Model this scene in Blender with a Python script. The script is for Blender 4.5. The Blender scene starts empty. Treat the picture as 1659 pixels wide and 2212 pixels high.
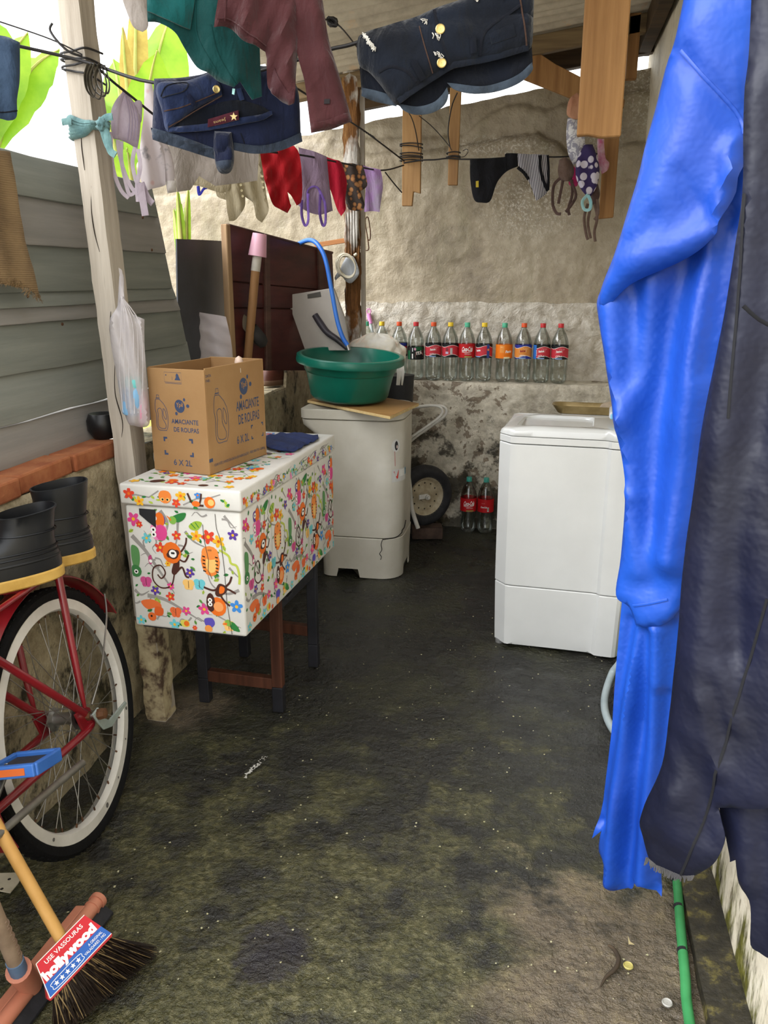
import bpy, bmesh, math, random
import numpy as np
from mathutils import Vector, Matrix, noise as mnoise
from mathutils.geometry import delaunay_2d_cdt

random.seed(7)
scene = bpy.context.scene
COL = scene.collection
R = math.radians

# ------------------------------------------------------------------ camera
IMW, IMH, FPX = 1659.0, 2212.0, 1750.0
CAMZ, PITCH, YAW = 1.38, R(16.1), R(11.0)
cam_data = bpy.data.cameras.new('camera')
cam_data.sensor_width = 36.0
cam_data.lens = 36.0 * FPX / IMH
cam_data.clip_start = 0.02
cam = bpy.data.objects.new('camera', cam_data)
COL.objects.link(cam)
cam.location = (0, 0, CAMZ)
cam.rotation_euler = (R(90) - PITCH, 0, YAW)
scene.camera = cam

# ------------------------------------------------------------------ sky, exposure
world = bpy.data.worlds.new('overcast_sky')
scene.world = world
world.use_nodes = True
bgn = world.node_tree.nodes['Background']
bgn.inputs['Color'].default_value = (0.96, 0.98, 1.0, 1)
bgn.inputs['Strength'].default_value = 1.0
scene.view_settings.view_transform = 'Standard'
scene.view_settings.look = 'None'
scene.view_settings.gamma = 1.0
scene.view_settings.use_curve_mapping = False
scene.view_settings.exposure = 1.75
scene.cycles.transparent_max_bounces = 24

sun_d = bpy.data.lights.new('hazy_sun', 'SUN')
sun_d.energy = 1.3
sun_d.angle = R(50)
sun_o = bpy.data.objects.new('hazy_sun', sun_d)
COL.objects.link(sun_o)
sun_o.rotation_euler = Vector((.62, .50, -.60)).to_track_quat('-Z', 'Y').to_euler()

# ------------------------------------------------------------------ projecting helpers (photo pixel -> point at a real distance)
_ct, _st = math.cos(PITCH), math.sin(PITCH)
_cy, _sy = math.cos(YAW), math.sin(YAW)
CAM = Vector((0, 0, CAMZ))
def ray(u, v):
    a = (u - IMW / 2) / FPX; b = (v - IMH / 2) / FPX
    x, y, z = a, _ct - b * _st, -_st - b * _ct
    return Vector((_cy * x - _sy * y, _sy * x + _cy * y, z))
def PY(u, v, y): d = ray(u, v); return CAM + d * (y / d.y)
def PX(u, v, x): d = ray(u, v); return CAM + d * (x / d.x)
def PZ(u, v, z): d = ray(u, v); return CAM + d * ((z - CAMZ) / d.z)
def PP(u, v, p0, n):
    d = ray(u, v); return CAM + d * ((Vector(p0) - CAM).dot(n) / d.dot(n))

# ------------------------------------------------------------------ colour
def C(h, k=1.0):
    h = h.lstrip('#')
    o = []
    for i in (0, 2, 4):
        c = int(h[i:i + 2], 16) / 255
        o.append((c / 12.92 if c <= 0.04045 else ((c + 0.055) / 1.055) ** 2.4) * k)
    return (o[0], o[1], o[2], 1.0)

class NT:
    """tiny node-tree writer"""
    def __init__(s, name):
        s.m = bpy.data.materials.new(name); s.m.use_nodes = True
        s.t = s.m.node_tree; s.n = s.t.nodes; s.l = s.t.links
        s.b = s.n['Principled BSDF']; s.out = s.n['Material Output']
        s.tc = s.n.new('ShaderNodeTexCoord')
    def link(s, a, b): s.l.new(a, b)
    def mapping(s, scale=(1, 1, 1), loc=(0, 0, 0), rot=(0, 0, 0), src='Object'):
        m = s.n.new('ShaderNodeMapping'); s.link(s.tc.outputs[src], m.inputs[0])
        m.inputs['Location'].default_value = loc; m.inputs['Rotation'].default_value = rot; m.inputs['Scale'].default_value = scale
        return m.outputs[0]
    def noise(s, scale, detail=4, rough=.55, vec=None, dist=0.0):
        n = s.n.new('ShaderNodeTexNoise'); n.inputs['Scale'].default_value = scale; n.inputs['Detail'].default_value = detail
        n.inputs['Roughness'].default_value = rough; n.inputs['Distortion'].default_value = dist
        s.link(vec if vec is not None else s.mapping(), n.inputs['Vector'])
        return n.outputs['Fac']
    def voronoi(s, scale, vec=None, feature='F1', out='Distance', rnd=1.0):
        n = s.n.new('ShaderNodeTexVoronoi'); n.feature = feature; n.inputs['Scale'].default_value = scale
        n.inputs['Randomness'].default_value = rnd
        s.link(vec if vec is not None else s.mapping(), n.inputs['Vector'])
        return n.outputs[out]
    def wave(s, scale, vec=None, axis='X', dist=0., detail=2):
        n = s.n.new('ShaderNodeTexWave'); n.bands_direction = axis; n.inputs['Scale'].default_value = scale
        n.inputs['Distortion'].default_value = dist; n.inputs['Detail'].default_value = detail
        s.link(vec if vec is not None else s.mapping(), n.inputs['Vector'])
        return n.outputs['Fac']
    def ramp(s, fac, stops, interp='LINEAR'):
        n = s.n.new('ShaderNodeValToRGB'); n.color_ramp.interpolation = interp
        e = n.color_ramp.elements
        while len(e) < len(stops): e.new(0.5)
        for i, (p, c) in enumerate(stops):
            e[i].position = p
            e[i].color = c if isinstance(c, tuple) else (c, c, c, 1)
        s.link(fac, n.inputs[0]); return n.outputs[0]
    def mix(s, fac, a, b, mode='MIX'):
        n = s.n.new('ShaderNodeMix'); n.data_type = 'RGBA'; n.blend_type = mode
        for i, v in ((0, fac), (6, a), (7, b)):
            if isinstance(v, (int, float)): n.inputs[i].default_value = v if i == 0 else (v, v, v, 1)
            elif isinstance(v, tuple): n.inputs[i].default_value = v
            else: s.link(v, n.inputs[i])
        return n.outputs[2]
    def math(s, op, a, b=None, clamp=False):
        n = s.n.new('ShaderNodeMath'); n.operation = op; n.use_clamp = clamp
        for i, v in ((0, a), (1, b)):
            if v is None: continue
            if isinstance(v, (int, float)): n.inputs[i].default_value = v
            else: s.link(v, n.inputs[i])
        return n.outputs[0]
    def sep(s, src='Object'):
        n = s.n.new('ShaderNodeSeparateXYZ'); s.link(s.tc.outputs[src], n.inputs[0]); return n.outputs
    def bump(s, h, strength=.4, dist=.01, prev=None):
        n = s.n.new('ShaderNodeBump'); n.inputs['Strength'].default_value = strength; n.inputs['Distance'].default_value = dist
        s.link(h, n.inputs['Height'])
        if prev is not None: s.link(prev, n.inputs['Normal'])
        return n.outputs[0]
    def set(s, **k):
        nm = dict(color='Base Color', rough='Roughness', metal='Metallic', spec='Specular IOR Level', trans='Transmission Weight',
                  ior='IOR', alpha='Alpha', coat='Coat Weight', sheen='Sheen Weight', normal='Normal', sss='Subsurface Weight',
                  emis='Emission Color', emis_s='Emission Strength', croug='Coat Roughness')
        for a, v in k.items():
            i = s.b.inputs[nm[a]]
            if isinstance(v, (int, float, tuple)): i.default_value = v
            else: s.link(v, i)
        return s.m

_mats = {}
def mat(name, c1, c2=None, scale=8, rough=.6, bump=0., bscale=60, metal=0., spec=.4, stretch=(1, 1, 1), c3=None, detail=5,
        coat=0., lo=.35, hi=.65, bdist=.004, sheen=0., translucent=0.):
    if name in _mats: return _mats[name]
    t = NT(name)
    if isinstance(c1, str): c1 = C(c1)
    vec = t.mapping(stretch)
    if c2 is not None:
        if isinstance(c2, str): c2 = C(c2)
        f = t.noise(scale, detail, .6, vec)
        stops = [(lo, c1), (hi, c2)]
        if c3 is not None: stops.append((min(hi + .12, 1), C(c3) if isinstance(c3, str) else c3))
        t.set(color=t.ramp(f, stops))
    else:
        t.set(color=c1)
    t.set(rough=rough, metal=metal, spec=spec, coat=coat, sheen=sheen)
    if bump: t.set(normal=t.bump(t.noise(bscale, 4, .6, vec), bump, bdist))
    if translucent:
        tr = t.n.new('ShaderNodeBsdfTranslucent'); mx = t.n.new('ShaderNodeMixShader'); mx.inputs[0].default_value = translucent
        src = t.b.inputs['Base Color'].links
        if src: t.link(src[0].from_socket, tr.inputs['Color'])
        else: tr.inputs['Color'].default_value = c1
        t.link(t.b.outputs[0], mx.inputs[1]); t.link(tr.outputs[0], mx.inputs[2]); t.link(mx.outputs[0], t.out.inputs[0])
    _mats[name] = t.m
    return t.m
def wood(name, c1, c2, axis='Z', rough=.75, grain=26., bump=.25, c3=None):
    k = {'X': (.06, 1, 1), 'Y': (1, .06, 1), 'Z': (1, 1, .06)}[axis]
    return mat(name, c1, c2, scale=grain, rough=rough, bump=bump, bscale=grain * 3, stretch=k, spec=.25, c3=c3, lo=.32, hi=.68)

# ------------------------------------------------------------------ objects
def tag(o, label=None, cat=None, group=None, kind=None):
    if label: o['label'] = label
    if cat: o['category'] = cat
    if group: o['group'] = group
    if kind: o['kind'] = kind
    return o
def thing(name, label, cat, loc=(0, 0, 0), group=None, rz=0.):
    o = bpy.data.objects.new(name, None); COL.objects.link(o)
    o.location = loc; o.rotation_euler = (0, 0, rz); o.empty_display_size = .05
    tag(o, label, cat, group)
    return o
def attach(o, parent):
    """parent while the mesh keeps its world coordinates"""
    if parent is None: return o
    o.parent = parent
    if parent.type == 'EMPTY':
        o.matrix_parent_inverse = (Matrix.Translation(parent.location) @ parent.rotation_euler.to_matrix().to_4x4()).inverted()
    return o

class MB:
    def __init__(s): s.v = []; s.f = []; s.c = []
    def add(s, verts, faces, col=None):
        o = len(s.v); s.v += [tuple(p) for p in verts]; s.f += [tuple(i + o for i in f) for f in faces]
        s.c += [col] * len(faces)
        return s
    def box(s, c, size, rot=None):
        hx, hy, hz = size[0] / 2, size[1] / 2, size[2] / 2
        m = rot if rot is not None else Matrix.Identity(3)
        vs = [Vector(c) + m @ Vector((x * hx, y * hy, z * hz)) for x, y, z in
              [(-1, -1, -1), (1, -1, -1), (1, 1, -1), (-1, 1, -1), (-1, -1, 1), (1, -1, 1), (1, 1, 1), (-1, 1, 1)]]
        return s.add(vs, [(0, 3, 2, 1), (4, 5, 6, 7), (0, 1, 5, 4), (1, 2, 6, 5), (2, 3, 7, 6), (3, 0, 4, 7)])
    def hexa(s, b, t):
        return s.add(list(b) + list(t), [(0, 3, 2, 1), (4, 5, 6, 7), (0, 1, 5, 4), (1, 2, 6, 5), (2, 3, 7, 6), (3, 0, 4, 7)])
    def tube(s, pts, r, n=10, caps=True, flat=None):
        pts = [Vector(p) for p in pts]; N = len(pts)
        rs = r if isinstance(r, (list, tuple)) else [r] * N
        up = None; rings = []
        for i, p in enumerate(pts):
            d = (pts[min(i + 1, N - 1)] - pts[max(i - 1, 0)])
            if d.length < 1e-9: d = Vector((0, 0, 1))
            d.normalize()
            if up is None:
                up = Vector((0, 0, 1)) if abs(d.z) < .9 else Vector((1, 0, 0))
                if flat is not None: up = Vector(flat)
            a = d.cross(up)
            if a.length < 1e-6: a = d.orthogonal()
            a.normalize(); b = a.cross(d).normalized(); up = b
            if flat is not None:
                rings.append([p + a * (math.cos(2 * math.pi * k / n) * rs[i]) + b * (math.sin(2 * math.pi * k / n) * rs[i] * .22) for k in range(n)])
            else:
                rings.append([p + a * (math.cos(2 * math.pi * k / n) * rs[i]) + b * (math.sin(2 * math.pi * k / n) * rs[i]) for k in range(n)])
        return s.loft(rings, caps)
    def loft(s, rings, caps=True, close=True):
        n = len(rings[0]); vs = [p for r in rings for p in r]; fs = []
        for i in range(len(rings) - 1):
            for k in range(n if close else n - 1):
                k2 = (k + 1) % n
                fs.append((i * n + k, i * n + k2, (i + 1) * n + k2, (i + 1) * n + k))
        if caps:
            fs.append(tuple(reversed(range(n)))); fs.append(tuple((len(rings) - 1) * n + k for k in range(n)))
        return s.add(vs, fs)
    def lathe(s, prof, c=(0, 0, 0), n=28, m=None, caps=False):
        c = Vector(c); rings = []
        for (r, z) in prof:
            ring = []
            for k in range(n):
                a = 2 * math.pi * k / n; q = Vector((r * math.cos(a), r * math.sin(a), z))
                ring.append(c + (m @ q if m is not None else q))
            rings.append(ring)
        return s.loft(rings, caps)
    def prism(s, pts, off):
        """closed outline of 3-D points extruded by off"""
        n = len(pts); off = Vector(off); a = [Vector(p) for p in pts]; b = [p + off for p in a]
        fs = [tuple(reversed(range(n))), tuple(range(n, 2 * n))] + [(i, (i + 1) % n, n + (i + 1) % n, n + i) for i in range(n)]
        return s.add(a + b, fs)
    def grid(s, fn, nu, nv):
        vs = [fn(i / nu, j / nv) for j in range(nv + 1) for i in range(nu + 1)]
        fs = [(j * (nu + 1) + i, j * (nu + 1) + i + 1, (j + 1) * (nu + 1) + i + 1, (j + 1) * (nu + 1) + i) for j in range(nv) for i in range(nu)]
        return s.add(vs, fs)
    def mesh(s, name):
        me = bpy.data.meshes.new(name); me.from_pydata(s.v, [], s.f)
        return me
    def build(s, name, m, parent=None, smooth=0, bevel=0., bseg=2, fix=True, local=False):
        me = s.mesh(name)
        bm = bmesh.new(); bm.from_mesh(me)
        if fix: bmesh.ops.recalc_face_normals(bm, faces=bm.faces)
        if bevel > 0:
            es = [e for e in bm.edges if len(e.link_faces) == 2 and e.calc_face_angle(0) > R(28)]
            bmesh.ops.bevel(bm, geom=es, offset=bevel, segments=bseg, affect='EDGES', profile=.5, clamp_overlap=True)
        bm.to_mesh(me); bm.free()
        if smooth:
            me.polygons.foreach_set('use_smooth', [True] * len(me.polygons))
            me.set_sharp_from_angle(angle=R(smooth))
        if m is not None: me.materials.append(m)
        o = bpy.data.objects.new(name, me); COL.objects.link(o)
        if parent is not None:
            if local: o.parent = parent
            else: attach(o, parent)
        return o

def spline(pts, k=8, closed=False):
    """Catmull-Rom through points of any dimension"""
    P = [np.array(p, float) for p in pts]; n = len(P); out = []
    rng = range(n) if closed else range(n - 1)
    for i in rng:
        p0 = P[(i - 1) % n] if (closed or i > 0) else P[i]
        p1 = P[i]; p2 = P[(i + 1) % n]
        p3 = P[(i + 2) % n] if (closed or i + 2 < n) else P[(i + 1) % n]
        for j in range(k):
            t = j / k
            out.append(tuple(.5 * ((2 * p1) + (-p0 + p2) * t + (2 * p0 - 5 * p1 + 4 * p2 - p3) * t * t + (-p0 + 3 * p1 - 3 * p2 + p3) * t ** 3)))
    if not closed: out.append(tuple(P[-1]))
    return out
def fbm(p, o=3):
    return mnoise.fractal(Vector(p), 1.0, 2.0, o)

# ------------------------------------------------------------------ cloth: an outline at its own distance, filled, folded and given thickness
class Frame:
    def __init__(s, p0, n, up=(0, 0, 1)):
        s.p0 = Vector(p0); s.n = Vector(n).normalized()
        u = Vector(up); s.e2 = (u - s.n * u.dot(s.n)).normalized(); s.e1 = s.e2.cross(s.n).normalized()
    def px(s, u, v):
        q = PP(u, v, s.p0, s.n) - s.p0
        return (q.dot(s.e1), q.dot(s.e2))
    def at(s, x, y, o=0.): return s.p0 + s.e1 * x + s.e2 * y + s.n * o
def vplane(u, v, y, yawdeg=None):
    """upright plane through pixel (u,v) at distance y, turned yawdeg from facing -Y (None: facing the camera)"""
    p = PY(u, v, y)
    if yawdeg is None: n = Vector((-p.x, -p.y, 0))
    else: n = Vector((math.sin(R(yawdeg)), -math.cos(R(yawdeg)), 0))
    return Frame(p, n)
def inpoly(x, y, P):
    c = False; j = len(P) - 1
    for i in range(len(P)):
        if (P[i][1] > y) != (P[j][1] > y) and x < (P[j][0] - P[i][0]) * (y - P[i][1]) / (P[j][1] - P[i][1]) + P[i][0]: c = not c
        j = i
    return c
def outline_curve(P, k=5, corner=62.):
    """smooth closed outline that keeps its sharp corners"""
    n = len(P); P = [np.array(p) for p in P]; cor = []
    for i in range(n):
        a = P[i] - P[i - 1]; b = P[(i + 1) % n] - P[i]; c = np.dot(a, b) / (np.linalg.norm(a) * np.linalg.norm(b) + 1e-12); cor.append(c < math.cos(R(corner)))
    out = []
    for i in range(n):
        p1, p2 = P[i], P[(i + 1) % n]; d = p2 - p1
        m1 = d.copy() if cor[i] else (p2 - P[i - 1]) / 2; m2 = d.copy() if cor[(i + 1) % n] else (P[(i + 2) % n] - p1) / 2
        L = np.linalg.norm(d)
        for m_ in (m1, m2):
            q = np.linalg.norm(m_)
            if q > 1.6 * L: m_ *= 1.6 * L / q
        for j in range(k):
            t = j / k; out.append(tuple((2*t**3 - 3*t*t + 1) * p1 + (t**3 - 2*t*t + t) * m1 + (-2*t**3 + 3*t*t) * p2 + (t**3 - t*t) * m2))
    return out
class Surf:
    """front surface of a cloth, so that seams, buttons and prints can lie on it"""
    def __init__(s, fr, off): s.fr = fr; s.off = off
    def pt(s, u, v, e=.001):
        x, y = s.fr.px(u, v); return s.fr.at(x, y, s.off(x, y) + e)
def cloth(name, outline, fr, m, parent=None, thick=.012, rim=.03, folds=(), nz=(.004, 9.), sp=.012, smooth=True, base=None, lift=.0015, rough_edge=0., k=5, creases=()):
    """outline in photo pixels on Frame fr; folds = (dx, dy, amp, wavelength, phase) in plane metres"""
    P = [fr.px(u, v) for u, v in outline]
    if smooth: P = outline_curve(P, k)
    if base is None: thick *= .5; rim *= .45
    Q = []
    for i in range(len(P)):
        a = P[i]; b = P[(i + 1) % len(P)]; L = math.hypot(b[0] - a[0], b[1] - a[1]); n = max(1, int(L / sp))
        for j in range(n):
            Q.append((a[0] + (b[0] - a[0]) * j / n, a[1] + (b[1] - a[1]) * j / n))
    P = [Q[0]]
    for q in Q[1:]:
        if math.hypot(q[0] - P[-1][0], q[1] - P[-1][1]) > sp * .3: P.append(q)
    if rough_edge: P = [(x + random.uniform(-1, 1) * rough_edge, y + random.uniform(-1, 1) * rough_edge) for x, y in P]
    A = np.array(P); B = np.roll(A, -1, 0); D = B - A; L2 = (D ** 2).sum(1) + 1e-12
    def dist(x, y):
        t = np.clip(((x - A[:, 0]) * D[:, 0] + (y - A[:, 1]) * D[:, 1]) / L2, 0, 1)
        return math.sqrt((((A[:, 0] + t * D[:, 0] - x) ** 2) + ((A[:, 1] + t * D[:, 1] - y) ** 2)).min())
    x0, y0 = A.min(0); x1, y1 = A.max(0)
    pts = [Vector(p) for p in P]; nb = len(pts)
    j = 0; y = y0 + sp * .5
    while y < y1:
        x = x0 + (sp * .5 if j % 2 else 0)
        while x < x1:
            if inpoly(x, y, P) and dist(x, y) > sp * .45: pts.append(Vector((x, y)))
            x += sp
        y += sp * .87; j += 1
    vs, es, fs, ov, oe, of = delaunay_2d_cdt(pts, [], [list(range(nb))], 1, 1e-6)
    sd = hash(name) % 97 + len(outline) * 1.7
    sd = sum(ord(c) for c in name) * .37 + len(outline)
    CRS = []
    for pts, amp, wd in creases:
        q = np.array(spline([fr.px(u, v) for u, v in pts], 4) if len(pts) > 2 else [fr.px(u, v) for u, v in pts]); CRS.append((q[:-1], q[1:] - q[:-1], amp, wd))
    def fold(x, y):
        o = 0.
        for qa, qd, amp, wd in CRS:
            tt = np.clip(((x - qa[:, 0]) * qd[:, 0] + (y - qa[:, 1]) * qd[:, 1]) / ((qd ** 2).sum(1) + 1e-12), 0, 1)
            d2 = ((qa[:, 0] + tt * qd[:, 0] - x) ** 2 + (qa[:, 1] + tt * qd[:, 1] - y) ** 2).min()
            o += amp * math.exp(-d2 / (wd * wd)) * (.75 + .5 * mnoise.noise(Vector((x * 5, y * 5, wd * 99))))
        for (dx, dy, amp, wl, ph) in folds:
            w = mnoise.noise(Vector((x * 6 + sd, y * 6, ph)))
            o += amp * math.sin(2 * math.pi * (x * dx + y * dy) / wl + ph + w * 1.6)
        if nz[0]: o += nz[0] * fbm((x * nz[1] + sd, y * nz[1], sd * .3), 3)
        return o
    def puff(d):
        q = min(d / rim, 1.0); return thick * math.sqrt(max(0., 1 - (1 - q) ** 2))
    if base is None:
        def fo(x, y): return fold(x, y) + puff(dist(x, y))
        def bo(x, y): return fold(x, y) - puff(dist(x, y))
    else:
        bx = base.fr; 
        def fo(x, y): return base.off(x, y) + lift + puff(dist(x, y))
        def bo(x, y): return base.off(x, y) - .0005
    front = []; back = []; n = len(vs)
    edges_count = {}
    for f in fs:
        for a, b in zip(f, f[1:] + f[:1]):
            kk = (min(a, b), max(a, b)); edges_count[kk] = edges_count.get(kk, 0) + 1
    bset = set(a for kk, c in edges_count.items() if c == 1 for a in kk)
    for i, p in enumerate(vs):
        if i in bset and base is None:
            o = fold(p.x, p.y); front.append(fr.at(p.x, p.y, o + .0009)); back.append(fr.at(p.x, p.y, o - .0009))
        else:
            front.append(fr.at(p.x, p.y, fo(p.x, p.y))); back.append(fr.at(p.x, p.y, bo(p.x, p.y)))
    F2 = [tuple(f) for f in fs] + [tuple(i + n for i in reversed(f)) for f in fs]
    for f in fs:
        for a, b in zip(f, f[1:] + f[:1]):
            if edges_count[(min(a, b), max(a, b))] == 1: F2.append((b, a, a + n, b + n))
    mb = MB(); mb.add(front + back, F2)
    o = mb.build(name, m, parent, smooth=50)
    return o, Surf(fr, fo)
def strip(name, px, S, w, m, parent=None, e=.0012, n=6, k=4):
    """a seam or strap laid on a cloth surface along photo pixels"""
    pts = spline(px, k) if len(px) > 2 else [tuple(np.array(px[0]) + (np.array(px[1]) - np.array(px[0])) * t / 6) for t in range(7)]
    mb = MB(); mb.tube([S.pt(u, v, e) for u, v in pts], w, n, flat=S.fr.n)
    return mb.build(name, m, parent, smooth=60)
def ribbon(name, P3, w, m, parent=None, flat=(0, -1, 0), k=5):
    pts = spline(P3, k) if len(P3) > 2 else P3
    mb = MB(); mb.tube(pts, w, 8, flat=flat)
    return mb.build(name, m, parent, smooth=60)
def rod(name, P3, r, m, parent=None, n=10, k=6, smooth=60):
    pts = spline(P3, k) if len(P3) > 2 else P3
    mb = MB(); mb.tube(pts, r if not isinstance(r, (list, tuple)) else list(np.interp(np.linspace(0, 1, len(pts)), np.linspace(0, 1, len(r)), r)), n)
    return mb.build(name, m, parent, smooth=smooth)

# ------------------------------------------------------------------ flat print: coloured shapes lying on a surface
_ink = NT('printed_ink')
_at = _ink.n.new('ShaderNodeAttribute'); _at.attribute_name = 'Col'
_ink.set(color=_at.outputs['Color'], rough=.55, spec=.3)
INK = _ink.m
_txt = {}
def text_polys(s, bold=0.0):
    key = (s, bold)
    if key in _txt: return _txt[key]
    cu = bpy.data.curves.new('t', 'FONT'); cu.body = s; cu.size = 1.0; cu.offset = bold; cu.resolution_u = 3
    ob = bpy.data.objects.new('t', cu); COL.objects.link(ob)
    dg = bpy.context.evaluated_depsgraph_get(); dg.update()
    me = ob.evaluated_get(dg).to_mesh()
    vs = [(v.co.x, v.co.y) for v in me.vertices]; fs = [tuple(p.vertices) for p in me.polygons]
    ob.evaluated_get(dg).to_mesh_clear()
    bpy.data.objects.remove(ob); bpy.data.curves.remove(cu)
    if vs:
        x0 = min(v[0] for v in vs); x1 = max(v[0] for v in vs); y0 = min(v[1] for v in vs); y1 = max(v[1] for v in vs)
        vs = [((x - x0) / (x1 - x0), (y - y0) / (y1 - y0)) for x, y in vs]
    _txt[key] = (vs, fs)
    return _txt[key]
class Print:
    """2-D shapes in surface metres mapped by fn(x, y, lift) to 3-D"""
    def __init__(s, fn, step=.00022): s.fn = fn; s.mb = MB(); s.step = step; s.k = 0
    def _l(s, layer): s.k += 1; return .0004 + layer * s.step + (s.k % 50) * 2e-6
    def poly(s, pts, col, layer=0):
        L = s._l(layer); s.mb.add([s.fn(x, y, L) for x, y in pts], [tuple(range(len(pts)))], col)
    def mesh(s, vs, fs, col, layer=0):
        L = s._l(layer); s.mb.add([s.fn(x, y, L) for x, y in vs], fs, col)
    def disc(s, x, y, rx, ry, col, layer=0, n=14, rot=0.):
        c, q = math.cos(rot), math.sin(rot)
        s.poly([(x + c * rx * math.cos(a) - q * ry * math.sin(a), y + q * rx * math.cos(a) + c * ry * math.sin(a)) for a in [2 * math.pi * k / n for k in range(n)]], col, layer)
    def line(s, pts, w, col, layer=0, closed=False, taper=False):
        L = s._l(layer); n = len(pts); vs = []
        for i, p in enumerate(pts):
            a = pts[(i - 1) % n] if (closed or i > 0) else p; b = pts[(i + 1) % n] if (closed or i < n - 1) else p
            dx, dy = b[0] - a[0], b[1] - a[1]; q = math.hypot(dx, dy) + 1e-12
            ww = w / 2 * ((1 - .8 * i / (n - 1)) if taper else 1)
            vs += [(p[0] - dy / q * ww, p[1] + dx / q * ww), (p[0] + dy / q * ww, p[1] - dx / q * ww)]
        fs = [(2 * i, 2 * i + 1, (2 * i + 3) % (2 * n), (2 * i + 2) % (2 * n)) for i in range(n if closed else n - 1)]
        s.mb.add([s.fn(x, y, L) for x, y in vs], fs, col)
    def text(s, t, x, y, w, h, col, layer=0, bold=0.0, rot=0., shear=0., arc=0.):
        vs, fs = text_polys(t, bold); c, q = math.cos(rot), math.sin(rot); o = []
        for a, b in vs:
            X = a * w + b * h * shear; Y = b * h + arc * math.sin(a * math.pi) * h
            o.append((x + c * X - q * Y, y + q * X + c * Y))
        s.mesh(o, fs, col, layer)
    def build(s, name, parent, m=None):
        me = s.mb.mesh(name); ca = me.color_attributes.new('Col', 'FLOAT_COLOR', 'CORNER')
        buf = []
        for p, c in zip(me.polygons, s.mb.c):
            for _ in range(p.loop_total): buf += list(c)
        ca.data.foreach_set('color', buf)
        me.materials.append(m or INK)
        o = bpy.data.objects.new(name, me); COL.objects.link(o); o['kind'] = 'stuff'
        return attach(o, parent)
def planefn(p0, ex, ey):
    p0 = Vector(p0); ex = Vector(ex).normalized(); ey = Vector(ey).normalized(); n = ex.cross(ey).normalized()
    return lambda x, y, l: p0 + ex * x + ey * y + n * l
# ================================================================== THE PLACE
WX = 0.455            # right wall face
LX = -1.25            # left low wall face
LOWY = 4.48           # face of the thick lower back wall
UPY = 4.72            # face of the upper back wall
LEDGE = 0.828
def roof_z(x): return 2.50 + .14 * x
def struct(o): o['kind'] = 'structure'; return o

# ---- floor: wet, mossy, uneven concrete
t = NT('wet_mossy_concrete')
big = t.noise(1.6, 6, .62, dist=.4); mid = t.noise(7., 6, .65); fine = t.noise(55., 5, .7); grit = t.voronoi(130.)
xyz = t.sep()
moss = t.ramp(t.math('ADD', t.math('MULTIPLY', big, .6), t.math('MULTIPLY', mid, .4)), [(.38, C('#171614')), (.48, C('#262520')), (.58, C('#34341f')), (.70, C('#434030'))])
moss = t.mix(t.ramp(fine, [(.35, .0), (.75, .6)]), moss, C('#1a1a16'))
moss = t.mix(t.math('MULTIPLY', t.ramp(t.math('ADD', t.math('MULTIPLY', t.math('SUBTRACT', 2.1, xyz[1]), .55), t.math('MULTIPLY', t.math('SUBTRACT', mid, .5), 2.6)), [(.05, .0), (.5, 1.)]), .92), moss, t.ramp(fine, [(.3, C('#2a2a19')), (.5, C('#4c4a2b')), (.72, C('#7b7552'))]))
# bare brown concrete in the near right corner
mx_ = t.math('MULTIPLY', t.math('ADD', t.math('ADD', xyz[0], .07), t.math('MULTIPLY', t.math('SUBTRACT', big, .5), .9)), 9., True)
my_ = t.math('MULTIPLY', t.math('SUBTRACT', t.math('ADD', 1.72, t.math('MULTIPLY', t.math('SUBTRACT', mid, .5), .9)), xyz[1]), 7., True)
bare = t.math('MULTIPLY', mx_, my_)
brown = t.ramp(t.math('ADD', t.math('MULTIPLY', mid, .6), t.math('MULTIPLY', fine, .4)), [(.36, C('#4d4436')), (.52, C('#6e6150')), (.66, C('#837457'))])
col = t.mix(t.math('MULTIPLY', bare, .85), moss, brown)
# pale worn patch at the foot of the post
dx = t.math('DIVIDE', t.math('ADD', xyz[0], 1.10), .17); dy = t.math('DIVIDE', t.math('SUBTRACT', xyz[1], 2.26), .16)
dd = t.math('SQRT', t.math('ADD', t.math('MULTIPLY', dx, dx), t.math('MULTIPLY', dy, dy)))
patch = t.math('MULTIPLY', t.math('SUBTRACT', t.math('ADD', 1.0, t.math('MULTIPLY', t.math('SUBTRACT', mid, .5), 1.5)), dd), 3., True)
col = t.mix(t.math('MULTIPLY', patch, .8), col, brown)
# tiny light grit
col = t.mix(t.ramp(grit, [(.0, .55), (.10, .0)]), col, C('#8b8a62'))
peb = t.noise(26., 5, .7)
col = t.mix(t.ramp(peb, [(.52, .0), (.72, .55)]), col, C('#15140f'))
# dark dried stain near the broom
sx = t.math('DIVIDE', t.math('ADD', xyz[0], .50), .085); sy = t.math('DIVIDE', t.math('SUBTRACT', xyz[1], 1.33), .10)
sd_ = t.math('SQRT', t.math('ADD', t.math('MULTIPLY', sx, sx), t.math('MULTIPLY', sy, sy)))
stn = t.math('MULTIPLY', t.math('SUBTRACT', t.math('ADD', 1.0, t.math('MULTIPLY', t.math('SUBTRACT', peb, .5), 1.2)), sd_), 4., True)
col = t.mix(t.math('MULTIPLY', stn, .75), col, C('#27232a'))
bm_ = t.bump(fine, .7, .014, t.bump(peb, .75, .028, t.bump(mid, .5, .03)))
wxm = t.math('MULTIPLY', t.math('ADD', xyz[0], .45), 2.2, True); wym = t.math('MULTIPLY', t.math('SUBTRACT', xyz[1], 1.7), 2.2, True)
rg = t.math('SUBTRACT', t.ramp(t.math('ADD', t.math('MULTIPLY', big, .5), t.math('MULTIPLY', mid, .5)), [(.38, .20), (.62, .42)]), t.math('MULTIPLY', t.math('MULTIPLY', wxm, wym), .12))
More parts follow.
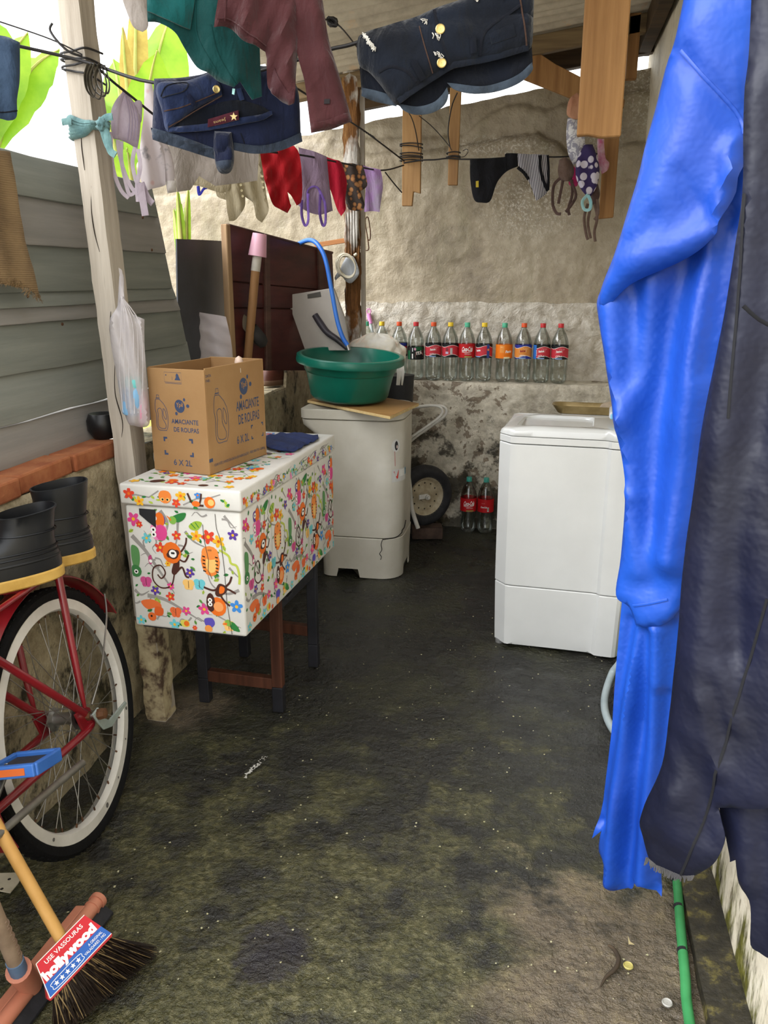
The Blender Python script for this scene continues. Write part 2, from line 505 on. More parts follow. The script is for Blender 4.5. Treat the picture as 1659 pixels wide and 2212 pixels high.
FLOOR_M = t.set(color=col, rough=rg, spec=.7, normal=bm_)
def floor_z(x, y):
    return .006 * fbm((x * 2.2, y * 2.2, 1.)) + .004 * fbm((x * 9, y * 9, 4.), 3)
mb = MB()
mb.grid(lambda a, b: Vector((-1.27 + 1.74 * a, .35 + 4.17 * b, min(0., floor_z(-1.27 + 1.74 * a, .35 + 4.17 * b) - .004))), 116, 300)
struct(mb.build('floor', FLOOR_M, smooth=180, fix=False))

mb = MB(); mb.grid(lambda a, b: Vector((-30 + 60 * a, -30 + 60 * b, -.03 + .01 * fbm((a * 40, b * 40, 0)))), 40, 40)
struct(mb.build('ground', mat('yard_concrete', '#a8a294', '#bbb5a8', 1.2, .85, .3, 20), smooth=180, fix=False))

# ---- back wall
t = NT('upper_plaster')
b1 = t.noise(1.7, 5, .6); b2 = t.noise(14., 5, .65); b3 = t.noise(90., 4, .6); xyz = t.sep()
base = t.ramp(t.math('ADD', t.math('MULTIPLY', b1, .65), t.math('MULTIPLY', b2, .35)), [(.34, C('#7d7261')), (.5, C('#a0947e')), (.68, C('#bcb19c'))])
streak = t.noise(9., 4, .6, t.mapping((1, 1, .12)))
base = t.mix(t.ramp(streak, [(.52, .0), (.75, .35)]), base, C('#7a7a55'))
# patches of small white speckles on the plaster
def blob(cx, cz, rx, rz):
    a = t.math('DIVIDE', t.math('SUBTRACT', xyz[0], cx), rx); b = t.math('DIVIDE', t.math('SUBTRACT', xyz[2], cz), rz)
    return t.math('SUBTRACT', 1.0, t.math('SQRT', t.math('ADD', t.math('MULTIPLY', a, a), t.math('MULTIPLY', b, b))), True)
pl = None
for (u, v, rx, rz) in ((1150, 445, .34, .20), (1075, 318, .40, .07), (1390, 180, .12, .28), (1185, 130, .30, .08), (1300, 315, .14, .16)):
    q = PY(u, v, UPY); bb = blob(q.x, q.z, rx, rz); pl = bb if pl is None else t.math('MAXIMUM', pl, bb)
speckle = t.math('MULTIPLY', t.ramp(t.noise(75., 3, .7), [(.50, .0), (.58, 1.)]), t.math('MULTIPLY', pl, 1.6, True))
base = t.mix(t.math('MULTIPLY', speckle, .55), base, C('#dcd6c8'))
UP_M = t.set(color=base, rough=t.ramp(b2, [(.3, .38), (.7, .62)]), spec=.45, normal=t.bump(b3, .35, .006, t.bump(speckle, .4, .004, t.bump(b2, .5, .02))))

def interp(poly, x):
    if x <= poly[0][0]: return poly[0][1]
    for (a, b), (c, d) in zip(poly, poly[1:]):
        if x <= c: return b + (d - b) * (x - a) / (c - a)
    return poly[-1][1]
def ridge_line(px): return sorted([(PY(u, v, UPY).x, PY(u, v, UPY).z) for u, v in px])
RIDGES = [(ridge_line([(560, 342), (700, 345), (778, 335), (869, 325), (911, 326), (971, 320), (1001, 314), (1077, 300), (1157, 287), (1198, 302), (1230, 330), (1420, 300)]), .075, .28),
          (ridge_line([(1000, 292), (1060, 240), (1120, 222), (1180, 235), (1240, 215), (1420, 190)]), .040, .15),
          (ridge_line([(560, 420), (700, 412), (860, 418), (1000, 400), (1200, 384), (1420, 395)]), .020, .2)]
def top_z(x): return roof_z(x) - .165 + .01 * fbm((x * 5, 0, 2))
def upper(a, b):
    x = -2.35 + 2.83 * a; zt = top_z(x) if x > -1.45 else top_z(-1.45) + (x + 1.45) * .12; z = .5 + (zt - .5) * b
    o = .010 * fbm((x * 3.5, 0, z * 3.5)) + .004 * fbm((x * 15, 3, z * 15))
    for line, amp, dec in RIDGES:
        d = interp(line, x) + .012 * fbm((x * 14, 9, 0)) - z
        if d > 0: o += amp * (1 - math.exp(-d / .022)) * math.exp(-d / dec)
    return Vector((x, UPY - o, z))
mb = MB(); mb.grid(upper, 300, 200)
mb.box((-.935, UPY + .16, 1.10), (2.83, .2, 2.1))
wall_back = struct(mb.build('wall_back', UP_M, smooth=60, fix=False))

t = NT('peeling_limewash')
b1 = t.noise(2.4, 6, .62, dist=.6); b2 = t.noise(16., 6, .68); b3 = t.noise(70., 4, .65); xyz = t.sep()
paint = t.ramp(b2, [(.35, C('#9c9484')), (.55, C('#c0b8a6')), (.7, C('#d0cabb'))])
bare = t.ramp(b2, [(.3, C('#5f5446')), (.7, C('#887a68'))])
peel = t.ramp(t.math('ADD', t.math('MULTIPLY', t.noise(3.4, 7, .66, dist=.3), .75), t.math('MULTIPLY', b2, .25)), [(.525, .0), (.54, 1.)])
col = t.mix(peel, paint, bare)
# black mould and algae creeping up from the wet floor
low = t.math('SUBTRACT', .58, xyz[2]); mould = t.math('ADD', t.math('MULTIPLY', low, 1.4), t.math('MULTIPLY', t.math('SUBTRACT', t.noise(6.5, 7, .7), .5), 3.2))
mould = t.ramp(mould, [(.30, .0), (.55, .9)])
col = t.mix(mould, col, t.ramp(b2, [(.35, C('#1d1a12')), (.6, C('#332d1c')), (.75, C('#4b4a26'))]))
LOW_M = t.set(color=col, rough=t.ramp(b2, [(.3, .45), (.7, .75)]), spec=.4, normal=t.bump(b3, .4, .006, t.bump(peel, .6, -.006, t.bump(b2, .6, .02))))
def lower_front(a, b):
    x = -1.30 + 1.78 * a; z = -.02 + (LEDGE + .02) * b
    o = .012 * fbm((x * 3, 5, z * 3)) + .006 * fbm((x * 13, 8, z * 13))
    e = max(0., 1 - (LEDGE - z) / .03); return Vector((x, LOWY - o * (1 - e * .5) + .008 * e * e, z))
mb = MB(); mb.grid(lower_front, 150, 80)
mb.grid(lambda a, b: Vector((-1.30 + 1.78 * a, LOWY + .008 - .006 * fbm(((-1.30 + 1.78 * a) * 3, 5, LEDGE * 3)) + b * .28, LEDGE + .004 * fbm((a * 20, b * 3, 0)) * min(1, 4 * b))), 150, 8)
lw = mb.build('lower_masonry', LOW_M, wall_back, smooth=60, fix=False); lw['label'] = 'thick lower wall with peeling whitewash and black mould'
# proud plaster band behind the bottles, with a broken upper edge
t = NT('glossy_old_whitewash')
b2 = t.noise(13., 6, .66, dist=.3); b3 = t.noise(60., 4, .6)
peel = t.ramp(t.noise(2.6, 6, .62), [(.60, .0), (.62, 1.)])
col = t.mix(peel, t.ramp(b2, [(.34, C('#a09684')), (.52, C('#bdb5a6')), (.7, C('#d3cec3'))]), C('#7c705e'))
BAND_M = t.set(color=col, rough=t.ramp(b2, [(.3, .25), (.7, .48)]), spec=.6, normal=t.bump(b3, .25, .005, t.bump(b2, .75, .03)))
def band(a, b):
    x = -1.25 + 1.72 * a; zt = PY(1000, 653, 4.69).z + .012 * fbm((x * 6, 0, 7)) + .006 * fbm((x * 25, 0, 7))
    z = LEDGE - .01 + (zt - LEDGE + .01) * min(b, .96) / .96
    o = .012 * fbm((x * 4, 2, z * 4)) + .008 * fbm((x * 14, 2, z * 14))
    return Vector((x, (UPY - .03 - o * (1 if b < .97 else .3)) if b < .97 else UPY + .02, z))
mb = MB(); mb.grid(band, 180, 60)
bd = mb.build('plaster_band', BAND_M, wall_back, smooth=70, fix=False); bd['label'] = 'shiny whitewashed plaster band behind the bottles'

# ---- right wall
t = NT('right_wall_paint')
b1 = t.noise(2.5, 5, .6); b2 = t.noise(22., 5, .65); xyz = t.sep()
col = t.ramp(t.math('ADD', t.math('MULTIPLY', b1, .5), t.math('MULTIPLY', b2, .5)), [(.36, C('#b7ad97')), (.5, C('#d3cab5')), (.68, C('#e0d9c6'))])
st = t.noise(13., 6, .7, t.mapping((1, 1, .22)))
mould = t.ramp(t.math('ADD', t.math('MULTIPLY', t.math('SUBTRACT', .22, xyz[2]), 3.2), t.math('MULTIPLY', t.math('SUBTRACT', st, .5), 3.0)), [(.25, .0), (.6, 1.)])
col = t.mix(mould, col, t.ramp(b2, [(.35, C('#2c281b')), (.55, C('#5e5c22')), (.7, C('#7a7638'))]))
col = t.mix(t.ramp(t.noise(40., 4, .6, t.mapping((1, 1, .3))), [(.66, .0), (.7, .7)]), col, C('#6a5f48'))
RW_M = t.set(color=col, rough=.7, spec=.3, normal=t.bump(b2, .4, .012))
mb = MB(); mb.grid(lambda a, b: Vector((WX - .006 * fbm((1, (-1.6 + 6.5 * a) * 3, 2.7 * b * 3)), -1.6 + 6.5 * a, -.05 + 2.72 * b)), 160, 70)
mb.box((WX + .13, 1.65, 1.31), (.2, 6.5, 2.72))
wall_right = struct(mb.build('wall_right', RW_M, smooth=60, fix=False))
# low kerb along the foot of the right wall
t = NT('mouldy_kerb')
b2 = t.noise(15., 6, .7)
KERB_M = t.set(color=t.ramp(b2, [(.34, C('#17150f')), (.52, C('#2e2a1e')), (.66, C('#6a6130'))]), rough=.55, normal=t.bump(t.noise(60., 4), .5, .01))
mb = MB()
rings = []
for i in range(90):
    y = -1.6 + 4.9 * i / 89; w = .075 + .008 * fbm((y * 4, 0, 0)); h = .022 + .008 * fbm((y * 6, 3, 0))
    rings.append([Vector((WX + .01, y, -.03)), Vector((WX - w - .006, y, -.03)), Vector((WX - w, y, h * .7)), Vector((WX - w * .6, y, h)), Vector((WX + .01, y, h * 1.5))])
mb.loft(rings, True)
struct(mb.build('trim_1', KERB_M, smooth=50)); bpy.data.objects['trim_1']['label'] = 'dark mouldy kerb along the foot of the right wall'

# ---- low left wall with bricks on top
t = NT('mouldy_plaster')
b1 = t.noise(2.2, 5, .6); b2 = t.noise(12., 6, .7); b3 = t.noise(60., 4, .6)
col = t.ramp(b2, [(.34, C('#7d7158')), (.52, C('#a1957a')), (.7, C('#b9ae92'))])
mm = t.ramp(t.math('ADD', t.math('MULTIPLY', t.noise(3.2, 7, .7, t.mapping((1, 1, .55))), .6), t.math('MULTIPLY', b2, .4)), [(.49, .0), (.56, .95)])
col = t.mix(mm, col, t.ramp(b3, [(.4, C('#1a1711')), (.65, C('#332c1a'))]))
col = t.mix(t.ramp(t.noise(4., 5, .6), [(.6, .0), (.72, .5)]), col, C('#4c4c25'))
LW_M = t.set(color=col, rough=.8, spec=.3, normal=t.bump(b3, .4, .008, t.bump(b2, .6, .025)))
def lwt(y): return .862 if y < 3.92 else .945
def leftw(a, b):
    y = -.4 + 4.9 * a; z = -.05 + (lwt(y) + .05) * b
    return Vector((LX + .012 * fbm((3, y * 3, z * 3)) + .005 * fbm((3, y * 14, z * 14)) - (.012 if b > .99 else 0), y, z))
mb = MB(); mb.grid(leftw, 220, 50)
mb.box((LX - .085, 1.76, .38), (.15, 4.32, .95)); mb.box((LX - .085, 4.21, .445), (.15, .58, .995))
wall_left = struct(mb.build('wall_left', LW_M, smooth=60, fix=False))
BRICK_M = mat('old_brick', '#8a4a2c', '#a86b45', 14, .85, .5, 60, c3='#6e5a45')
bk = MB(); bk.box((0, 0, 0), (.115, .235, .05)); bk_me = None
for i in range(7):
    y = .62 + i * .248
    if bk_me is None:
        o = bk.build('brick', BRICK_M, wall_left, bevel=.006); bk_me = o.data
    else:
        o = bpy.data.objects.new('brick', bk_me); COL.objects.link(o); o.parent = wall_left
    o.location = (LX - .062 + random.uniform(-.006, .006), y, .886 + random.uniform(-.003, .003)); o.rotation_euler = (random.uniform(-.02, .02), random.uniform(-.03, .03), random.uniform(-.03, .03))

# ---- roof: fibre-cement sheets on timbers
t = NT('fibre_cement')
b1 = t.noise(2.5, 5, .6); b2 = t.noise(24., 5, .65)
col = t.ramp(t.math('ADD', t.math('MULTIPLY', b1, .6), t.math('MULTIPLY', b2, .4)), [(.36, C('#a1988a')), (.52, C('#b9b0a0')), (.68, C('#c6beae'))])
col = t.mix(t.ramp(t.noise(5., 6, .7), [(.60, .0), (.66, .7)]), col, C('#c4a98b'))
ROOF_M = t.set(color=col, rough=.8, spec=.25, normal=t.bump(b2, .3, .008))
ceiling = bpy.data.objects.new('ceiling', None); COL.objects.link(ceiling); struct(ceiling)
for i in range(4):
    ya = 4.93 - (i + 1) * .90; yb = ya + .96; up = .009 * (i % 2)
    def sh(a, b, ya=ya, yb=yb, up=up, i=i):
        y = ya + (yb - ya) * b; x = -1.34 + 1.98 * a
        return Vector((x, y, roof_z(x) + .016 * math.cos(2 * math.pi * (y - ya) / .107) + up + .010))
    mb = MB(); mb.grid(sh, 6, 108)
    def sh2(a, b): return sh(a, b) + Vector((0, 0, .007))
    n0 = len(mb.v); mb.grid(sh2, 6, 108)
    mb.build('roof_sheet', ROOF_M, ceiling, smooth=180, fix=False)
DARKT = wood('dark_old_timber', '#2e241b', '#54432f', 'X'); 
BEAM_M = wood('grey_timber', '#5a4a37', '#8a7656', 'X')
def slope_beam(name, y, x0, x1, w, h, drop, m, parent):
    mb = MB(); b = []; tt = []
    for x, yy in ((x0, -1), (x1, -1), (x1, 1), (x0, 1)):
        b.append(Vector((x, y + yy * w / 2, roof_z(x) - drop - h))); tt.append(Vector((x, y + yy * w / 2, roof_z(x) - drop)))
    mb.hexa(b, tt); return mb.build(name, m, parent, bevel=.004)
slope_beam('beam', 4.66, -1.30, WX, .06, .10, .012, DARKT, ceiling)
slope_beam('beam', 2.90, -1.32, WX, .055, .09, .012, BEAM_M, ceiling)
mb = MB(); mb.box((.41, 4.2, roof_z(.41) - .06), (.06, 1.0, .10)); mb.build('rafter', DARKT, ceiling, bevel=.004)
# ================================================================== TIMBER: posts, fence, panels, hanging boards
POST_M = wood('weathered_post', '#978d80', '#bfb6a9', 'Z', .8, 22., .5, '#7a6f62')
POSTY = 2.2
def noisy_post(name, secs, m, parent, w, d, seed, wob=.003, n=60):
    """secs: list of (x, y, z) centre line"""
    zs = np.linspace(0, 1, n); C0 = np.array(secs, float); tt = np.linspace(0, 1, len(secs)); rings = []
    for q in zs:
        c = [np.interp(q, tt, C0[:, i]) for i in range(3)]
        ring = []
        for sx, sy in ((-1, -1), (0, -1.02), (1, -1), (1.02, 0), (1, 1), (0, 1), (-1, 1), (-1, 0)):
            e = wob * fbm((sx * 3 + seed, sy * 3, c[2] * 9), 3)
            k = .94 if abs(sx) == 1 and abs(sy) == 1 else 1
            ring.append(Vector((c[0] + sx * w / 2 * k + e * sx, c[1] + sy * d / 2 * k + e * sy, c[2])))
        rings.append(ring)
    mb = MB(); mb.loft(rings); return mb.build(name, m, parent, smooth=35)
pA = PZ(347, 1545, 0.0); pT = PY(160, 0, POSTY)
top = pA + (Vector((pT.x, POSTY, pT.z)) - pA) * 1.07
post = thing('timber_post', 'weathered grey square timber post holding up the clothesline beside the patterned chest', 'post', (pA.x, POSTY, 0))
noisy_post('post_shaft', [(pA.x, POSTY, -.01), (top.x, POSTY, roof_z(top.x) - .003)], POST_M, post, .064, .082, 2)
def post_x(z): return pA.x + (top.x - pA.x) * z / roof_z(top.x)
PAINT_M = mat('flaking_cream_paint', '#c0b391', '#a8997a', 16, .8, .5, 40, c3='#4f3d30', lo=.3, hi=.47)
# flakes of old paint round the foot
noisy_post('paint_flakes', [(pA.x, POSTY - .001, 0.0), (post_x(.36), POSTY - .001, .36)], PAINT_M, post, .068, .086, 6, .006)
# dark splits in the wood
SPLIT = mat('split_dark', '#2a211a', rough=.9)
for zs_, x_ in (([1.45, 1.50, 1.56, 1.62], -.002), ([1.19, 1.24, 1.29], .010), ([.93, .98, 1.06, 1.15], .004), ([1.66, 1.72, 1.78], -.008)):
    rod('crack', [Vector((post_x(z) + x_ + .006 * math.sin(z * 40), POSTY - .0415, z)) for z in zs_], [.0006, .0018, .0006], SPLIT, post, 6)
NAIL_M = mat('rusty_iron', '#4b3527', '#6d4a30', 30, .7, .2, 80, metal=.5)
nail = rod('nail', [Vector((post_x(1.19) + .03, POSTY - .045, 1.185)), Vector((post_x(1.19) + .045, POSTY - .085, 1.20))], .0028, NAIL_M, post, 8)

# rotten post by the back wall
RX, RY = PY(762, 480, 4.32).x, 4.32
t = NT('rotten_wood')
b = t.noise(30., 6, .7, t.mapping((1, 1, .12))); b1 = t.noise(4., 5, .65, t.mapping((1, 1, .5)))
col = t.mix(t.ramp(b1, [(.47, .0), (.53, 1.)]), t.ramp(b, [(.35, C('#8a847c')), (.6, C('#cfcac2'))]), t.ramp(b, [(.3, C('#3a2413')), (.55, C('#7c5530')), (.75, C('#a9804e'))]))
ROT_M = t.set(color=col, rough=.9, spec=.2, normal=t.bump(b, .9, .02))
rp = thing('rotten_post', 'split half-rotten white painted post against the back wall', 'post', (RX, RY, .8))
noisy_post('post_shaft', [(RX, RY, .0), (RX, RY, roof_z(RX) - .005)], ROT_M, rp, .075, .07, 9, .014, 110)
for k in range(5):
    x = RX - .028 + .014 * k
    rod('splinter', [Vector((x, RY - .037 - .004 * (k % 2), 1.22 + .07 * k)), Vector((x + .003, RY - .044, 1.45 + .05 * k)), Vector((x, RY - .037, 1.7 + .06 * k))], [.002, .008, .002], ROT_M, rp, 6)
slope_beam('beam', RY, -1.30, -.80, .07, .075, .012, BEAM_M, ceiling)
mb = MB(); q = PY(784, 480, RY + .03); mb.box((q.x, RY + .03, 1.22), (.022, .026, 2.36)); 
o = mb.build('pipe_strip', mat('grey_conduit', '#a39a8e', '#b8b0a3', 10, .6), bevel=.002)
tag(o, 'narrow grey upright conduit strip beside the rotten post', 'conduit')

# grey plank fence on the low wall
FX = -1.345
zs = [PX(100, v, FX).z for v in (338, 425, 526, 628, 660, 694, 795, 893)]
PLK = [wood('grey_plank_a', '#767a75', '#868983', 'Y', .75, 30, .2), wood('grey_plank_b', '#7f7d7a', '#8f8c88', 'Y', .75, 30, .2), wood('grey_plank_c', '#71756f', '#80837c', 'Y', .75, 30, .2)]
fence = thing('plank_fence', 'fence of weathered grey horizontal planks on the low mouldy wall', 'fence', (FX, 1.9, .87))
def plank(z0, z1, y0, y1, m, j, tilt=0.):
    mb = MB(); x0 = FX - (z0 - .88) * .05 + .010; x1 = FX - (z1 - .88) * .05 - .004
    n = 18; rb = []
    for i in range(n + 1):
        y = y0 + (y1 - y0) * i / n; e0 = .004 * fbm((y * 5, z0 * 9, 0)); e1 = .004 * fbm((y * 5, z1 * 9, 3)); tz = tilt * (y - 1.9)
        rb.append([Vector((x0, y, z0 + e0 + tz)), Vector((x1, y, z1 + e1 + tz)), Vector((x1 - .02, y, z1 + e1 + tz)), Vector((x0 - .02, y, z0 + e0 + tz))])
    mb.loft(rb); return mb.build('plank', m, fence, bevel=.0055, bseg=2, smooth=30)
ends = [2.86, 2.88, 2.90, 2.93, 2.94, 2.96, 3.0, 3.02]
for i in range(7):
    gap = -.004
    plank(zs[i + 1] + gap, zs[i] - gap, .75, ends[i] + random.uniform(-.01, .015), PLK[i % 3], random.choice((0, .004, .007)))
plank(PX(100, 985, FX).z + .002, zs[7] - .008, .75, 2.9, PLK[1], 0., -.006)
for y in (1.15, 2.30, 2.80):
    mb = MB(); mb.box((FX - .105, y, 1.265), (.05, .06, .78)); mb.build('fence_post', wood('fence_post_wood', '#5b4c3a', '#7c6a50', 'Z'), fence, bevel=.004)
for (u, v) in ((50, 640), (125, 700), (300, 470), (320, 540), (95, 1010)):
    q = PX(u, v, FX - .01); mb = MB(); mb.lathe([(.0, .004), (.004, .003), (.005, 0)], (q.x + .013, q.y, q.z), 8, Matrix.Rotation(R(90), 3, 'Y')); mb.build('nail_head', NAIL_M, fence)

# black sheet leaning behind the fence end
BX = -1.42
b0, b1_, b2_, b3_ = PX(382, 516, BX), PX(500, 522, BX), PX(500, 800, BX), PX(382, 800, BX)
mb = MB(); rb = []
for i in range(9):
    f = i / 8; bow = .02 * math.sin(f * math.pi)
    a = b0.lerp(b1_, f); c = b3_.lerp(b2_, f); c.z = .866
    rb.append([a + Vector((bow, 0, 0)), a + Vector((bow - .006, 0, 0)), c + Vector((bow - .006, 0, 0)), c + Vector((bow, 0, 0))])
mb.loft(rb)
tag(mb.build('black_sheet', mat('black_sheet_metal', '#23252a', '#33363c', 6, .38, .1, 20), smooth=40), 'black metal sheet leaning upright between the plank fence and maroon boards', 'metal sheet')

# maroon board panel
MAR = wood('maroon_paint', '#3c1a18', '#532623', 'Y', .45, 18, .15); MAR2 = wood('maroon_worn', '#45302a', '#5d4238', 'Y', .6, 18, .2)
EDGE = wood('sawn_edge', '#7a6048', '#a08462', 'Z')
fm = Frame(PX(484, 640, -1.35), (1, -.25, 0))
mp = thing('maroon_board_panel', 'old maroon painted board panel with battens standing on the low wall', 'panel', (PX(590, 770, -1.33).x, PX(590, 770, -1.33).y, .87))
def slab(name, px, th, m, parent, off=0., fr=None, bev=.003):
    fr = fr or fm; mb = MB(); P = [fr.at(*fr.px(u, v), off) for u, v in px]; mb.prism(P, fr.n * th); return mb.build(name, m, parent, bevel=bev, bseg=1)
slab('board', [(485, 485), (560, 503), (560, 613), (490, 607)], .018, MAR, mp)
slab('board', [(560, 505), (712, 546), (716, 628), (560, 614)], .018, MAR, mp, -.001)
slab('board', [(490, 609), (716, 630), (720, 667), (493, 664)], .018, MAR, mp)
slab('board', [(493, 666), (720, 669), (730, 800), (500, 800)], .018, MAR, mp, -.001)
slab('backing', [(486, 490), (711, 550), (728, 798), (500, 798)], .004, MAR2, mp, -.006)
slab('side_rail', [(476, 484), (485, 485), (500, 800), (489, 800)], .03, EDGE, mp)
slab('batten', [(561, 505), (571, 507), (576, 800), (565, 800)], .03, MAR2, mp)
slab('batten', [(677, 536), (686, 539), (690, 630), (681, 630)], .03, MAR2, mp)
slab('batten', [(485, 483), (486, 487), (712, 549), (713, 544)], .022, MAR2, mp)
# thin brown rail between panel and rotten post
a = PY(680, 530, 4.36); b = PY(748, 519, 4.36); mb = MB()
mb.hexa([a + Vector((0, -.01, -.012)), b + Vector((0, -.01, -.012)), b + Vector((0, .01, -.012)), a + Vector((0, .01, -.012))], [a + Vector((0, -.01, .012)), b + Vector((0, -.01, .012)), b + Vector((0, .01, .012)), a + Vector((0, .01, .012))])
tag(mb.build('timber_rail', wood('orange_rail', '#8f5f3a', '#b07a4c', 'X'), bevel=.002), 'thin orange-brown rail nailed to the rotten post', 'rail')

# boards hanging from the roof
HB = wood('fresh_board', '#7d5833', '#a2794c', 'Z', .75, 26, .35, '#6a4a2d')
HB2 = wood('pale_board', '#886541', '#ab8659', 'Z', .75, 26, .3)
def hang(px, y, th, label, m):
    P = [PY(u, v, y) for u, v in px]; 
    P = [p if v > 1 else Vector((p.x, p.y, roof_z(p.x) - .004)) for p, (u, v) in zip(P, px)]
    mb = MB(); mb.prism(P, (0, th, 0)); o = mb.build('hanging_board', m, bevel=.004); return tag(o, label, 'board', 'boards hanging from the roof')
def upto(u, v, y):
    """pixel of the roof straight above pixel (u,v) at distance y -> keep x, use v=0 as flag"""
    return (u, v)
def hang2(xa, xb, px_bottom, y, th, label, m):
    A = PY(px_bottom[0][0], px_bottom[0][1], y); B = PY(px_bottom[-1][0], px_bottom[-1][1], y)
    P = [Vector((PY(xa, px_bottom[0][1], y).x, y, roof_z(A.x) - .006)), Vector((PY(xb, px_bottom[-1][1], y).x, y, roof_z(B.x) - .006))]
    P += [PY(u, v, y) for u, v in reversed(px_bottom)]
    mb = MB(); mb.prism(P, (0, th, 0)); o = mb.build('hanging_board', m, bevel=.003, bseg=1); return tag(o, label, 'board', 'boards hanging from the roof')
hang2(1246, 1341, [(1246, 293), (1270, 291), (1300, 297), (1341, 294)], 2.40, .03, 'widest orange-brown board, nearest, in front of the hanging mask bundle', HB)
hang2(868, 908, [(868, 445), (890, 445), (893, 414), (908, 418)], 4.22, .025, 'board with a notched lower end hanging in front of the back wall', HB2)
hang2(968, 993, [(967, 400), (988, 400)], 4.22, .022, 'narrowest short board hanging between the notched board and black underpants', HB2)
hang2(1293, 1326, [(1293, 473), (1325, 470)], 4.24, .022, 'board hanging directly behind the flowered mask bundle', HB)
# diagonal brace
a0, a1, a2, a3 = PY(1130, 112, 4.34), PY(1350, 215, 4.34), PY(1348, 232, 4.34), PY(1130, 170, 4.34)
mb = MB(); mb.prism([a0, PY(1170, 118, 4.34), PY(1200, 138, 4.34), a1, a2, PY(1250, 218, 4.34), a3], (0, .03, 0))
tag(mb.build('diagonal_brace', HB, bevel=.003), 'diagonal orange-brown brace board under the rear roof beam', 'brace')
mb = MB(); q = PY(1380, 60, 4.3)
mb.box((.33, 4.34, roof_z(.33) - .14), (.05, .05, .27)); mb.build('hanger_block', HB, ceiling, bevel=.003)
slope_beam('beam', 4.34, -.86, .42, .05, .08, .012, BEAM_M, ceiling)
# ================================================================== CHEST ON A STAND, CARDBOARD BOX
WOODL = wood('stand_brown', '#3b2117', '#5f3a2a', 'Z', .55, 30, .25, '#6e4a38'); BLACKP = mat('stand_black', '#15151a', '#24242a', 12, .55, .2, 50)
CH0 = Vector((-1.112, 1.962, 0)); CHR = R(-3.0)
cex = Vector((math.cos(CHR), math.sin(CHR), 0)); cey = Vector((-math.sin(CHR), math.cos(CHR), 0)); UZ = Vector((0, 0, 1))
CW, CD, CZ0, CZ1, CZ2 = .350, .82, .42, .785, .845
def ch(x, y, z): return CH0 + cex * x + cey * y + UZ * z
# stand
st = thing('wooden_stand', 'dark brown wooden trestle stand with black painted feet under the patterned chest', 'stand', ch(.17, .45, 0))
LEGS = [(PZ(597, 1535, 0)), (PZ(668, 1440, 0)), (PZ(392, 1482, 0)), (PZ(487, 1432, 0))]
LEGS[0] = Vector((-.800, 2.295, 0)); LEGS[1] = Vector((-.775, 2.63, 0)); LEGS[2] = Vector((-1.065, 2.31, 0)); LEGS[3] = Vector((-1.055, 2.66, 0))
for i, p in enumerate(LEGS):
    w = .036
    mb = MB(); mb.box((p.x, p.y, .245), (w, w * .9, .31)); mb.build('leg', WOODL if i in (0, 3) else BLACKP, st, bevel=.003)
    mb = MB(); mb.box((p.x, p.y, .045), (w + .001, w * .9 + .001, .09)); f = mb.build('painted_foot', BLACKP, st, bevel=.003)
for a, b, z in ((0, 2, .10), (1, 3, .14), (0, 1, .375), (2, 3, .375), (0, 2, .385), (1, 3, .385)):
    A, B = LEGS[a].copy(), LEGS[b].copy(); d = (B - A).normalized(); n = Vector((-d.y, d.x, 0)) * .014; h = Vector((0, 0, .02))
    A += d * .017; B -= d * .017; A.z = B.z = z
    mb = MB(); mb.hexa([A - n - h, B - n - h, B + n - h, A + n - h], [A - n + h, B - n + h, B + n + h, A + n + h])
    mb.build('stretcher', WOODL if z < .2 else BLACKP, st, bevel=.003)
for y in (2.30, 2.645):
    mb = MB(); mb.box((-.92, y, .4085), (.34, .05, .013)); mb.build('bearer', BLACKP, st, bevel=.002)

chest = thing('patterned_chest', 'rectangular chest covered in white jungle animal pattern paper, on a wooden stand', 'chest', ch(CW / 2, CD / 2, CZ0))
PAPER = mat('white_adhesive_paper', '#d2d0ca', '#dedcd7', 5, .38, .25, 9, spec=.45, bdist=.01)
def rbox(x0, x1, y0, y1, z0, z1, bulge=0.):
    mb = MB(); mb.hexa([ch(x0, y0, z0), ch(x1, y0, z0), ch(x1, y1, z0), ch(x0, y1, z0)], [ch(x0, y0, z1), ch(x1, y0, z1), ch(x1, y1, z1), ch(x0, y1, z1)])
    return mb
body = rbox(.004, CW - .004, .004, CD - .004, CZ0 + .004, CZ1 - .001).build('body', PAPER, chest, bevel=.008, bseg=3, smooth=40)
lid = rbox(0 - .004, CW + .003, -.004, CD + .003, CZ1 + .0015, CZ2).build('lid', PAPER, chest, bevel=.007, bseg=3, smooth=40)
rbox(.02, CW - .02, .02, CD - .02, CZ0 - .004, CZ0 + .006).build('base', mat('chest_dark_base', '#1b1c22', rough=.5), chest)
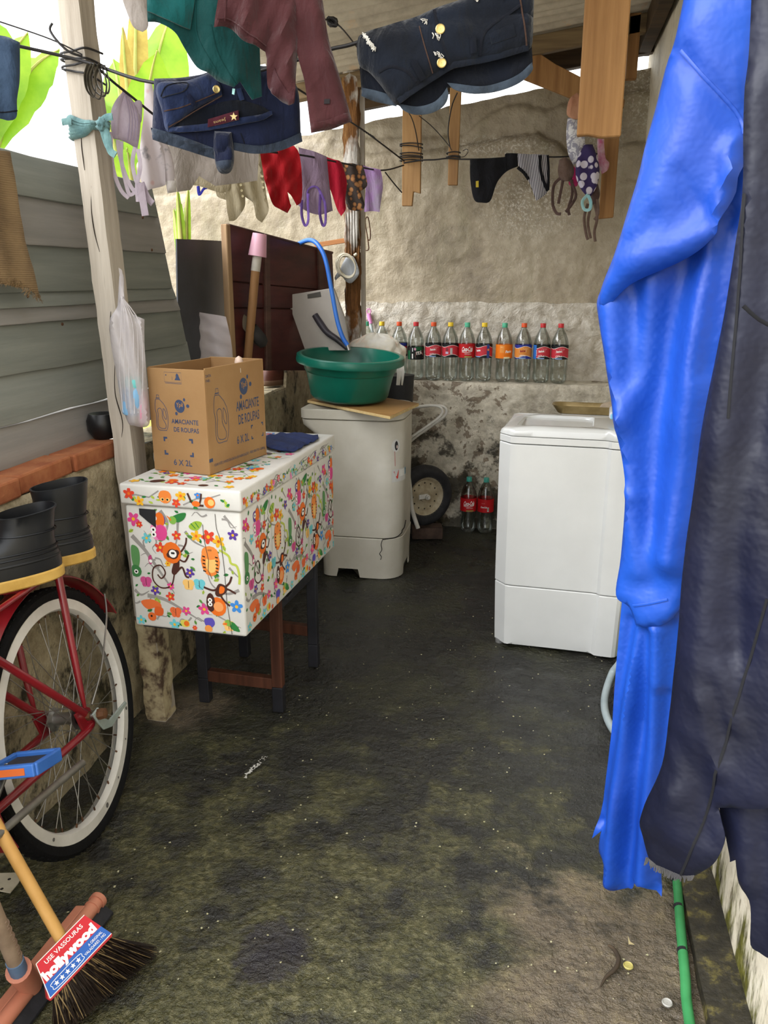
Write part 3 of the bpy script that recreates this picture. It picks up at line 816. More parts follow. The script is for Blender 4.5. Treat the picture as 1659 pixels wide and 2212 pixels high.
# --- printed pattern
RED, PNK, YEL, ORG, PUR, BLU, CYA, GRN, LGR, GRY, BRN, WHT, BLK, DOR, PEA = [C(h) for h in ('#d8442f', '#d8488c', '#eab22c', '#e56f22', '#5a3b96', '#3f86d0', '#6cc4cf', '#2f7a3c', '#a9bf46', '#96928e', '#4a2a22', '#f2f0ec', '#151515', '#c95a1c', '#f0c070')]
def motifs(P, X, Y, w, h, seed, full=True):
    """one repeat of the jungle print, X/Y lower left corner, size w x h (metres)"""
    rd = random.Random(seed); s = h / .42
    def q(u, v): return (X + u * w, Y + (1 - v) * h)
    def flower(u, v, r, c, c2, n=5):
        x, y = q(u, v); r *= s * .72; a0 = rd.random()
        for k in range(n):
            a = a0 + 2 * math.pi * k / n; P.disc(x + .6 * r * math.cos(a), y + .6 * r * math.sin(a), r * .52, r * .34, c, 3, 8, a)
        P.disc(x, y, r * .28, r * .28, c2, 4, 8)
    def leaf(u, v, r, a, c):
        x, y = q(u, v); r *= s; ca, sa = math.cos(a), math.sin(a)
        pts = [(0, 0), (.35, .28), (.75, .22), (1, 0), (.75, -.22), (.35, -.28)]
        P.poly([(x + r * (ca * px - sa * py), y + r * (sa * px + ca * py)) for px, py in pts], c, 2)
        P.line([(x, y), (x + r * ca, y + r * sa)], r * .05, C('#1d4f2a'), 3)
    def branch(pts, wd, c=GRY): P.line([q(*p) for p in spline(pts, 5)], wd * s * 1.6, c, 0, taper=True)
    def blob(pts, c, layer=3): P.poly([q(*p) for p in spline(pts, 4, True)], c, layer)
    def dot(u, v, r, c, layer=5, ry=None): x, y = q(u, v); P.disc(x, y, r * s, (ry or r) * s, c, layer, 12)
    def ln(pts, wd, c, layer=4): P.line([q(*p) for p in spline(pts, 5)], wd * s, c, layer)
    # branches
    branch([(.02, .24), (.14, .36), (.24, .50), (.33, .62), (.38, .70)], .010); branch([(.12, .74), (.28, .76), (.46, .84), (.62, .92)], .010)
    branch([(.0, .70), (.06, .74), (.14, .70)], .008); branch([(.52, .17), (.60, .25), (.74, .30)], .007)
    branch([(.46, .10), (.44, .24), (.40, .34)], .006); branch([(.98, .62), (.86, .66), (.74, .60), (.70, .50)], .007)
    branch([(.66, .78), (.78, .86), (.98, .94)], .006); branch([(.30, .02), (.36, .10), (.35, .18)], .012)
    branch([(.88, .02), (.98, .12)], .006); branch([(.90, .44), (.99, .52)], .006)
    for k in range(16):
        u, v = rd.uniform(.02, .95), rd.uniform(.02, .95); a = rd.uniform(0, 6.3); branch([(u, v), (u + .05 * math.cos(a), v + .05 * math.sin(a)), (u + .10 * math.cos(a + .5), v + .10 * math.sin(a + .5)), (u + .14 * math.cos(a + .2), v + .14 * math.sin(a + .2))], .0045)
    # leaves, flowers
    for i in range(62):
        u, v = rd.random(), rd.random(); leaf(u, v, rd.uniform(.012, .024), rd.uniform(0, 6.3), rd.choice((GRN, GRN, LGR, LGR, C('#5f9440'))))
    for u, v, r, c, c2 in ((.05, .10, .032, PNK, YEL), (.10, .14, .016, RED, YEL), (.16, .25, .024, CYA, YEL), (.28, .32, .026, RED, YEL), (.44, .21, .022, RED, YEL), (.62, .20, .026, YEL, ORG),
                           (.73, .20, .032, RED, YEL), (.82, .23, .028, YEL, DOR), (.95, .17, .024, PUR, YEL), (.34, .45, .014, YEL, DOR), (.54, .51, .022, PUR, YEL), (.20, .69, .022, PUR, YEL),
                           (.35, .64, .018, PNK, YEL), (.34, .73, .022, RED, YEL), (.48, .84, .022, PNK, YEL), (.65, .81, .028, PNK, YEL), (.36, .97, .026, CYA, YEL), (.04, .96, .022, CYA, YEL),
                           (.95, .76, .030, BLU, YEL), (.62, 1.0, .030, ORG, YEL), (.55, .98, .012, RED, YEL)):
        if v < .985: flower(u, v, r, c, c2, 5 if r > .02 else 6)
    # monkey with curled tail
    ln([(.40, .50), (.36, .63), (.26, .66), (.19, .60), (.20, .50), (.27, .47), (.31, .53), (.27, .58), (.235, .55)], .0050, BRN)
    ln([(.43, .37), (.48, .33), (.52, .27), (.53, .22)], .006, BRN); ln([(.44, .40), (.50, .42), (.54, .36)], .006, BRN)
    blob([(.42, .39), (.45, .41), (.44, .49), (.40, .54), (.37, .52), (.39, .45)], BRN, 4); ln([(.41, .52), (.47, .47), (.50, .54), (.53, .55)], .007, BRN)
    dot(.385, .355, .034, ORG, 5, .038); dot(.36, .375, .010, BRN, 6); dot(.43, .35, .010, BRN, 6); dot(.395, .365, .020, BRN, 6, .018); dot(.395, .362, .014, WHT, 7); dot(.388, .357, .004, BLK, 8); dot(.403, .357, .004, BLK, 8)
    # second monkey, upside down
    ln([(.66, .62), (.74, .64), (.80, .62)], .007, BRN); ln([(.80, .62), (.88, .62), (.95, .65)], .007, BRN); ln([(.86, .60), (.90, .56), (.92, .51)], .007, BRN); ln([(.80, .66), (.84, .72), (.89, .76)], .007, BRN)
    blob([(.80, .58), (.87, .60), (.86, .65), (.79, .69), (.76, .66)], BRN, 4); blob([(.81, .60), (.85, .61), (.84, .65), (.80, .66)], ORG, 5)
    dot(.775, .775, .032, ORG, 5, .034); dot(.785, .775, .018, C('#f0a060'), 6); dot(.715, .745, .016, BRN, 5, .034); dot(.71, .725, .008, WHT, 6); dot(.71, .76, .008, WHT, 6); dot(.71, .725, .003, BLK, 7); dot(.71, .76, .003, BLK, 7)
    # striped cat
    dot(.735, .40, .034, C('#e8833a'), 4, .052); dot(.74, .42, .020, PEA, 5, .032); dot(.735, .33, .030, C('#ec8c42'), 5, .024)
    for k in range(5): ln([(.665, .36 + .03 * k), (.69, .365 + .03 * k)], .004, BLK, 6); ln([(.78, .36 + .03 * k), (.805, .365 + .03 * k)], .004, BLK, 6)
    for k in (-1, 0, 1): ln([(.735 + k * .012, .30), (.735 + k * .012, .315)], .002, BLK, 6)
    # owls
    blob([(.22, .05), (.33, .05), (.34, .12), (.27, .13), (.22, .12)], PUR, 4); dot(.295, .09, .018, ORG, 5, .026); dot(.245, .08, .010, WHT, 5); dot(.245, .08, .004, BLK, 6)
    blob([(.21, .14), (.34, .14), (.35, .20), (.31, .25), (.23, .25)], C('#e686b4'), 4); dot(.30, .195, .022, PNK, 5, .028); dot(.23, .175, .010, WHT, 5); dot(.23, .215, .010, WHT, 5); dot(.23, .175, .004, BLK, 6); dot(.23, .215, .004, BLK, 6)
    # green birds, toucan
    blob([(.40, .07), (.47, .03), (.54, .02), (.52, .07), (.46, .10)], GRN, 4); dot(.415, .085, .014, C('#7fae4a'), 5); blob([(.36, .05), (.40, .075), (.395, .09)], ORG, 5)
    blob([(.86, .90), (.92, .90), (.97, .97), (.90, .96)], GRN, 4); dot(.865, .905, .012, C('#7fae4a'), 5); blob([(.81, .92), (.85, .905), (.85, .925)], ORG, 5)
    # caterpillar, chameleon
    blob([(.56, .12), (.62, .08), (.68, .09), (.64, .15), (.58, .15)], C('#9bb83e'), 4); ln([(.58, .10), (.62, .14)], .003, GRN, 5); ln([(.62, .09), (.65, .13)], .003, GRN, 5)
    blob([(.01, .32), (.07, .34), (.08, .42), (.06, .50), (.02, .52), (.0, .42)], C('#5b8f57'), 4); dot(.03, .535, .022, C('#3f7a46'), 5); dot(.035, .54, .008, WHT, 6); dot(.035, .54, .004, BLK, 7)
    # squirrel
    blob([(.06, .79), (.16, .77), (.24, .80), (.24, .85), (.18, .84), (.12, .86), (.07, .83)], C('#e2703a'), 4); blob([(.19, .83), (.26, .84), (.25, .90), (.18, .90)], C('#d85f28'), 4); dot(.15, .92, .016, C('#dd6a30'), 5); dot(.145, .915, .004, BLK, 6)
    # little birds and butterflies
    blob([(.42, .93), (.49, .92), (.50, .97), (.44, .98)], C('#d8cf5a'), 4); dot(.475, .95, .010, ORG, 5)
    blob([(.65, .89), (.72, .88), (.74, .93), (.69, .97), (.65, .94)], C('#5c4fb0'), 4); dot(.68, .975, .014, C('#e8954a'), 5)
    for u, v, c in ((.52, .61, PEA), (.12, .62, C('#c94f8a')), (.62, .60, CYA), (.38, .86, C('#e56a3a')), (.87, .93, PEA)):
        for k in (-1, 1): dot(u + k * .022, v - .012, .013, c, 3); dot(u + k * .016, v + .022, .010, c, 3)
        ln([(u, v - .03), (u, v + .03)], .002, BRN, 4)
    blob([(.16, .41), (.19, .39), (.19, .46), (.165, .46)], C('#b8467a'), 4); dot(.18, .44, .006, WHT, 5)
    # snake
    ln([(.82, .30), (.90, .34), (.92, .40), (.97, .42), (.99, .50), (.985, .57)], .008, C('#b6c24e'), 3)
fn = planefn(ch(.004, .004, CZ0 + .004), cex, UZ)
P = Print(lambda x, y, l: fn(min(max(x, .006), CW - .014), min(max(y, .006), CZ1 - CZ0 - .012), l)); motifs(P, .008, .006, CW - .024, CZ1 - CZ0 - .016, 1); 
P.poly([(.045, .352), (.095, .352), (.092, .30), (.07, .315), (.045, .335)], C('#2a2a2c'), 9)
for pts in ([(.270, .352), (.272, .31), (.282, .28), (.288, .20), (.290, .10), (.300, .005)], [(.232, .32), (.233, .28), (.243, .22), (.240, .19), (.250, .165)]):
    P.line(pts, .0016, C('#4a4642'), 9)
P.build('front_print', chest)['label'] = 'colourful printed jungle animals and flowers'
fn2 = planefn(ch(CW - .004, .004, CZ0 + .004), cey, UZ)
P = Print(lambda x, y, l: fn2(min(max(x, .006), CD - .016), min(max(y, .006), CZ1 - CZ0 - .012), l))
for i in range(3):
    motifs(P, .010 + i * .338, .008, .334, CZ1 - CZ0 - .02, 5 + i)
for x0 in (.20, .43, .52, .60):
    P.line([(x0, .35), (x0 + .008, .25), (x0 + .004, .14), (x0 + .015, .04)], .0015, C('#56524c'), 9)
P.build('side_print', chest)
fn3 = planefn(ch(-.004, -.004, CZ1 + .0015), cex, UZ); fn4 = planefn(ch(CW + .003, -.004, CZ1), cey, UZ); fn5 = planefn(ch(-.004, -.004, CZ2), cex, cey)
P = Print(lambda x, y, l: fn3(min(max(x, .012), CW - .006), min(max(y, .001), CZ2 - CZ1 - .013), l))
lh = CZ2 - CZ1 - .012
for i in range(20):
    u = .02 + .31 * random.random(); v = random.uniform(.008, lh - .008); a = random.uniform(0, 6.3); r = .016
    P.poly([(u + r * (math.cos(a) * px - math.sin(a) * py), v + .7 * r * (math.sin(a) * px + math.cos(a) * py)) for px, py in ((0, 0), (.35, .28), (.75, .22), (1, 0), (.75, -.22), (.35, -.28))], random.choice((GRN, LGR, GRN)), 1)
P.line([(.015, .02), (.05, .03), (.09, .025), (.12, .045)], .004, GRY, 0); P.line([(.19, .01), (.23, .03), (.27, .035), (.30, .046)], .004, GRY, 0)
def fl2(P, x, y, r, c, c2):
    for k in range(5):
        a = 2 * math.pi * k / 5 + x * 50; P.disc(x + .6 * r * math.cos(a), y + .6 * r * math.sin(a), r * .5, r * .34, c, 3, 8, a)
    P.disc(x, y, r * .28, r * .28, c2, 4, 8)
for x, y, r, c in ((.03, .032, .016, RED), (.06, .012, .014, YEL), (.185, .035, .015, YEL), (.17, .014, .012, RED), (.235, .040, .010, BLU)): fl2(P, x, y, r, c, ORG)
P.disc(.138, .030, .019, .019, C('#e8833a'), 4); P.disc(.130, .022, .006, .005, PEA, 5); P.disc(.146, .022, .006, .005, PEA, 5); P.disc(.131, .022, .003, .003, BLK, 6); P.disc(.145, .022, .003, .003, BLK, 6)
P.disc(.268, .022, .016, .016, ORG, 4); P.disc(.272, .022, .009, .009, PEA, 5); P.line([(.205, .044), (.215, .02), (.232, .012), (.25, .012)], .006, BRN, 4); P.line([(.245, .045), (.243, .03), (.238, .015)], .005, BRN, 4); P.disc(.228, .016, .012, .008, ORG, 5)
P.build('lid_front_print', chest)
P = Print(lambda x, y, l: fn4(min(max(x, .012), CD - .006), min(max(y, .002), CZ2 - CZ1 - .012), l))
def scatter(P, W_, H_, n, seed, rs=.014):
    rd = random.Random(seed)
    for i in range(n // 4):
        x, y = rd.uniform(.01, W_ - .05), rd.uniform(.01, H_ - .01); P.line(spline([(x, y), (min(x + .03, W_ - .004), min(max(y + rd.uniform(-.02, .02), .004), H_ - .004)), (min(x + .07, W_ - .004), min(max(y + rd.uniform(-.03, .03), .004), H_ - .004))], 3), .0055, GRY, 0, taper=True)
    for i in range(n):
        x, y, r = rd.uniform(.015, W_ - .015), rd.uniform(.012, H_ - .012), rs * rd.uniform(.6, 1.1); k = rd.random()
        if k < .55:
            a = rd.uniform(0, 6.3); P.poly([(x + r * (math.cos(a) * px - math.sin(a) * py), y + r * (math.sin(a) * px + math.cos(a) * py)) for px, py in ((-.5, 0), (-.15, .28), (.25, .22), (.5, 0), (.25, -.22), (-.15, -.28))], rd.choice((GRN, LGR, C('#5f9440'))), 1)
        elif k < .9: fl2(P, x, y, r * .8, rd.choice((RED, PNK, YEL, ORG, BLU, CYA, PUR)), YEL)
        else: P.disc(x, y, r, r * .7, rd.choice((ORG, C('#e8833a'), BRN, C('#e686b4'))), 3, 10, rd.random() * 3)
scatter(P, CD, lh, 90, 3, .013); P.build('lid_side_print', chest)
P = Print(lambda x, y, l: fn5(x + .01, y + .01, l)); scatter(P, CW - .02, CD - .02, 300, 8, .020); P.build('lid_top_print', chest)

# --- cardboard box
CARD = mat('cardboard', '#94714b', '#a07e56', 3.5, .8, .1, 120, spec=.2)
BOX0 = Vector((-.903, 2.083, CZ2 + .002)); BRZ = R(-11.5)
bx_ = Vector((math.cos(BRZ), math.sin(BRZ), 0)); by_ = Vector((-math.sin(BRZ), math.cos(BRZ), 0))
BW, BD, BH, TK = .190, .312, .297, .0045
def bp(x, y, z): return BOX0 - bx_ * (BW - x) + by_ * y + UZ * z       # x: 0 left .. BW at the near corner
cb = thing('cardboard_box', 'open brown cardboard box printed with blue lettering, standing on the patterned chest', 'box', bp(BW / 2, BD / 2, 0))
def bpanel(name, x0, x1, y0, y1, z0, z1):
    mb = MB(); mb.hexa([bp(x0, y0, z0), bp(x1, y0, z0), bp(x1, y1, z0), bp(x0, y1, z0)], [bp(x0, y0, z1), bp(x1, y0, z1), bp(x1, y1, z1), bp(x0, y1, z1)])
    return mb.build(name, CARD, cb, bevel=.0012, bseg=1)
bpanel('front_panel', 0, BW, 0, TK, 0, BH - .004); bpanel('side_panel', BW - TK, BW, TK, BD - TK, 0, BH); bpanel('side_panel', 0, TK, TK, BD - TK, 0, BH - .002)
bpanel('back_panel', 0, BW, BD - TK, BD, 0, BH); bpanel('bottom_panel', TK, BW - TK, TK, BD - TK, 0, TK)
NAVY = C('#3a4763')
def bottle_outline(P, x, y, w, h, lw):
    def q(p): return (x + p[0] * w, y + p[1] * h)
    P.line([q(p) for p in [(.14, .88), (.10, .86), (.04, .74), (.02, .60), (.10, .45), (.06, .25), (.08, .10), (.18, .02), (.30, 0), (.82, 0), (.93, .10), (.98, .22), (1.0, .45), (.92, .62), (.72, .76), (.44, .87), (.42, .88)]], lw, NAVY)
    P.line([q(p) for p in [(.13, .88), (.43, .88), (.43, .91), (.13, .91)]], lw, NAVY, 0, True); P.line([q(p) for p in [(.18, .92), (.40, .92), (.37, 1.0), (.21, 1.0)]], lw, NAVY, 0, True)
    P.line([q(p) for p in spline([(.30, .62), (.46, .62), (.56, .54), (.56, .36), (.74, .22), (.80, .14), (.72, .06), (.40, .06), (.20, .12), (.18, .30), (.24, .44), (.20, .56)], 4, True)], lw, NAVY, 0, True)
    P.line([q(p) for p in spline([(.70, .62), (.82, .55), (.88, .40), (.82, .32), (.70, .38), (.64, .48), (.66, .60)], 4, True)], lw, NAVY, 0, True)
def logo(P, x, y, r, sx=1.0):
    P.disc(x, y, r * sx, r * 1.12, NAVY, 0, 24, .3); P.disc(x + 1.0 * r * sx, y + 1.15 * r, .22 * r * sx, .28 * r, NAVY); P.disc(x + 1.65 * r * sx, y + .12 * r, .32 * r * sx, .30 * r, NAVY); P.disc(x - .75 * r * sx, y - 1.28 * r, .26 * r * sx, .30 * r, NAVY)
    P.text('Ypê', x - .72 * r * sx, y - .42 * r, 1.4 * r * sx, 1.0 * r, C('#a77c48'), 2, 0.01, .08, .15)
def corners(P, x0, y0, x1, y1, a, w):
    for cx, cy, sx, sy in ((x0, y0, 1, 1), (x1, y0, -1, 1), (x0, y1, 1, -1), (x1, y1, -1, -1)):
        P.poly([(cx, cy), (cx + sx * a, cy), (cx + sx * a, cy + sy * w), (cx + sx * w, cy + sy * w), (cx + sx * w, cy + sy * a), (cx, cy + sy * a)], NAVY)
f1 = planefn(bp(0, 0, 0), bx_, UZ); P = Print(lambda x, y, l: f1(x, y, l))
bottle_outline(P, .018, .118, .043, .100, .0016); logo(P, .103, .190, .0165)
P.text('AMACIANTE', .072, .140, .090, .0135, NAVY, 0, .015); P.text('DE ROUPAS', .078, .117, .084, .0135, NAVY, 0, .015)
corners(P, .040, .048, .140, .100, .0130, .0055); P.text('6 X 2L', .070, .020, .062, .0175, NAVY, 0, .012)
P.line([(.058, .283), (.115, .283), (.115, .256), (.058, .256)], .0008, NAVY, 0, True); P.line([(.084, .262), (.084, .272)], .0008, NAVY)
P.poly([(.092, .262), (.112, .262), (.108, .270), (.105, .278), (.101, .281), (.097, .276), (.097, .269)], NAVY); P.disc(.064, .275, .002, .002, NAVY); P.line([(.06, .253), (.115, .2525)], .0012, NAVY)
P.build('front_lettering', cb)
f2 = planefn(bp(BW, 0, 0), by_, UZ); P = Print(lambda x, y, l: f2(x, y, l))
bottle_outline(P, .035, .082, .072, .155, .0019); logo(P, .195, .227, .0225, 1.0)
P.text('AMACIANTE', .150, .158, .126, .029, NAVY, 0, .012); P.text('DE ROUPAS', .159, .118, .117, .029, NAVY, 0, .012)
P.text('6 X 2L', .146, .062, .066, .024, NAVY, 0, .012); corners(P, .226, .062, .296, .106, .0105, .0042)
P.text('USAR ATÉ 2 ANOS DA DATA DE FABRICAÇÃO - PESO BRUTO: 12,80 kg', .024, .018, .276, .0125, NAVY, 0, .006)
P.poly([(-.0, .036), (.018, .036), (.018, .046), (-.0, .046)], NAVY); P.text('DATA', .006, .272, .026, .0075, NAVY); P.text('FAB.:', .006, .259, .022, .0075, NAVY)
P.poly([(.181, .281), (.184, .281), (.184, .268), (.181, .268)], C('#d8d0c0'), 1)
P.build('side_lettering', cb)
# pale ladle sticking up inside
lad = thing('plastic_ladle', 'pale pink plastic spoon standing inside the cardboard box', 'spoon', bp(.12, .24, .006))
mb = MB(); e = bp(.15, .24, .292); b0 = bp(.10, .2, .01)
rod('handle', [b0, b0.lerp(e, .6), e + Vector((0, 0, -.02))], [.006, .005, .006], mat('pale_plastic', '#d8bfae', rough=.4), lad, 8)
mb = MB(); mb.lathe([(.001, -.02), (.010, -.014), (.0135, 0), (.010, .012), (.001, .018)], e, 14); mb.build('bowl', mat('pale_plastic', '#d8bfae'), lad, smooth=80)
# navy cloth beside the box
fr = Frame(ch(CW * .5, .6, CZ2 + .008), (0, 0, 1), up=(0, 1, 0))
o, S = cloth('folded_jeans', [(590, 940), (625, 936), (655, 938), (687, 940), (686, 948), (660, 960), (640, 972), (612, 974), (590, 970), (575, 965), (560, 950)], fr, mat('navy_denim', '#101d45', '#1b2c5e', 12, .85, .4, 200), None, .012, .03, ((.6, .8, .003, .05, 0),), (.003, 12))
tag(o, 'folded dark navy cloth lying on the chest behind the cardboard box', 'cloth')
# white curved chair arm behind the box
q0, q1, q2, q3 = PY(330, 1022, 2.30), PY(322, 985, 2.30), PY(320, 960, 2.31), PY(334, 942, 2.33)
# ================================================================== WASHING MACHINES, TUB, WHEELBARROW, BOTTLES
WHITE = mat('white_enamel', '#c9cac8', '#d2d3d1', 2.5, .22, spec=.5, coat=.2)
OLDW = mat('aged_white_plastic', '#b9b4a6', '#cdc9be', 3.0, .42, .08, 20, spec=.45, c3='#d6d3ca')
GROOVE = mat('seam_grey', '#6d6d6c', rough=.6)
def resamp(poly, N):
    P = [np.array(p, float) for p in poly]; L = [0.]
    for i in range(len(P)): L.append(L[-1] + np.linalg.norm(P[(i + 1) % len(P)] - P[i]))
    out = []
    for k in range(N):
        s = L[-1] * k / N; i = max(j for j in range(len(P)) if L[j] <= s + 1e-12); f = (s - L[i]) / (L[i + 1] - L[i])
        out.append(tuple(P[i] + (P[(i + 1) % len(P)] - P[i]) * f))
    return out
def rrect(x0, y0, x1, y1, r, k=6):
    """rounded rectangle starting on the left, going round by the front; r = radii (fl, fr, br, bl)"""
    if not isinstance(r, (tuple, list)): r = (r,) * 4
    out = []
    for (cx, cy, a0, q) in ((x0 + r[0], y0 + r[0], 180, r[0]), (x1 - r[1], y0 + r[1], 270, r[1]), (x1 - r[2], y1 - r[2], 0, r[2]), (x0 + r[3], y1 - r[3], 90, r[3])):
        for j in range(k + 1):
            a = R(a0 + 90 * j / k); out.append((cx + q * math.cos(a), cy + q * math.sin(a)))
    return out
# ---- white washer on the right
WM0 = Vector((-.146, 2.922, 0)); WR = R(-4.2)
wx_ = Vector((math.cos(WR), math.sin(WR), 0)); wy_ = Vector((-math.sin(WR), math.cos(WR), 0))
def wp(x, y, z): return WM0 + wx_ * x + wy_ * y + UZ * z
wm = thing('washing_machine', 'bright white top-loading washing machine standing by the right wall', 'washing machine', wp(.24, .26, 0))
FP = [(0, .052), (.048, 0), (.385, 0), (.400, -.017), (.470, -.017), (.485, 0), (.485, .50), (.465, .52), (.02, .52), (0, .50)]
N = 120; FR = resamp(FP, N)
def wring(z, ins=0., arch=0.):
    cx, cy = .2425, .26; out = []
    for x, y in FR:
        d = math.hypot(x - cx, y - cy); k = (1 - ins / max(d, .01))
        xx, yy = cx + (x - cx) * k, cy + (y - cy) * k; zz = z
        if arch and y < .03:
            q = (x - .06) / (.385 - .06)
            if 0 < q < 1: zz = z + arch * math.sin(math.pi * q) ** .7
        out.append(wp(xx, yy, zz))
    return out
mb = MB(); mb.loft([wring(.012, .016), wring(.012, .012, .030), wring(.06, .010, .012), wring(.252, .004), wring(.256, .006)]); mb.build('base', WHITE, wm, smooth=18)
mb = MB(); mb.loft([wring(.259, .005), wring(.262, .003), wring(.50, .001), wring(.80, 0), wring(.803, .003)]); mb.build('body', WHITE, wm, smooth=18)
mb = MB(); mb.loft([wring(.02, .03), wring(.79, .012), wring(.80, .02)]); mb.build('inner_tub', GROOVE, wm, smooth=32)
mb = MB(); mb.loft([wring(.806, .003), wring(.808, 0), wring(.829, 0), wring(.831, .002)]); mb.build('collar', WHITE, wm, smooth=18)
OP = resamp(rrect(.055, .06, .330, .44, .05), N)
def oring(z, ins=0.):
    cx, cy = .1925, .25; return [wp(cx + (x - cx) * (1 - ins), cy + (y - cy) * (1 - ins), z) for x, y in OP]
def tz(x, y, z): return z + .010 * min(1., max(0., y / .5)) + .012 * min(1., max(0, x / .48))
def trise(ring, k=1.):
    o = []
    for p in ring:
        q = p - WM0; x = q.dot(wx_); y = q.dot(wy_); o.append(p + UZ * k * (-.030 * min(1., max(0., y / .5)) + .010 * min(1., max(0., (x - .02) / .1)) - .006))
    return o
mb = MB(); mb.loft([wring(.833, .002), wring(.835, 0), trise(wring(.848, .001)), trise(wring(.858, .006)), trise(wring(.864, .018)), trise(wring(.866, .034)), trise(oring(.866)), trise(oring(.860, .03)), oring(.74, .07), oring(.70, .14)], True); mb.build('top_rim', WHITE, wm, smooth=45)
# control housing with dial
hp = wp(.425, .30, .872)
mb = MB(); mb.box(hp + UZ * .014, (.085, .17, .03), Matrix.Rotation(WR, 3, 'Z')); ct_ = mb.build('control_housing', mat('control_plastic', '#c9ccd0', rough=.25), wm, bevel=.012, bseg=4, smooth=40)
mb = MB(); mb.lathe([(.001, .03), (.020, .03), (.022, .026), (.024, 0)], hp + UZ * .028 + wy_ * .02 - wx_ * .01, 20); mb.build('dial', WHITE, ct_, smooth=40)
mb = MB(); mb.box(hp + UZ * .012 - wy_ * .085 - wx_ * .01, (.055, .018, .02), Matrix.Rotation(WR, 3, 'Z')); mb.build('soap_drawer', mat('pale_blue_plastic', '#7fb9d8', rough=.3), ct_, bevel=.004)
for x in (.03, .45):
    for y in (.05, .47):
        mb = MB(); mb.lathe([(.016, -.004), (.016, .014)], wp(x, y, .0), 12, caps=True); mb.build('foot', GROOVE, wm)
# rear deck carries the tray
mb = MB(); mb.hexa([wp(.19, .522, .70), wp(.485, .522, .70), wp(.485, .66, .70), wp(.19, .66, .70)], [wp(.19, .522, .835), wp(.485, .522, .835), wp(.485, .66, .835), wp(.19, .66, .835)]); mb.build('rear_deck', WHITE, wm, bevel=.006)
GOLD = mat('old_brass_tray', '#8d7a52', '#a8946a', 12, .35, .1, 40, metal=.6)
tr = MB(); oc = resamp(rrect(.155, .535, .475, .655, .03), 40)
def tring(z, k): return [wp(.315 + (x - .315) * k, .595 + (y - .595) * k, z) for x, y in oc]
tr.loft([tring(.8365, .86), tring(.838, .88), tring(.866, 1.0), tring(.870, 1.03), tring(.868, 1.0), tring(.842, .86)], True)
tag(tr.build('metal_tray', GOLD, smooth=40), 'shallow dull brass tray behind the white washing machine', 'tray')
mb = MB(); q = wp(.40, .60, .8425)
mb.lathe([(.001, 0), (.045, .003), (.058, .015), (.050, .030), (.028, .040), (.001, .043)], q, 20); tag(mb.build('round_stone', mat('grey_stone', '#8a7c6a', '#a0917c', 20, .85, .4, 60), smooth=80), 'rounded grey-brown stone lying in the brass tray', 'stone')

# ---- old washing machine
ow = thing('old_washing_machine', 'old yellowed white plastic washing machine with cracked base, behind the chest', 'washing machine', (-.81, 3.74, 0))
ox0, ox1, oy0, oy1 = -1.0, -.617, 3.557, 3.92
def orr(z, grow=0., left=0., feet=False, r=(.05, .10, .08, .05)):
    P = resamp(rrect(ox0 - grow - left, oy0 - grow, ox1 + grow, oy1 + grow, r), 144); out = []
    for x, y in P:
        zz = z
        if feet:
            fx = (x - ox0) / (ox1 - ox0); fy = (y - oy0) / (oy1 - oy0)
            if (.20 < fx < .48) and (fy < .2 or fy > .8): zz = z + .042
            if (.30 < fy < .70): zz = z + .042
        out.append(Vector((x, y, zz)))
    return out
mb = MB(); mb.loft([orr(.0, -.004, feet=True), orr(.0, .0, feet=True), orr(.07, .0), orr(.198, .006), orr(.2005, .004)]); mb.build('base', OLDW, ow, smooth=40)
mb = MB(); mb.loft([orr(.2035, .0), orr(.206, .003), orr(.45, .004), orr(.64, .006), orr(.695, .006, .03), orr(.73, .006, .075), orr(.755, .006, .08), orr(.757, .002, .076)]); mb.build('body', OLDW, ow, smooth=40)
mb = MB(); mb.loft([orr(.02 + .06, -.02), orr(.74, -.015)]); mb.build('inner_drum', mat('dark_gap', '#2a2926', rough=.8), ow)
mb = MB(); mb.loft([orr(.760, .004, .078), orr(.763, .008, .082), orr(.802, .008, .082), orr(.806, .002, .076), orr(.800, -.02, .05)]); mb.build('lid', OLDW, ow, smooth=40)
def ocorner(s, z, l=0.):
    """front right rounded corner: s metres along from the front tangent point"""
    r = .104; cx, cy = ox1 - .10, oy0 + .10; a = -math.pi / 2 + s / r
    if s < 0: return Vector((cx + s, oy0 - .004 - l, z))
    if a > 0: return Vector((ox1 + .004 + l, cy + (s - r * math.pi / 2), z))
    return Vector((cx + (r + l) * math.cos(a), cy + (r + l) * math.sin(a), z))
CR = mat('crack_black', '#15120f', rough=.9)
rod('crack', [ocorner(s, z, .0035) for s, z in ((.01, .10), (.014, .115), (.006, .13), (.016, .15), (.013, .175), (.018, .198))], .0016, CR, ow, 6)
rod('crack', [ocorner(s, z, .0035) for s, z in ((.018, .2), (.08, .205), (.12, .218), (.128, .23), (.155, .238), (.19, .262))], .0020, CR, ow, 6)
P = Print(lambda x, y, l: ocorner(x, y, l + .0045))
def quad(P, x0, y0, x1, y1, c, layer=0):
    n = 6; 
    for i in range(n):
        a, b = x0 + (x1 - x0) * i / n, x0 + (x1 - x0) * (i + 1) / n; P.mesh([(a, y0), (b, y0), (b, y1), (a, y1)], [(0, 1, 2, 3)], c, layer)
quad(P, .062, .475, .165, .535, C('#c9c9c6')); P.disc(.082, .645, .022, .030, C('#cfcfcc'), 0); P.disc(.084, .645, .009, .022, C('#2b2b2e'), 1); P.disc(.087, .640, .004, .008, C('#c8b6b0'), 2)
P.poly([(.070, .525), (.098, .530), (.094, .492), (.088, .488)], C('#c23b34'), 1); quad(P, .102, .498, .142, .530, C('#dcdcd8'), 1); quad(P, .146, .500, .163, .533, C('#6f9fb8'), 1)
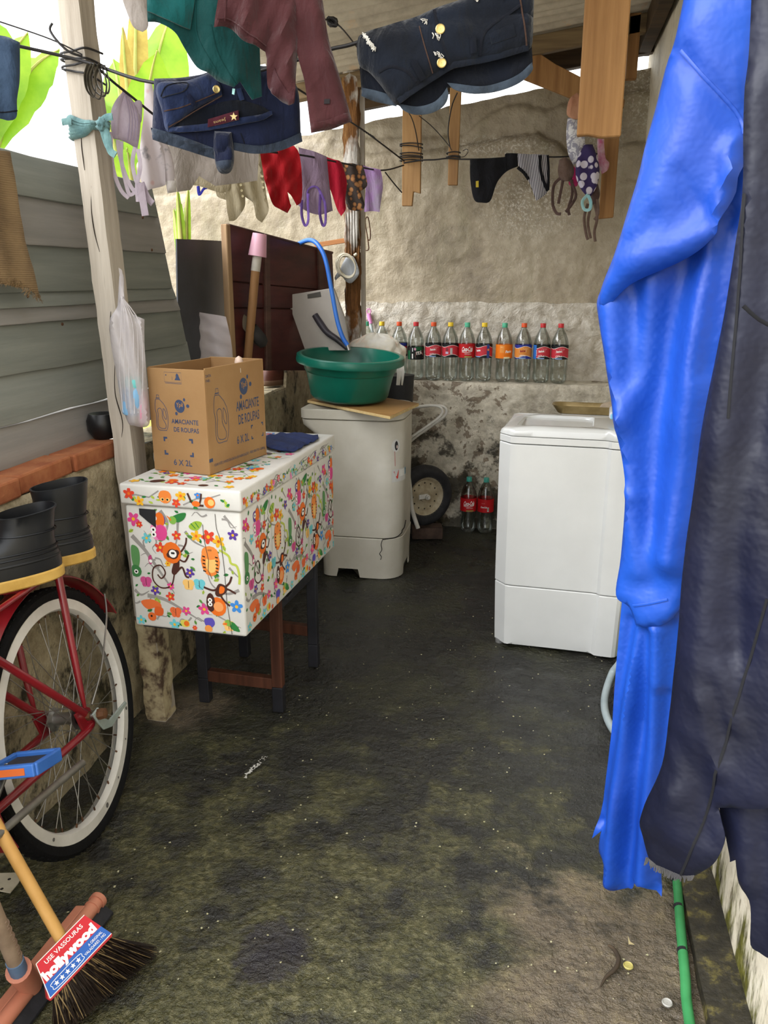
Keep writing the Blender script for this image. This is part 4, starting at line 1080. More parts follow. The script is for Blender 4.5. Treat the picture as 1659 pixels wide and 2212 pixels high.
for k in range(5): P.line([(.106, .503 + k * .0055), (.136, .504 + k * .0055)], .0012, C('#77777a'), 2)
P.text('T', .148, .505, .012, .022, C('#2f5d80'), 2, .02)
P.line([(.075, .62), (.078, .55)], .003, C('#b87a76'), 1)
P.build('stickers', ow)
# board on top
BRD = wood('plywood', '#8f6a3c', '#ab8350', 'X', .55, 14, .1); BRDE = mat('board_edge', '#c0a36d', '#d0b884', 30, .7)
c4 = [Vector((-1.065, 3.62, .8085)), Vector((-.612, 3.30, .8085)), Vector((-.548, 3.66, .8085)), Vector((-1.03, 4.05, .8085))]
for i, (u, v) in enumerate(((664, 870), (843, 906), (905, 877))): c4[i] = PZ(u, v, .8085)
c4[3] = c4[0] + (c4[2] - c4[1]) * 1.0
bo = thing('wooden_board', 'flat plywood board resting on top of the old washing machine', 'board', (-.82, 3.7, .808))
mb = MB(); mb.prism(c4, (0, 0, .012)); mb.build('plywood_sheet', BRDE, bo, bevel=.001, bseg=1)
mb = MB(); mb.prism([p + UZ * .0121 + (Vector((-.82, 3.7, .8)) - p) * .004 for p in c4], (0, 0, .0012)); mb.build('top_veneer', BRD, bo)
# green tub
GRN_T = mat('green_plastic', '#0c5a4a', '#0f6654', 5, .3, spec=.5)
TM = Matrix.Rotation(R(3.2), 3, 'Y') @ Matrix.Rotation(R(3.0), 3, 'X')
tb = thing('plastic_tub', 'round dark green plastic wash tub on the plywood board', 'tub', (-.885, 3.70, .823))
tc = Vector((-.885, 3.70, .840))
mb = MB(); mb.lathe([(.001, .0), (.150, .0), (.172, .006), (.182, .02), (.203, .125), (.207, .128), (.212, .135), (.226, .185), (.244, .186), (.249, .192), (.248, .200), (.240, .204), (.226, .203), (.206, .13), (.176, .02), (.150, .008), (.001, .006)], tc, 56, TM); mb.build('tub_shell', GRN_T, tb, smooth=40)
mb = MB(); mb.lathe([(.2275, .172), (.249, .168), (.2515, .178), (.249, .193), (.2275, .190)], tc, 56, TM); mb.build('rim_lip', GRN_T, tb, smooth=40)
# wheelbarrow standing behind
WBW = mat('white_tube_paint', '#b9b6ae', '#cfccc5', 18, .45, .1, 60, c3='#8a6d55'); RUB = mat('black_rubber', '#17171a', '#26262a', 25, .7, .3, 70); RIMM = mat('rusty_cream_rim', '#8f8168', '#b3a78e', 18, .6, .2, 60, c3='#6b5038')
wb = thing('wheelbarrow', 'upturned wheelbarrow with white tube handles leaning behind the old washing machine', 'wheelbarrow', (-.70, 4.2, 0))
for dy, du in ((0, 0), (.06, 9)):
    rod('handle_tube', [PY(u + du, v, 4.02 + dy) for u, v in ((893, 880), (925, 876), (948, 878), (956, 888), (948, 902), (915, 926), (882, 950), (850, 985), (840, 1020))], .0068, WBW, wb, 12)
rod('fork_leg', [PY(u, v, 4.02) for u, v in ((868, 960), (880, 1015), (886, 1060), (890, 1100), (903, 1141))], .0115, WBW, wb, 12)
wc = PY(915, 1070, 4.19); ax = Matrix.Rotation(R(38), 3, 'Z') @ Matrix.Rotation(R(90), 3, 'X')
mb = MB(); mb.lathe([(.105, -.030), (.130, -.042), (.150, -.040), (.163, -.026), (.168, 0), (.163, .026), (.150, .040), (.130, .042), (.105, .030)], wc, 44, ax); wt = mb.build('tyre', RUB, wb, smooth=50)
mb = MB(); mb.lathe([(.001, .022), (.03, .022), (.034, .014), (.085, .010), (.096, .020), (.109, .032), (.109, -.032), (.096, -.02), (.03, -.022), (.001, -.022)], wc, 40, ax); wr_ = mb.build('wheel_rim', RIMM, wb, smooth=40)
for k in range(12):
    a = 2 * math.pi * k / 12; mb = MB(); mb.lathe([(.0045, .012), (.001, .0145)], wc + ax @ Vector((.072 * math.cos(a), .072 * math.sin(a), 0)), 10, ax); mb.build('rim_hole', CR, wr_)
mb = MB(); mb.lathe([(.014, .022), (.014, .05), (.008, .052), (.008, .06)], wc, 14, ax, True); mb.build('hub', WBW, wr_, smooth=40)
mb = MB(); nrm = ax @ Vector((0, 0, 1)); mb.box(wc + nrm * .055 + Vector((-.028, 0, .004)), (.055, .006, .026), Matrix.Rotation(R(38), 3, 'Z')); mb.build('axle_bracket', WBW, wb, bevel=.002)
def tray(k): return None
mb = MB(); rr = []
for q, (z, g) in enumerate(((.30, .55), (.34, .72), (.62, .92), (.87, 1.0), (.89, 1.02))):
    rr.append([Vector((-.80 + .135 * g * math.cos(a), 4.25 + .085 * g * math.sin(a), z)) for a in [2 * math.pi * k / 28 for k in range(28)]])
mb.loft(rr); tro = mb.build('tray', mat('dark_tray', '#1b1c20', '#2a2b30', 10, .45), wb, smooth=50)
BR2 = mat('dirty_brick', '#3d2f28', '#56443a', 20, .9, .5, 60)
mb = MB(); q = PZ(918, 1168, 0); mb.box((q.x, q.y + .07, .033), (.17, .10, .066), Matrix.Rotation(R(12), 3, 'Z')); tag(mb.build('loose_brick', BR2, bevel=.008, smooth=40), 'dark dirty brick on the floor below the wheelbarrow wheel', 'brick')
# white floral cloth bundle
CLW = NT('pale_print_cotton'); n1 = CLW.noise(7., 4, .6); 
CLW_M = CLW.set(color=CLW.ramp(n1, [(.38, C('#d9d6cf')), (.52, C('#d5cfbf')), (.60, C('#d8b9a4')), (.68, C('#cfc49a'))]), rough=.9, sheen=.3, normal=CLW.bump(CLW.noise(14., 3), .3, .02))
bd_ = thing('cloth_bundle', 'pale flower-printed cloth bundle heaped behind the green tub', 'cloth bundle', PY(812, 780, 4.15))
bc = PY(812, 766, 4.15); mb = MB()
def bun(a, b):
    th = 2 * math.pi * a; ph = math.pi * (b - .5); d = Vector((math.cos(th) * math.cos(ph), math.sin(th) * math.cos(ph), math.sin(ph)))
    k = 1 + .10 * fbm(d * 2.2, 3) + .035 * math.sin(9 * th + 3 * fbm(d * 3)); return bc + Vector((d.x * .150 * k, d.y * .10 * k, d.z * .105 * k * (1 if d.z > 0 else .9)))
mb.grid(bun, 64, 32); mb.build('bundle_folds', CLW_M, bd_, smooth=180)
for k in range(5):
    u = 858 + k * 3.2; ribbon('fringe', [PY(u - 4, 770, 4.07), PY(u, 790, 4.05), PY(u + 1, 808, 4.05), PY(u + random.uniform(-3, 3), 832, 4.06)], .004, CLW_M, bd_)

# ---- bottles
t = NT('clear_bottle_plastic')
gl = t.n.new('ShaderNodeBsdfGlossy'); gl.inputs['Roughness'].default_value = .04; gl.inputs['Color'].default_value = (1, 1, 1, 1)
tp = t.n.new('ShaderNodeBsdfTransparent'); fz = t.n.new('ShaderNodeFresnel'); fz.inputs['IOR'].default_value = 1.5
t.link(t.ramp(fz.outputs[0], [(.0, C('#f3f5f3')), (.10, C('#eef2ef')), (.45, C('#bcc2be'))]), tp.inputs['Color'])
mxs = t.n.new('ShaderNodeMixShader'); t.link(t.math('MINIMUM', t.math('MULTIPLY', fz.outputs[0], 1.6), .42), mxs.inputs[0]); t.link(tp.outputs[0], mxs.inputs[1]); t.link(gl.outputs[0], mxs.inputs[2]); t.link(mxs.outputs[0], t.out.inputs[0])
t.set(alpha=1.0); PET = t.m
t = NT('bottle_water')
gl = t.n.new('ShaderNodeBsdfGlossy'); gl.inputs['Roughness'].default_value = .06
tp = t.n.new('ShaderNodeBsdfTransparent'); tp.inputs['Color'].default_value = (.93, .95, .94, 1)
fz = t.n.new('ShaderNodeFresnel'); fz.inputs['IOR'].default_value = 1.28
mxs = t.n.new('ShaderNodeMixShader'); t.link(t.math('MINIMUM', t.math('MULTIPLY', fz.outputs[0], 1.6), .42), mxs.inputs[0]); t.link(tp.outputs[0], mxs.inputs[1]); t.link(gl.outputs[0], mxs.inputs[2]); t.link(mxs.outputs[0], t.out.inputs[0])
WATER = t.m
CAPS = {'green': '#4fae8a', 'yellow': '#e3c02a', 'orange': '#d8501f', 'red': '#c0272c', 'teal': '#3f9a8c'}
PROF = [(.001, .008), (.020, .006), (.032, .0), (.040, .004), (.0455, .020), (.0465, .045), (.0445, .068), (.0465, .088), (.0465, .205), (.0455, .218), (.0410, .238), (.0320, .259), (.0220, .277), (.0150, .288), (.0125, .293), (.0125, .304)]
PROFC = [(.001, .008), (.020, .006), (.030, .0), (.038, .004), (.0440, .022), (.0450, .045), (.0415, .080), (.0405, .095), (.0440, .125), (.0465, .150), (.0470, .195), (.0440, .225), (.0360, .252), (.0260, .273), (.0165, .288), (.0125, .294), (.0125, .304)]
def bottle_meshes(key, prof):
    mb = MB(); mb.lathe(prof, n=28); a = mb.build('x', PET, smooth=50); ma = a.data; bpy.data.objects.remove(a)
    return ma
PROF = [(r * .965 if z < .28 else r, z) for r, z in PROF]; PROFC = [(r * .965 if z < .28 else r, z) for r, z in PROFC]
ME = {'c': bottle_meshes('c', PROFC), 'g': bottle_meshes('g', PROF)}
def water_mesh(prof, zl):
    pr = [(r - .0012, z + .0012) for r, z in prof if z < zl and r > .01]; r_l = np.interp(zl, [z for r, z in prof[2:]], [r for r, z in prof[2:]]) - .0012
    mb = MB(); mb.lathe([(.0005, pr[0][1])] + pr + [(r_l, zl), (.0005, zl)], n=28); a = mb.build('x', WATER, smooth=50); m_ = a.data; bpy.data.objects.remove(a); return m_
def water_disc(prof, zl):
    r_l = float(np.interp(zl, [z for r, z in prof[2:]], [r for r, z in prof[2:]])) - .0008
    mb = MB(); mb.lathe([(r_l, zl - .0012), (r_l, zl), (.0005, zl)], n=28); a = mb.build('x', WATER, smooth=50); m_ = a.data; bpy.data.objects.remove(a); return m_
def cap_mesh():
    mb = MB(); mb.lathe([(.0135, .293), (.0150, .294), (.0150, .313), (.0142, .315), (.001, .3155)], n=20); a = mb.build('x', None, smooth=35); m_ = a.data; bpy.data.objects.remove(a); return m_
WHT2, COLAR, PINKR, BLK2, BLU2, ORG2, GRN2 = C('#eceae6'), C('#b8161c'), C('#c0323e'), C('#141416'), C('#26308c'), C('#e8780f'), C('#0d5a34')
def bottle(pos, shape, cap, label, lab, water=.255, face=0., prof_r=.0453, z0=.125, z1=.200):
    ang = math.atan2(-pos[1], -pos[0]) + face
    b = thing('water_bottle', lab, 'bottle', pos, 'reused bottles of water', ang)
    def add(me, nm, m=None, par=b):
        o = bpy.data.objects.new(nm, me); COL.objects.link(o); o.parent = par
        return o
    sh = add(ME[shape], 'bottle_shell')
    if water: add(water_disc(PROFC if shape == 'c' else PROF, water), 'water_surface')
    cm = cap_mesh(); cm.materials.append(mat('cap_' + cap, CAPS[cap], rough=.35)); add(cm, 'cap')
    mb = MB(); mb.lathe([(.0130, .2905), (.0165, .2908), (.0165, .2925), (.0130, .2928)], n=18); nr = mb.build('neck_ring', mat('cap_' + cap, CAPS[cap]) if cap in ('green', 'teal') else PET, None, smooth=35); nr.parent = b
    if label is None: return b
    r = prof_r + .0004
    def fn(x, y, l): a = x / r; q = r + l; return Vector((q * math.cos(a), q * math.sin(a), y))
    P = Print(fn)
    H = z1 - z0
    def band(x0, x1, y0, y1, c, layer=0, wave=None):
        n = max(2, int((x1 - x0) / .005))
        for i in range(n):
            a, bb = x0 + (x1 - x0) * i / n, x0 + (x1 - x0) * (i + 1) / n
            if wave:
                P.mesh([(a, y0 + wave(a)), (bb, y0 + wave(bb)), (bb, y1 + wave(bb)), (a, y1 + wave(a))], [(0, 1, 2, 3)], c, layer)
            else: P.mesh([(a, y0), (bb, y0), (bb, y1), (a, y1)], [(0, 1, 2, 3)], c, layer)
    full = math.pi * r - .0002
    ym = (z0 + z1) / 2
    if label == 'coke':
        band(-full, full, z0, z1, COLAR); P.text('Coca-Cola', -.030, ym - .004, .062, .026, WHT2, 2, .03, .03, .25); P.line(spline([(-.028, ym - .006), (.0, ym - .009), (.03, ym - .003)], 5), .0025, WHT2, 2)
        P.text('SABOR ORIGINAL', -.012, ym - .019, .038, .0045, WHT2, 2); band(-.012, .030, z0 + .001, z0 + .009, C('#8f8a4a'), 1)
    elif label == 'cokeback':
        band(-full, full, z0, z1, COLAR); P.text('Coca-Cola', -.028, ym - .012, .036, .010, WHT2, 2, .03, 0, .2); band(.010, .019, z0 + .006, z0 + .03, WHT2, 1)
        for k in range(4): band(.011 + k * .002, .012 + k * .002, z0 + .009, z0 + .028, BLK2, 2)
        P.text('SABOR', -.024, ym + .012, .02, .005, C('#dd8888'), 2)
    elif label in ('cola', 'colablue', 'orange', 'colabar', 'colaside'):
        edge = BLK2 if label != 'orange' else BLU2; main = PINKR if label != 'orange' else C('#d98a3c')
        band(-full, full, z0, z1, edge)
        wv = lambda a: .006 * math.sin(a * 62 + .8)
        band(-full, full, z0 + .010, z1 - .012, WHT2, 1, wv); band(-full, full, z0 + .012, z1 - .014, main, 2, wv)
        if label in ('cola', 'colablue', 'orange'):
            s = -.004
            P.poly([(s - .016, ym - .006), (s + .020, ym - .002), (s + .021, ym + .014), (s - .015, ym + .010)], WHT2, 3); P.poly([(s - .0145, ym - .0045), (s + .0185, ym - .0008), (s + .0195, ym + .0125), (s - .0135, ym + .0088)], main, 4)
            P.text('iate', s - .012, ym - .002, .028, .012, WHT2 if label != 'orange' else C('#8a1420'), 5, .03, .1)
            P.poly([(s - .024, ym - .010), (s + .024, ym - .010), (s + .018, ym - .006), (s - .018, ym - .007)], C('#a5121c'), 3)
            P.text('COLA' if label != 'orange' else 'LARANJA', s - .016, z0 + .011, .034, .009, WHT2, 4, .02, 0, 0, .25)
            for k in range(7): P.line([(s - .02 + k * .008, ym + .014 + .006 * math.sin(k)), (s - .018 + k * .008, ym + .021)], .0016, C('#e8b8b8') if label != 'orange' else C('#f0d0a0'), 4)
            band(s - .018, s + .018, z0 + .001, z0 + .007, C('#7f9cc4'), 3)
        if label == 'colablue': band(-.062, -.030, z0, z1, C('#2f6fc0'), 5); P.text('DADE', -.030 + .004, z0 + .018, .03, .006, WHT2, 6, 0, math.pi / 2)
        if label == 'colabar': band(.0, .012, ym - .018, ym + .014, C('#d9d4d2'), 4); [P.line([(.001, ym - .016 + k * .004), (.011, ym - .016 + k * .004)], .0016, C('#3a3a3a'), 5) for k in range(8)]; band(-.026, -.010, ym - .018, ym - .006, C('#b9b0c8'), 4); P.disc(-.018, ym + .006, .008, .010, C('#7a3038'), 4)
        if label == 'colaside': band(.016, .032, z0, z1, C('#33498f'), 5); P.disc(.024, ym + .008, .006, .006, C('#d9884a'), 6); P.text('iate', -.044, ym - .004, .026, .012, WHT2, 5, .03, .15); band(-.05, -.02, z0 + .004, z0 + .010, C('#7f9cc4'), 4)
    elif label == 'fanta':
        band(-full, full, z0, z1, ORG2); band(-.024, .002, z0 + .03, z1 - .004, C('#e8923c'), 1); P.text('Fanta', .008, ym - .008, .036, .014, WHT2, 2, .04, .08, .2); band(.0, .034, z0, z0 + .008, C('#e6dcb0'), 1)
        P.line([(-.02, z0 + .04), (-.004, z0 + .055)], .002, C('#f0b070'), 2); P.text('SABOR', -.02, z1 - .016, .016, .005, C('#f6cf9c'), 2)
    elif label == 'ita':
        band(-full, full, z0, z1, BLK2); band(-.06, -.034, z0, z1 - .02, GRN2, 1); band(-.008, .05, z1 - .02, z1, GRN2, 1)
        P.poly([(-.004, z0 + .014), (.046, z0 + .022), (.048, z1 - .014), (-.002, z1 - .026)], WHT2, 2); P.poly([(-.002, z0 + .016), (.045, z0 + .024), (.047, z1 - .016), (.0, z1 - .028)], C('#a3201f'), 3)
        P.text('ITÁ', .004, z0 + .026, .036, .022, WHT2, 4, .05, .12); band(-.022, -.015, z0 + .006, z0 + .032, WHT2, 2); band(-.021, -.016, z0 + .044, z1 - .006, C('#cfd4d4'), 2); P.disc(-.004, z1 - .012, .006, .008, C('#d9a0b8'), 3)
        P.line([(-.0, z0 + .010), (.045, z0 + .012)], .003, WHT2, 3)
    elif label == 'blue': band(-full, full, z0, z1, BLK2); band(-.08, .05, z1 - .016, z1, BLU2, 1); band(.02, .055, z0 + .012, z1 - .018, PINKR, 2)
    o = P.build('label', None); o.parent = b; o.matrix_parent_inverse.identity()
    return b
ROW = [(792, 'g', 'green', None, 'green-capped water bottle half hidden behind the cloth bundle on the ledge'),
       (825, 'g', 'yellow', None, 'yellow-capped water bottle nearly hidden behind the cloth bundle'),
       (862, 'g', 'orange', 'blue', 'orange-capped water bottle with dark blue label beside the cloth bundle'),
       (897.5, 'g', 'red', 'ita', 'red-capped water bottle with black and green label'),
       (935, 'g', 'orange', 'cola', 'orange-capped water bottle with pink-red cola label'),
       (971, 'g', 'yellow', 'colabar', 'yellow-capped water bottle showing a barcode on its red label'),
       (1006.5, 'c', 'green', 'coke', 'green-capped bottle with plain red cola label, on the ledge'),
       (1043, 'g', 'yellow', 'colaside', 'yellow-capped bottle whose red label shows a blue stripe'),
       (1086, 'c', 'green', 'fanta', 'green-capped bottle with a plain bright orange label'),
       (1127, 'g', 'orange', 'orange', 'orange-capped bottle with wavy orange and blue label'),
       (1167, 'g', 'red', 'colablue', 'red-capped bottle with pink label and blue left edge, second from the row end'),
       (1205, 'g', 'red', 'cola', 'red-capped bottle at the right end of the row on the ledge')]
for i, (u, s, cp, lb, lab) in enumerate(ROW):
    y = 4.578 - .020 * i / 11; p = PY(u, 826, y)
    bottle((p.x, y, LEDGE + .003), s, cp, lb, lab, (.262, .25, .2, .2, .215, .262, .283, .272, .284, .268, .262, .264)[i], 0., .0453, .112 if lb == 'ita' else .128, .182 if lb == 'ita' else .202)
for u, lb, lab in ((1010.5, 'coke', 'water bottle standing on the wet floor against the wall, nearer the wheel'), (1047, 'cokeback', 'water bottle on the floor partly hidden by the white washing machine')):
    p = PY(u, 1144, 4.405); bottle((p.x, 4.405, 0.0), 'c', 'teal', lb, lab, .272 if lb == 'coke' else .16)
# ================================================================== BICYCLE, BOOTS, BROOM, SQUEEGEE
HUB = Vector((-1.120, 1.61, .328)); LEAN = R(9.5)
bf = Vector((math.sin(R(5)), -math.cos(R(5)), 0)); bs0 = Vector((-bf.y, bf.x, 0))
bu = UZ * math.cos(LEAN) - bs0 * math.sin(LEAN); bs = bs0 * math.cos(LEAN) + UZ * math.sin(LEAN)
def bk(a, b, c): return HUB + bf * a + bs * b + bu * c
BROT = Matrix((bf, bu, bs)).transposed()       # local x = forward, y = up, z = outward
REDB = mat('red_frame_paint', '#6e0d16', '#861420', 6, .28, spec=.6, coat=.3); CHR = mat('dull_chrome', '#8f8d8a', '#b0aeaa', 15, .3, metal=.9)
TYRE = mat('tyre_black', '#070708', '#0d0d0f', 40, .8, .4, 120, spec=.2); RIMW = mat('white_rim', '#c3c0b9', '#d5d2cc', 10, .4)
bike = thing('bicycle', 'red bicycle with white-rimmed wheel leaning against the mouldy low wall', 'bicycle', HUB - bu * .328)
def wheel(c0, tag_):
    def q(a, b, c): return c0 + bf * a + bs * b + bu * c
    mb = MB(); mb.lathe([(.296, -.014), (.304, -.021), (.318, -.022), (.327, -.012), (.3295, 0), (.327, .012), (.318, .022), (.304, .021), (.296, .014)], c0, 80, BROT); ty = mb.build('tyre', TYRE, bike, smooth=50)
    mb = MB()
    for k in range(80):
        a = 2 * math.pi * k / 80
        for sgn in (-1, 1):
            p = c0 + BROT @ Vector((.3265 * math.cos(a), .3265 * math.sin(a), sgn * .011)); r_ = BROT @ Matrix.Rotation(a, 3, 'Z')
            mb.box(p, (.0035, .010, .009), r_)
    o = mb.build('tread_blocks', TYRE, ty); o['kind'] = 'stuff'
    mb = MB(); mb.lathe([(.268, -.012), (.272, -.017), (.297, -.016), (.297, .016), (.272, .017), (.268, .012), (.266, 0)], c0, 80, BROT); rim = mb.build('rim', RIMW, bike, smooth=40)
    mb = MB(); mb.lathe([(.018, -.035), (.030, -.033), (.030, -.030), (.017, -.026), (.015, 0), (.017, .026), (.030, .030), (.030, .033), (.018, .035)], c0, 24, BROT); hub = mb.build('hub', CHR, bike, smooth=40)
    for k in range(36):
        a = 2 * math.pi * k / 36; side = .031 if k % 2 else -.031; off = (1 if (k // 2) % 2 else -1) * R(58)
        p0 = c0 + BROT @ Vector((.027 * math.cos(a + off), .027 * math.sin(a + off), side)); p1 = c0 + BROT @ Vector((.268 * math.cos(a), .268 * math.sin(a), side * .15))
        mb = MB(); mb.tube([p0, p1], .0011, 5); mb.build('spoke', CHR, rim, smooth=80)
        d = (p0 - p1).normalized(); mb = MB(); mb.tube([p1 - d * .002, p1 + d * .011], .0024, 6); mb.build('spoke_nipple', NAIL_M, rim)
    rod('axle', [q(0, -.072, 0), q(0, .078, 0)], .0055, CHR, hub, 10)
    for b in (-.062, .062): mb = MB(); mb.lathe([(.006, -.006), (.011, -.006), (.011, .006), (.006, .006)], q(0, b, 0), 6, BROT); mb.build('axle_nut', NAIL_M, hub)
    return rim
rimo = wheel(HUB, 'rear'); wheel(HUB + bf * 1.06, 'front')
# chips of missing paint on the rim
for a, s_ in ((R(205), .009), (R(222), .005), (R(244), .006), (R(262), .012), (R(315), .008)):
    mb = MB(); p = HUB + BROT @ Vector((.284 * math.cos(a), .284 * math.sin(a), .0175)); mb.lathe([(s_ * .6, 0), (s_ * .35, .0006), (.0005, .0006)], p, 7, BROT); mb.build('paint_chip', mat('chip_grey', '#5e5b57'), rimo)
# frame
def bpl(u, v, b): return PP(u, v, bk(0, b, 0), bs)
SSN, CSN = bpl(-60, 1392, .05), bpl(-90, 1825, .05)
def mir(p, b=.05): return p - bs * 2 * b
rod('seat_stay', [bk(.0, .055, .005), bk(.0, .055, .005).lerp(SSN, .4), SSN], .0095, REDB, bike, 12)
rod('seat_stay', [bk(.0, -.055, .005), bk(.0, -.055, .005).lerp(mir(SSN), .4), mir(SSN)], .0095, REDB, bike, 12)
rod('chain_stay', [bk(.0, .055, -.008), bk(.01, .058, -.03), bk(.01, .058, -.03).lerp(CSN, .5), CSN], .0095, REDB, bike, 12)
rod('chain_stay', [bk(.0, -.055, -.008), bk(.01, -.058, -.03), mir(CSN)], .0095, REDB, bike, 12)
for b in (.055, -.055): mb = MB(); mb.prism([bk(a, b - .003, c) for a, c in ((-.022, -.02), (.03, -.035), (.045, .03), (.005, .03), (-.022, .012))], bs * .006); mb.build('dropout', REDB, bike, bevel=.001, bseg=1)
rod('seat_tube', [CSN - bs * .05, SSN - bs * .05, bk(.52, 0, .42)], .014, REDB, bike, 12)
rod('down_tube', [CSN - bs * .05, bk(.75, 0, .20), bk(.93, 0, .40)], .016, REDB, bike, 12)
rod('top_tube', [bk(.51, 0, .34), bk(.75, 0, .40), bk(.92, 0, .47)], .014, REDB, bike, 12)
for b in (.045, -.045): rod('fork_blade', [bk(1.06, b, 0), bk(.99, b, .22), bk(.955, b * .8, .34)], .010, REDB, bike, 10)
rod('head_tube', [bk(.965, 0, .32), bk(.915, 0, .52)], .018, REDB, bike, 12)
rod('handlebar', [bk(.70, -.26, .66), bk(.83, -.20, .70), bk(.905, 0, .60), bk(.83, .20, .70), bk(.70, .26, .66)], .011, CHR, bike, 10)
mb = MB()
def saddle(a, b):
    x = -.14 + .27 * a; w = .075 * (1 - a) ** .6 + .018; th = (b - .5) * 2; return bk(.55 + x, w * th, .56 + .02 * (1 - th * th) - .015 * a)
mb.grid(saddle, 12, 10); mb.grid(lambda a, b: saddle(a, b) - bu * .03, 12, 10); mb.build('saddle', TYRE, bike, smooth=180)
rod('seat_post', [bk(.52, 0, .42), bk(.545, 0, .54)], .011, CHR, bike, 10)
# mudguard
mb = MB(); rings = []
for k in range(46):
    a = R(24 + (200 - 24) * k / 45); a = math.pi - a
    ring = []
    for j in range(9):
        w = (j / 8 - .5) * 2; r_ = .352 + .010 * (1 - w * w); ring.append(HUB + BROT @ Vector((r_ * math.cos(a), r_ * math.sin(a), w * .030)))
    for j in range(8, -1, -1):
        w = (j / 8 - .5) * 2; r_ = .3495 + .010 * (1 - w * w); ring.append(HUB + BROT @ Vector((r_ * math.cos(a), r_ * math.sin(a), w * .0285)))
    rings.append(ring)
mb.loft(rings); mb.build('mudguard', REDB, bike, smooth=50)
rod('mudguard_stay', [bk(-.02, .066, .02), bk(-.10, .068, .075), bk(-.22, .052, .165), bk(-.285, .030, .215)], .0025, CHR, bike, 8)
# rack
rod('rack_stay', [bk(.012, .066, .03), bk(.005, .068, .12), bk(-.030, .070, .37)], [.004, .0085, .0095], REDB, bike, 12)
rod('rack_stay', [bk(.012, -.066, .03), bk(.005, -.068, .12), bk(-.030, -.070, .37)], [.004, .0085, .0095], REDB, bike, 12)
RK = .376
for b in (-.065, .065): rod('rack_rail', [bk(-.16, b, RK), bk(.36, b, RK)], .006, REDB, bike, 8)
for a in (-.16, -.03, .10, .23, .36): rod('rack_bar', [bk(a, -.066, RK), bk(a, .066, RK)], .005, REDB, bike, 8)
# crank and pedal
pc = bpl(55, 1650, .125)
mb = MB(); mb.lathe([(.001, -.002), (.085, -.002), (.090, 0), (.085, .002), (.001, .002)], CSN + bs * .018, 32, BROT); mb.build('chainring', CHR, bike, smooth=40)
rod('crank_arm', [CSN + bs * .04, (CSN + bs * .04).lerp(pc - bs * .04, .5), pc - bs * .04], .0085, CHR, bike, 10)
PBL = mat('blue_plastic_pedal', '#2c5ba6', '#3a6cb8', 8, .4)
ped = MB()
pr = Matrix((bf, bs, bu)).transposed() @ Matrix.Rotation(R(-14), 3, 'Y')
def pbox(mb, o, s): return mb.box(pc + pr @ Vector(o), s, pr)
for o, s in (((.045, 0, 0), (.014, .10, .026)), ((-.045, 0, 0), (.014, .10, .026)), ((0, .048, 0), (.09, .012, .026)), ((0, -.048, 0), (.09, .012, .026))): pbox(ped, o, s)
pd = ped.build('pedal', PBL, bike, bevel=.003)
mb = MB(); pbox(mb, (0, 0, -.002), (.078, .086, .014)); mb.build('pedal_body', mat('pedal_dark', '#202124', '#34343a', 30, .6), pd, bevel=.003)
mb = MB(); pbox(mb, (.0525, 0, 0), (.002, .062, .014)); mb.build('reflector', mat('orange_reflector', '#c2602c', rough=.25), pd)
# kickstand, hook bracket
rod('kickstand', [bpl(178, 1648, .10), bpl(90, 1722, .105), bpl(0, 1800, .11), bpl(-70, 1858, .11)], .0085, mat('grey_steel', '#75716a', '#8d8981', 12, .45, metal=.6), bike, 10)
fr_ = [bk(a, .080, c) for a, c in ((.018, .012), (-.014, .014), (-.022, -.02), (-.045, -.040), (-.145, -.042), (-.15, -.052), (-.05, -.062), (-.012, -.048), (.004, -.02))]
mb = MB(); mb.prism(fr_, bs * .006); mb.build('axle_hook', mat('grey_paint_metal', '#7f8a85', '#98a09a', 14, .5), bike, bevel=.0015, bseg=1)
mb = MB(); mb.lathe([(.0, -.01), (.013, -.01), (.015, 0), (.013, .012), (.006, .014)], bk(-.005, .092, 0), 8, BROT, True); mb.build('axle_cap', NAIL_M, bike)

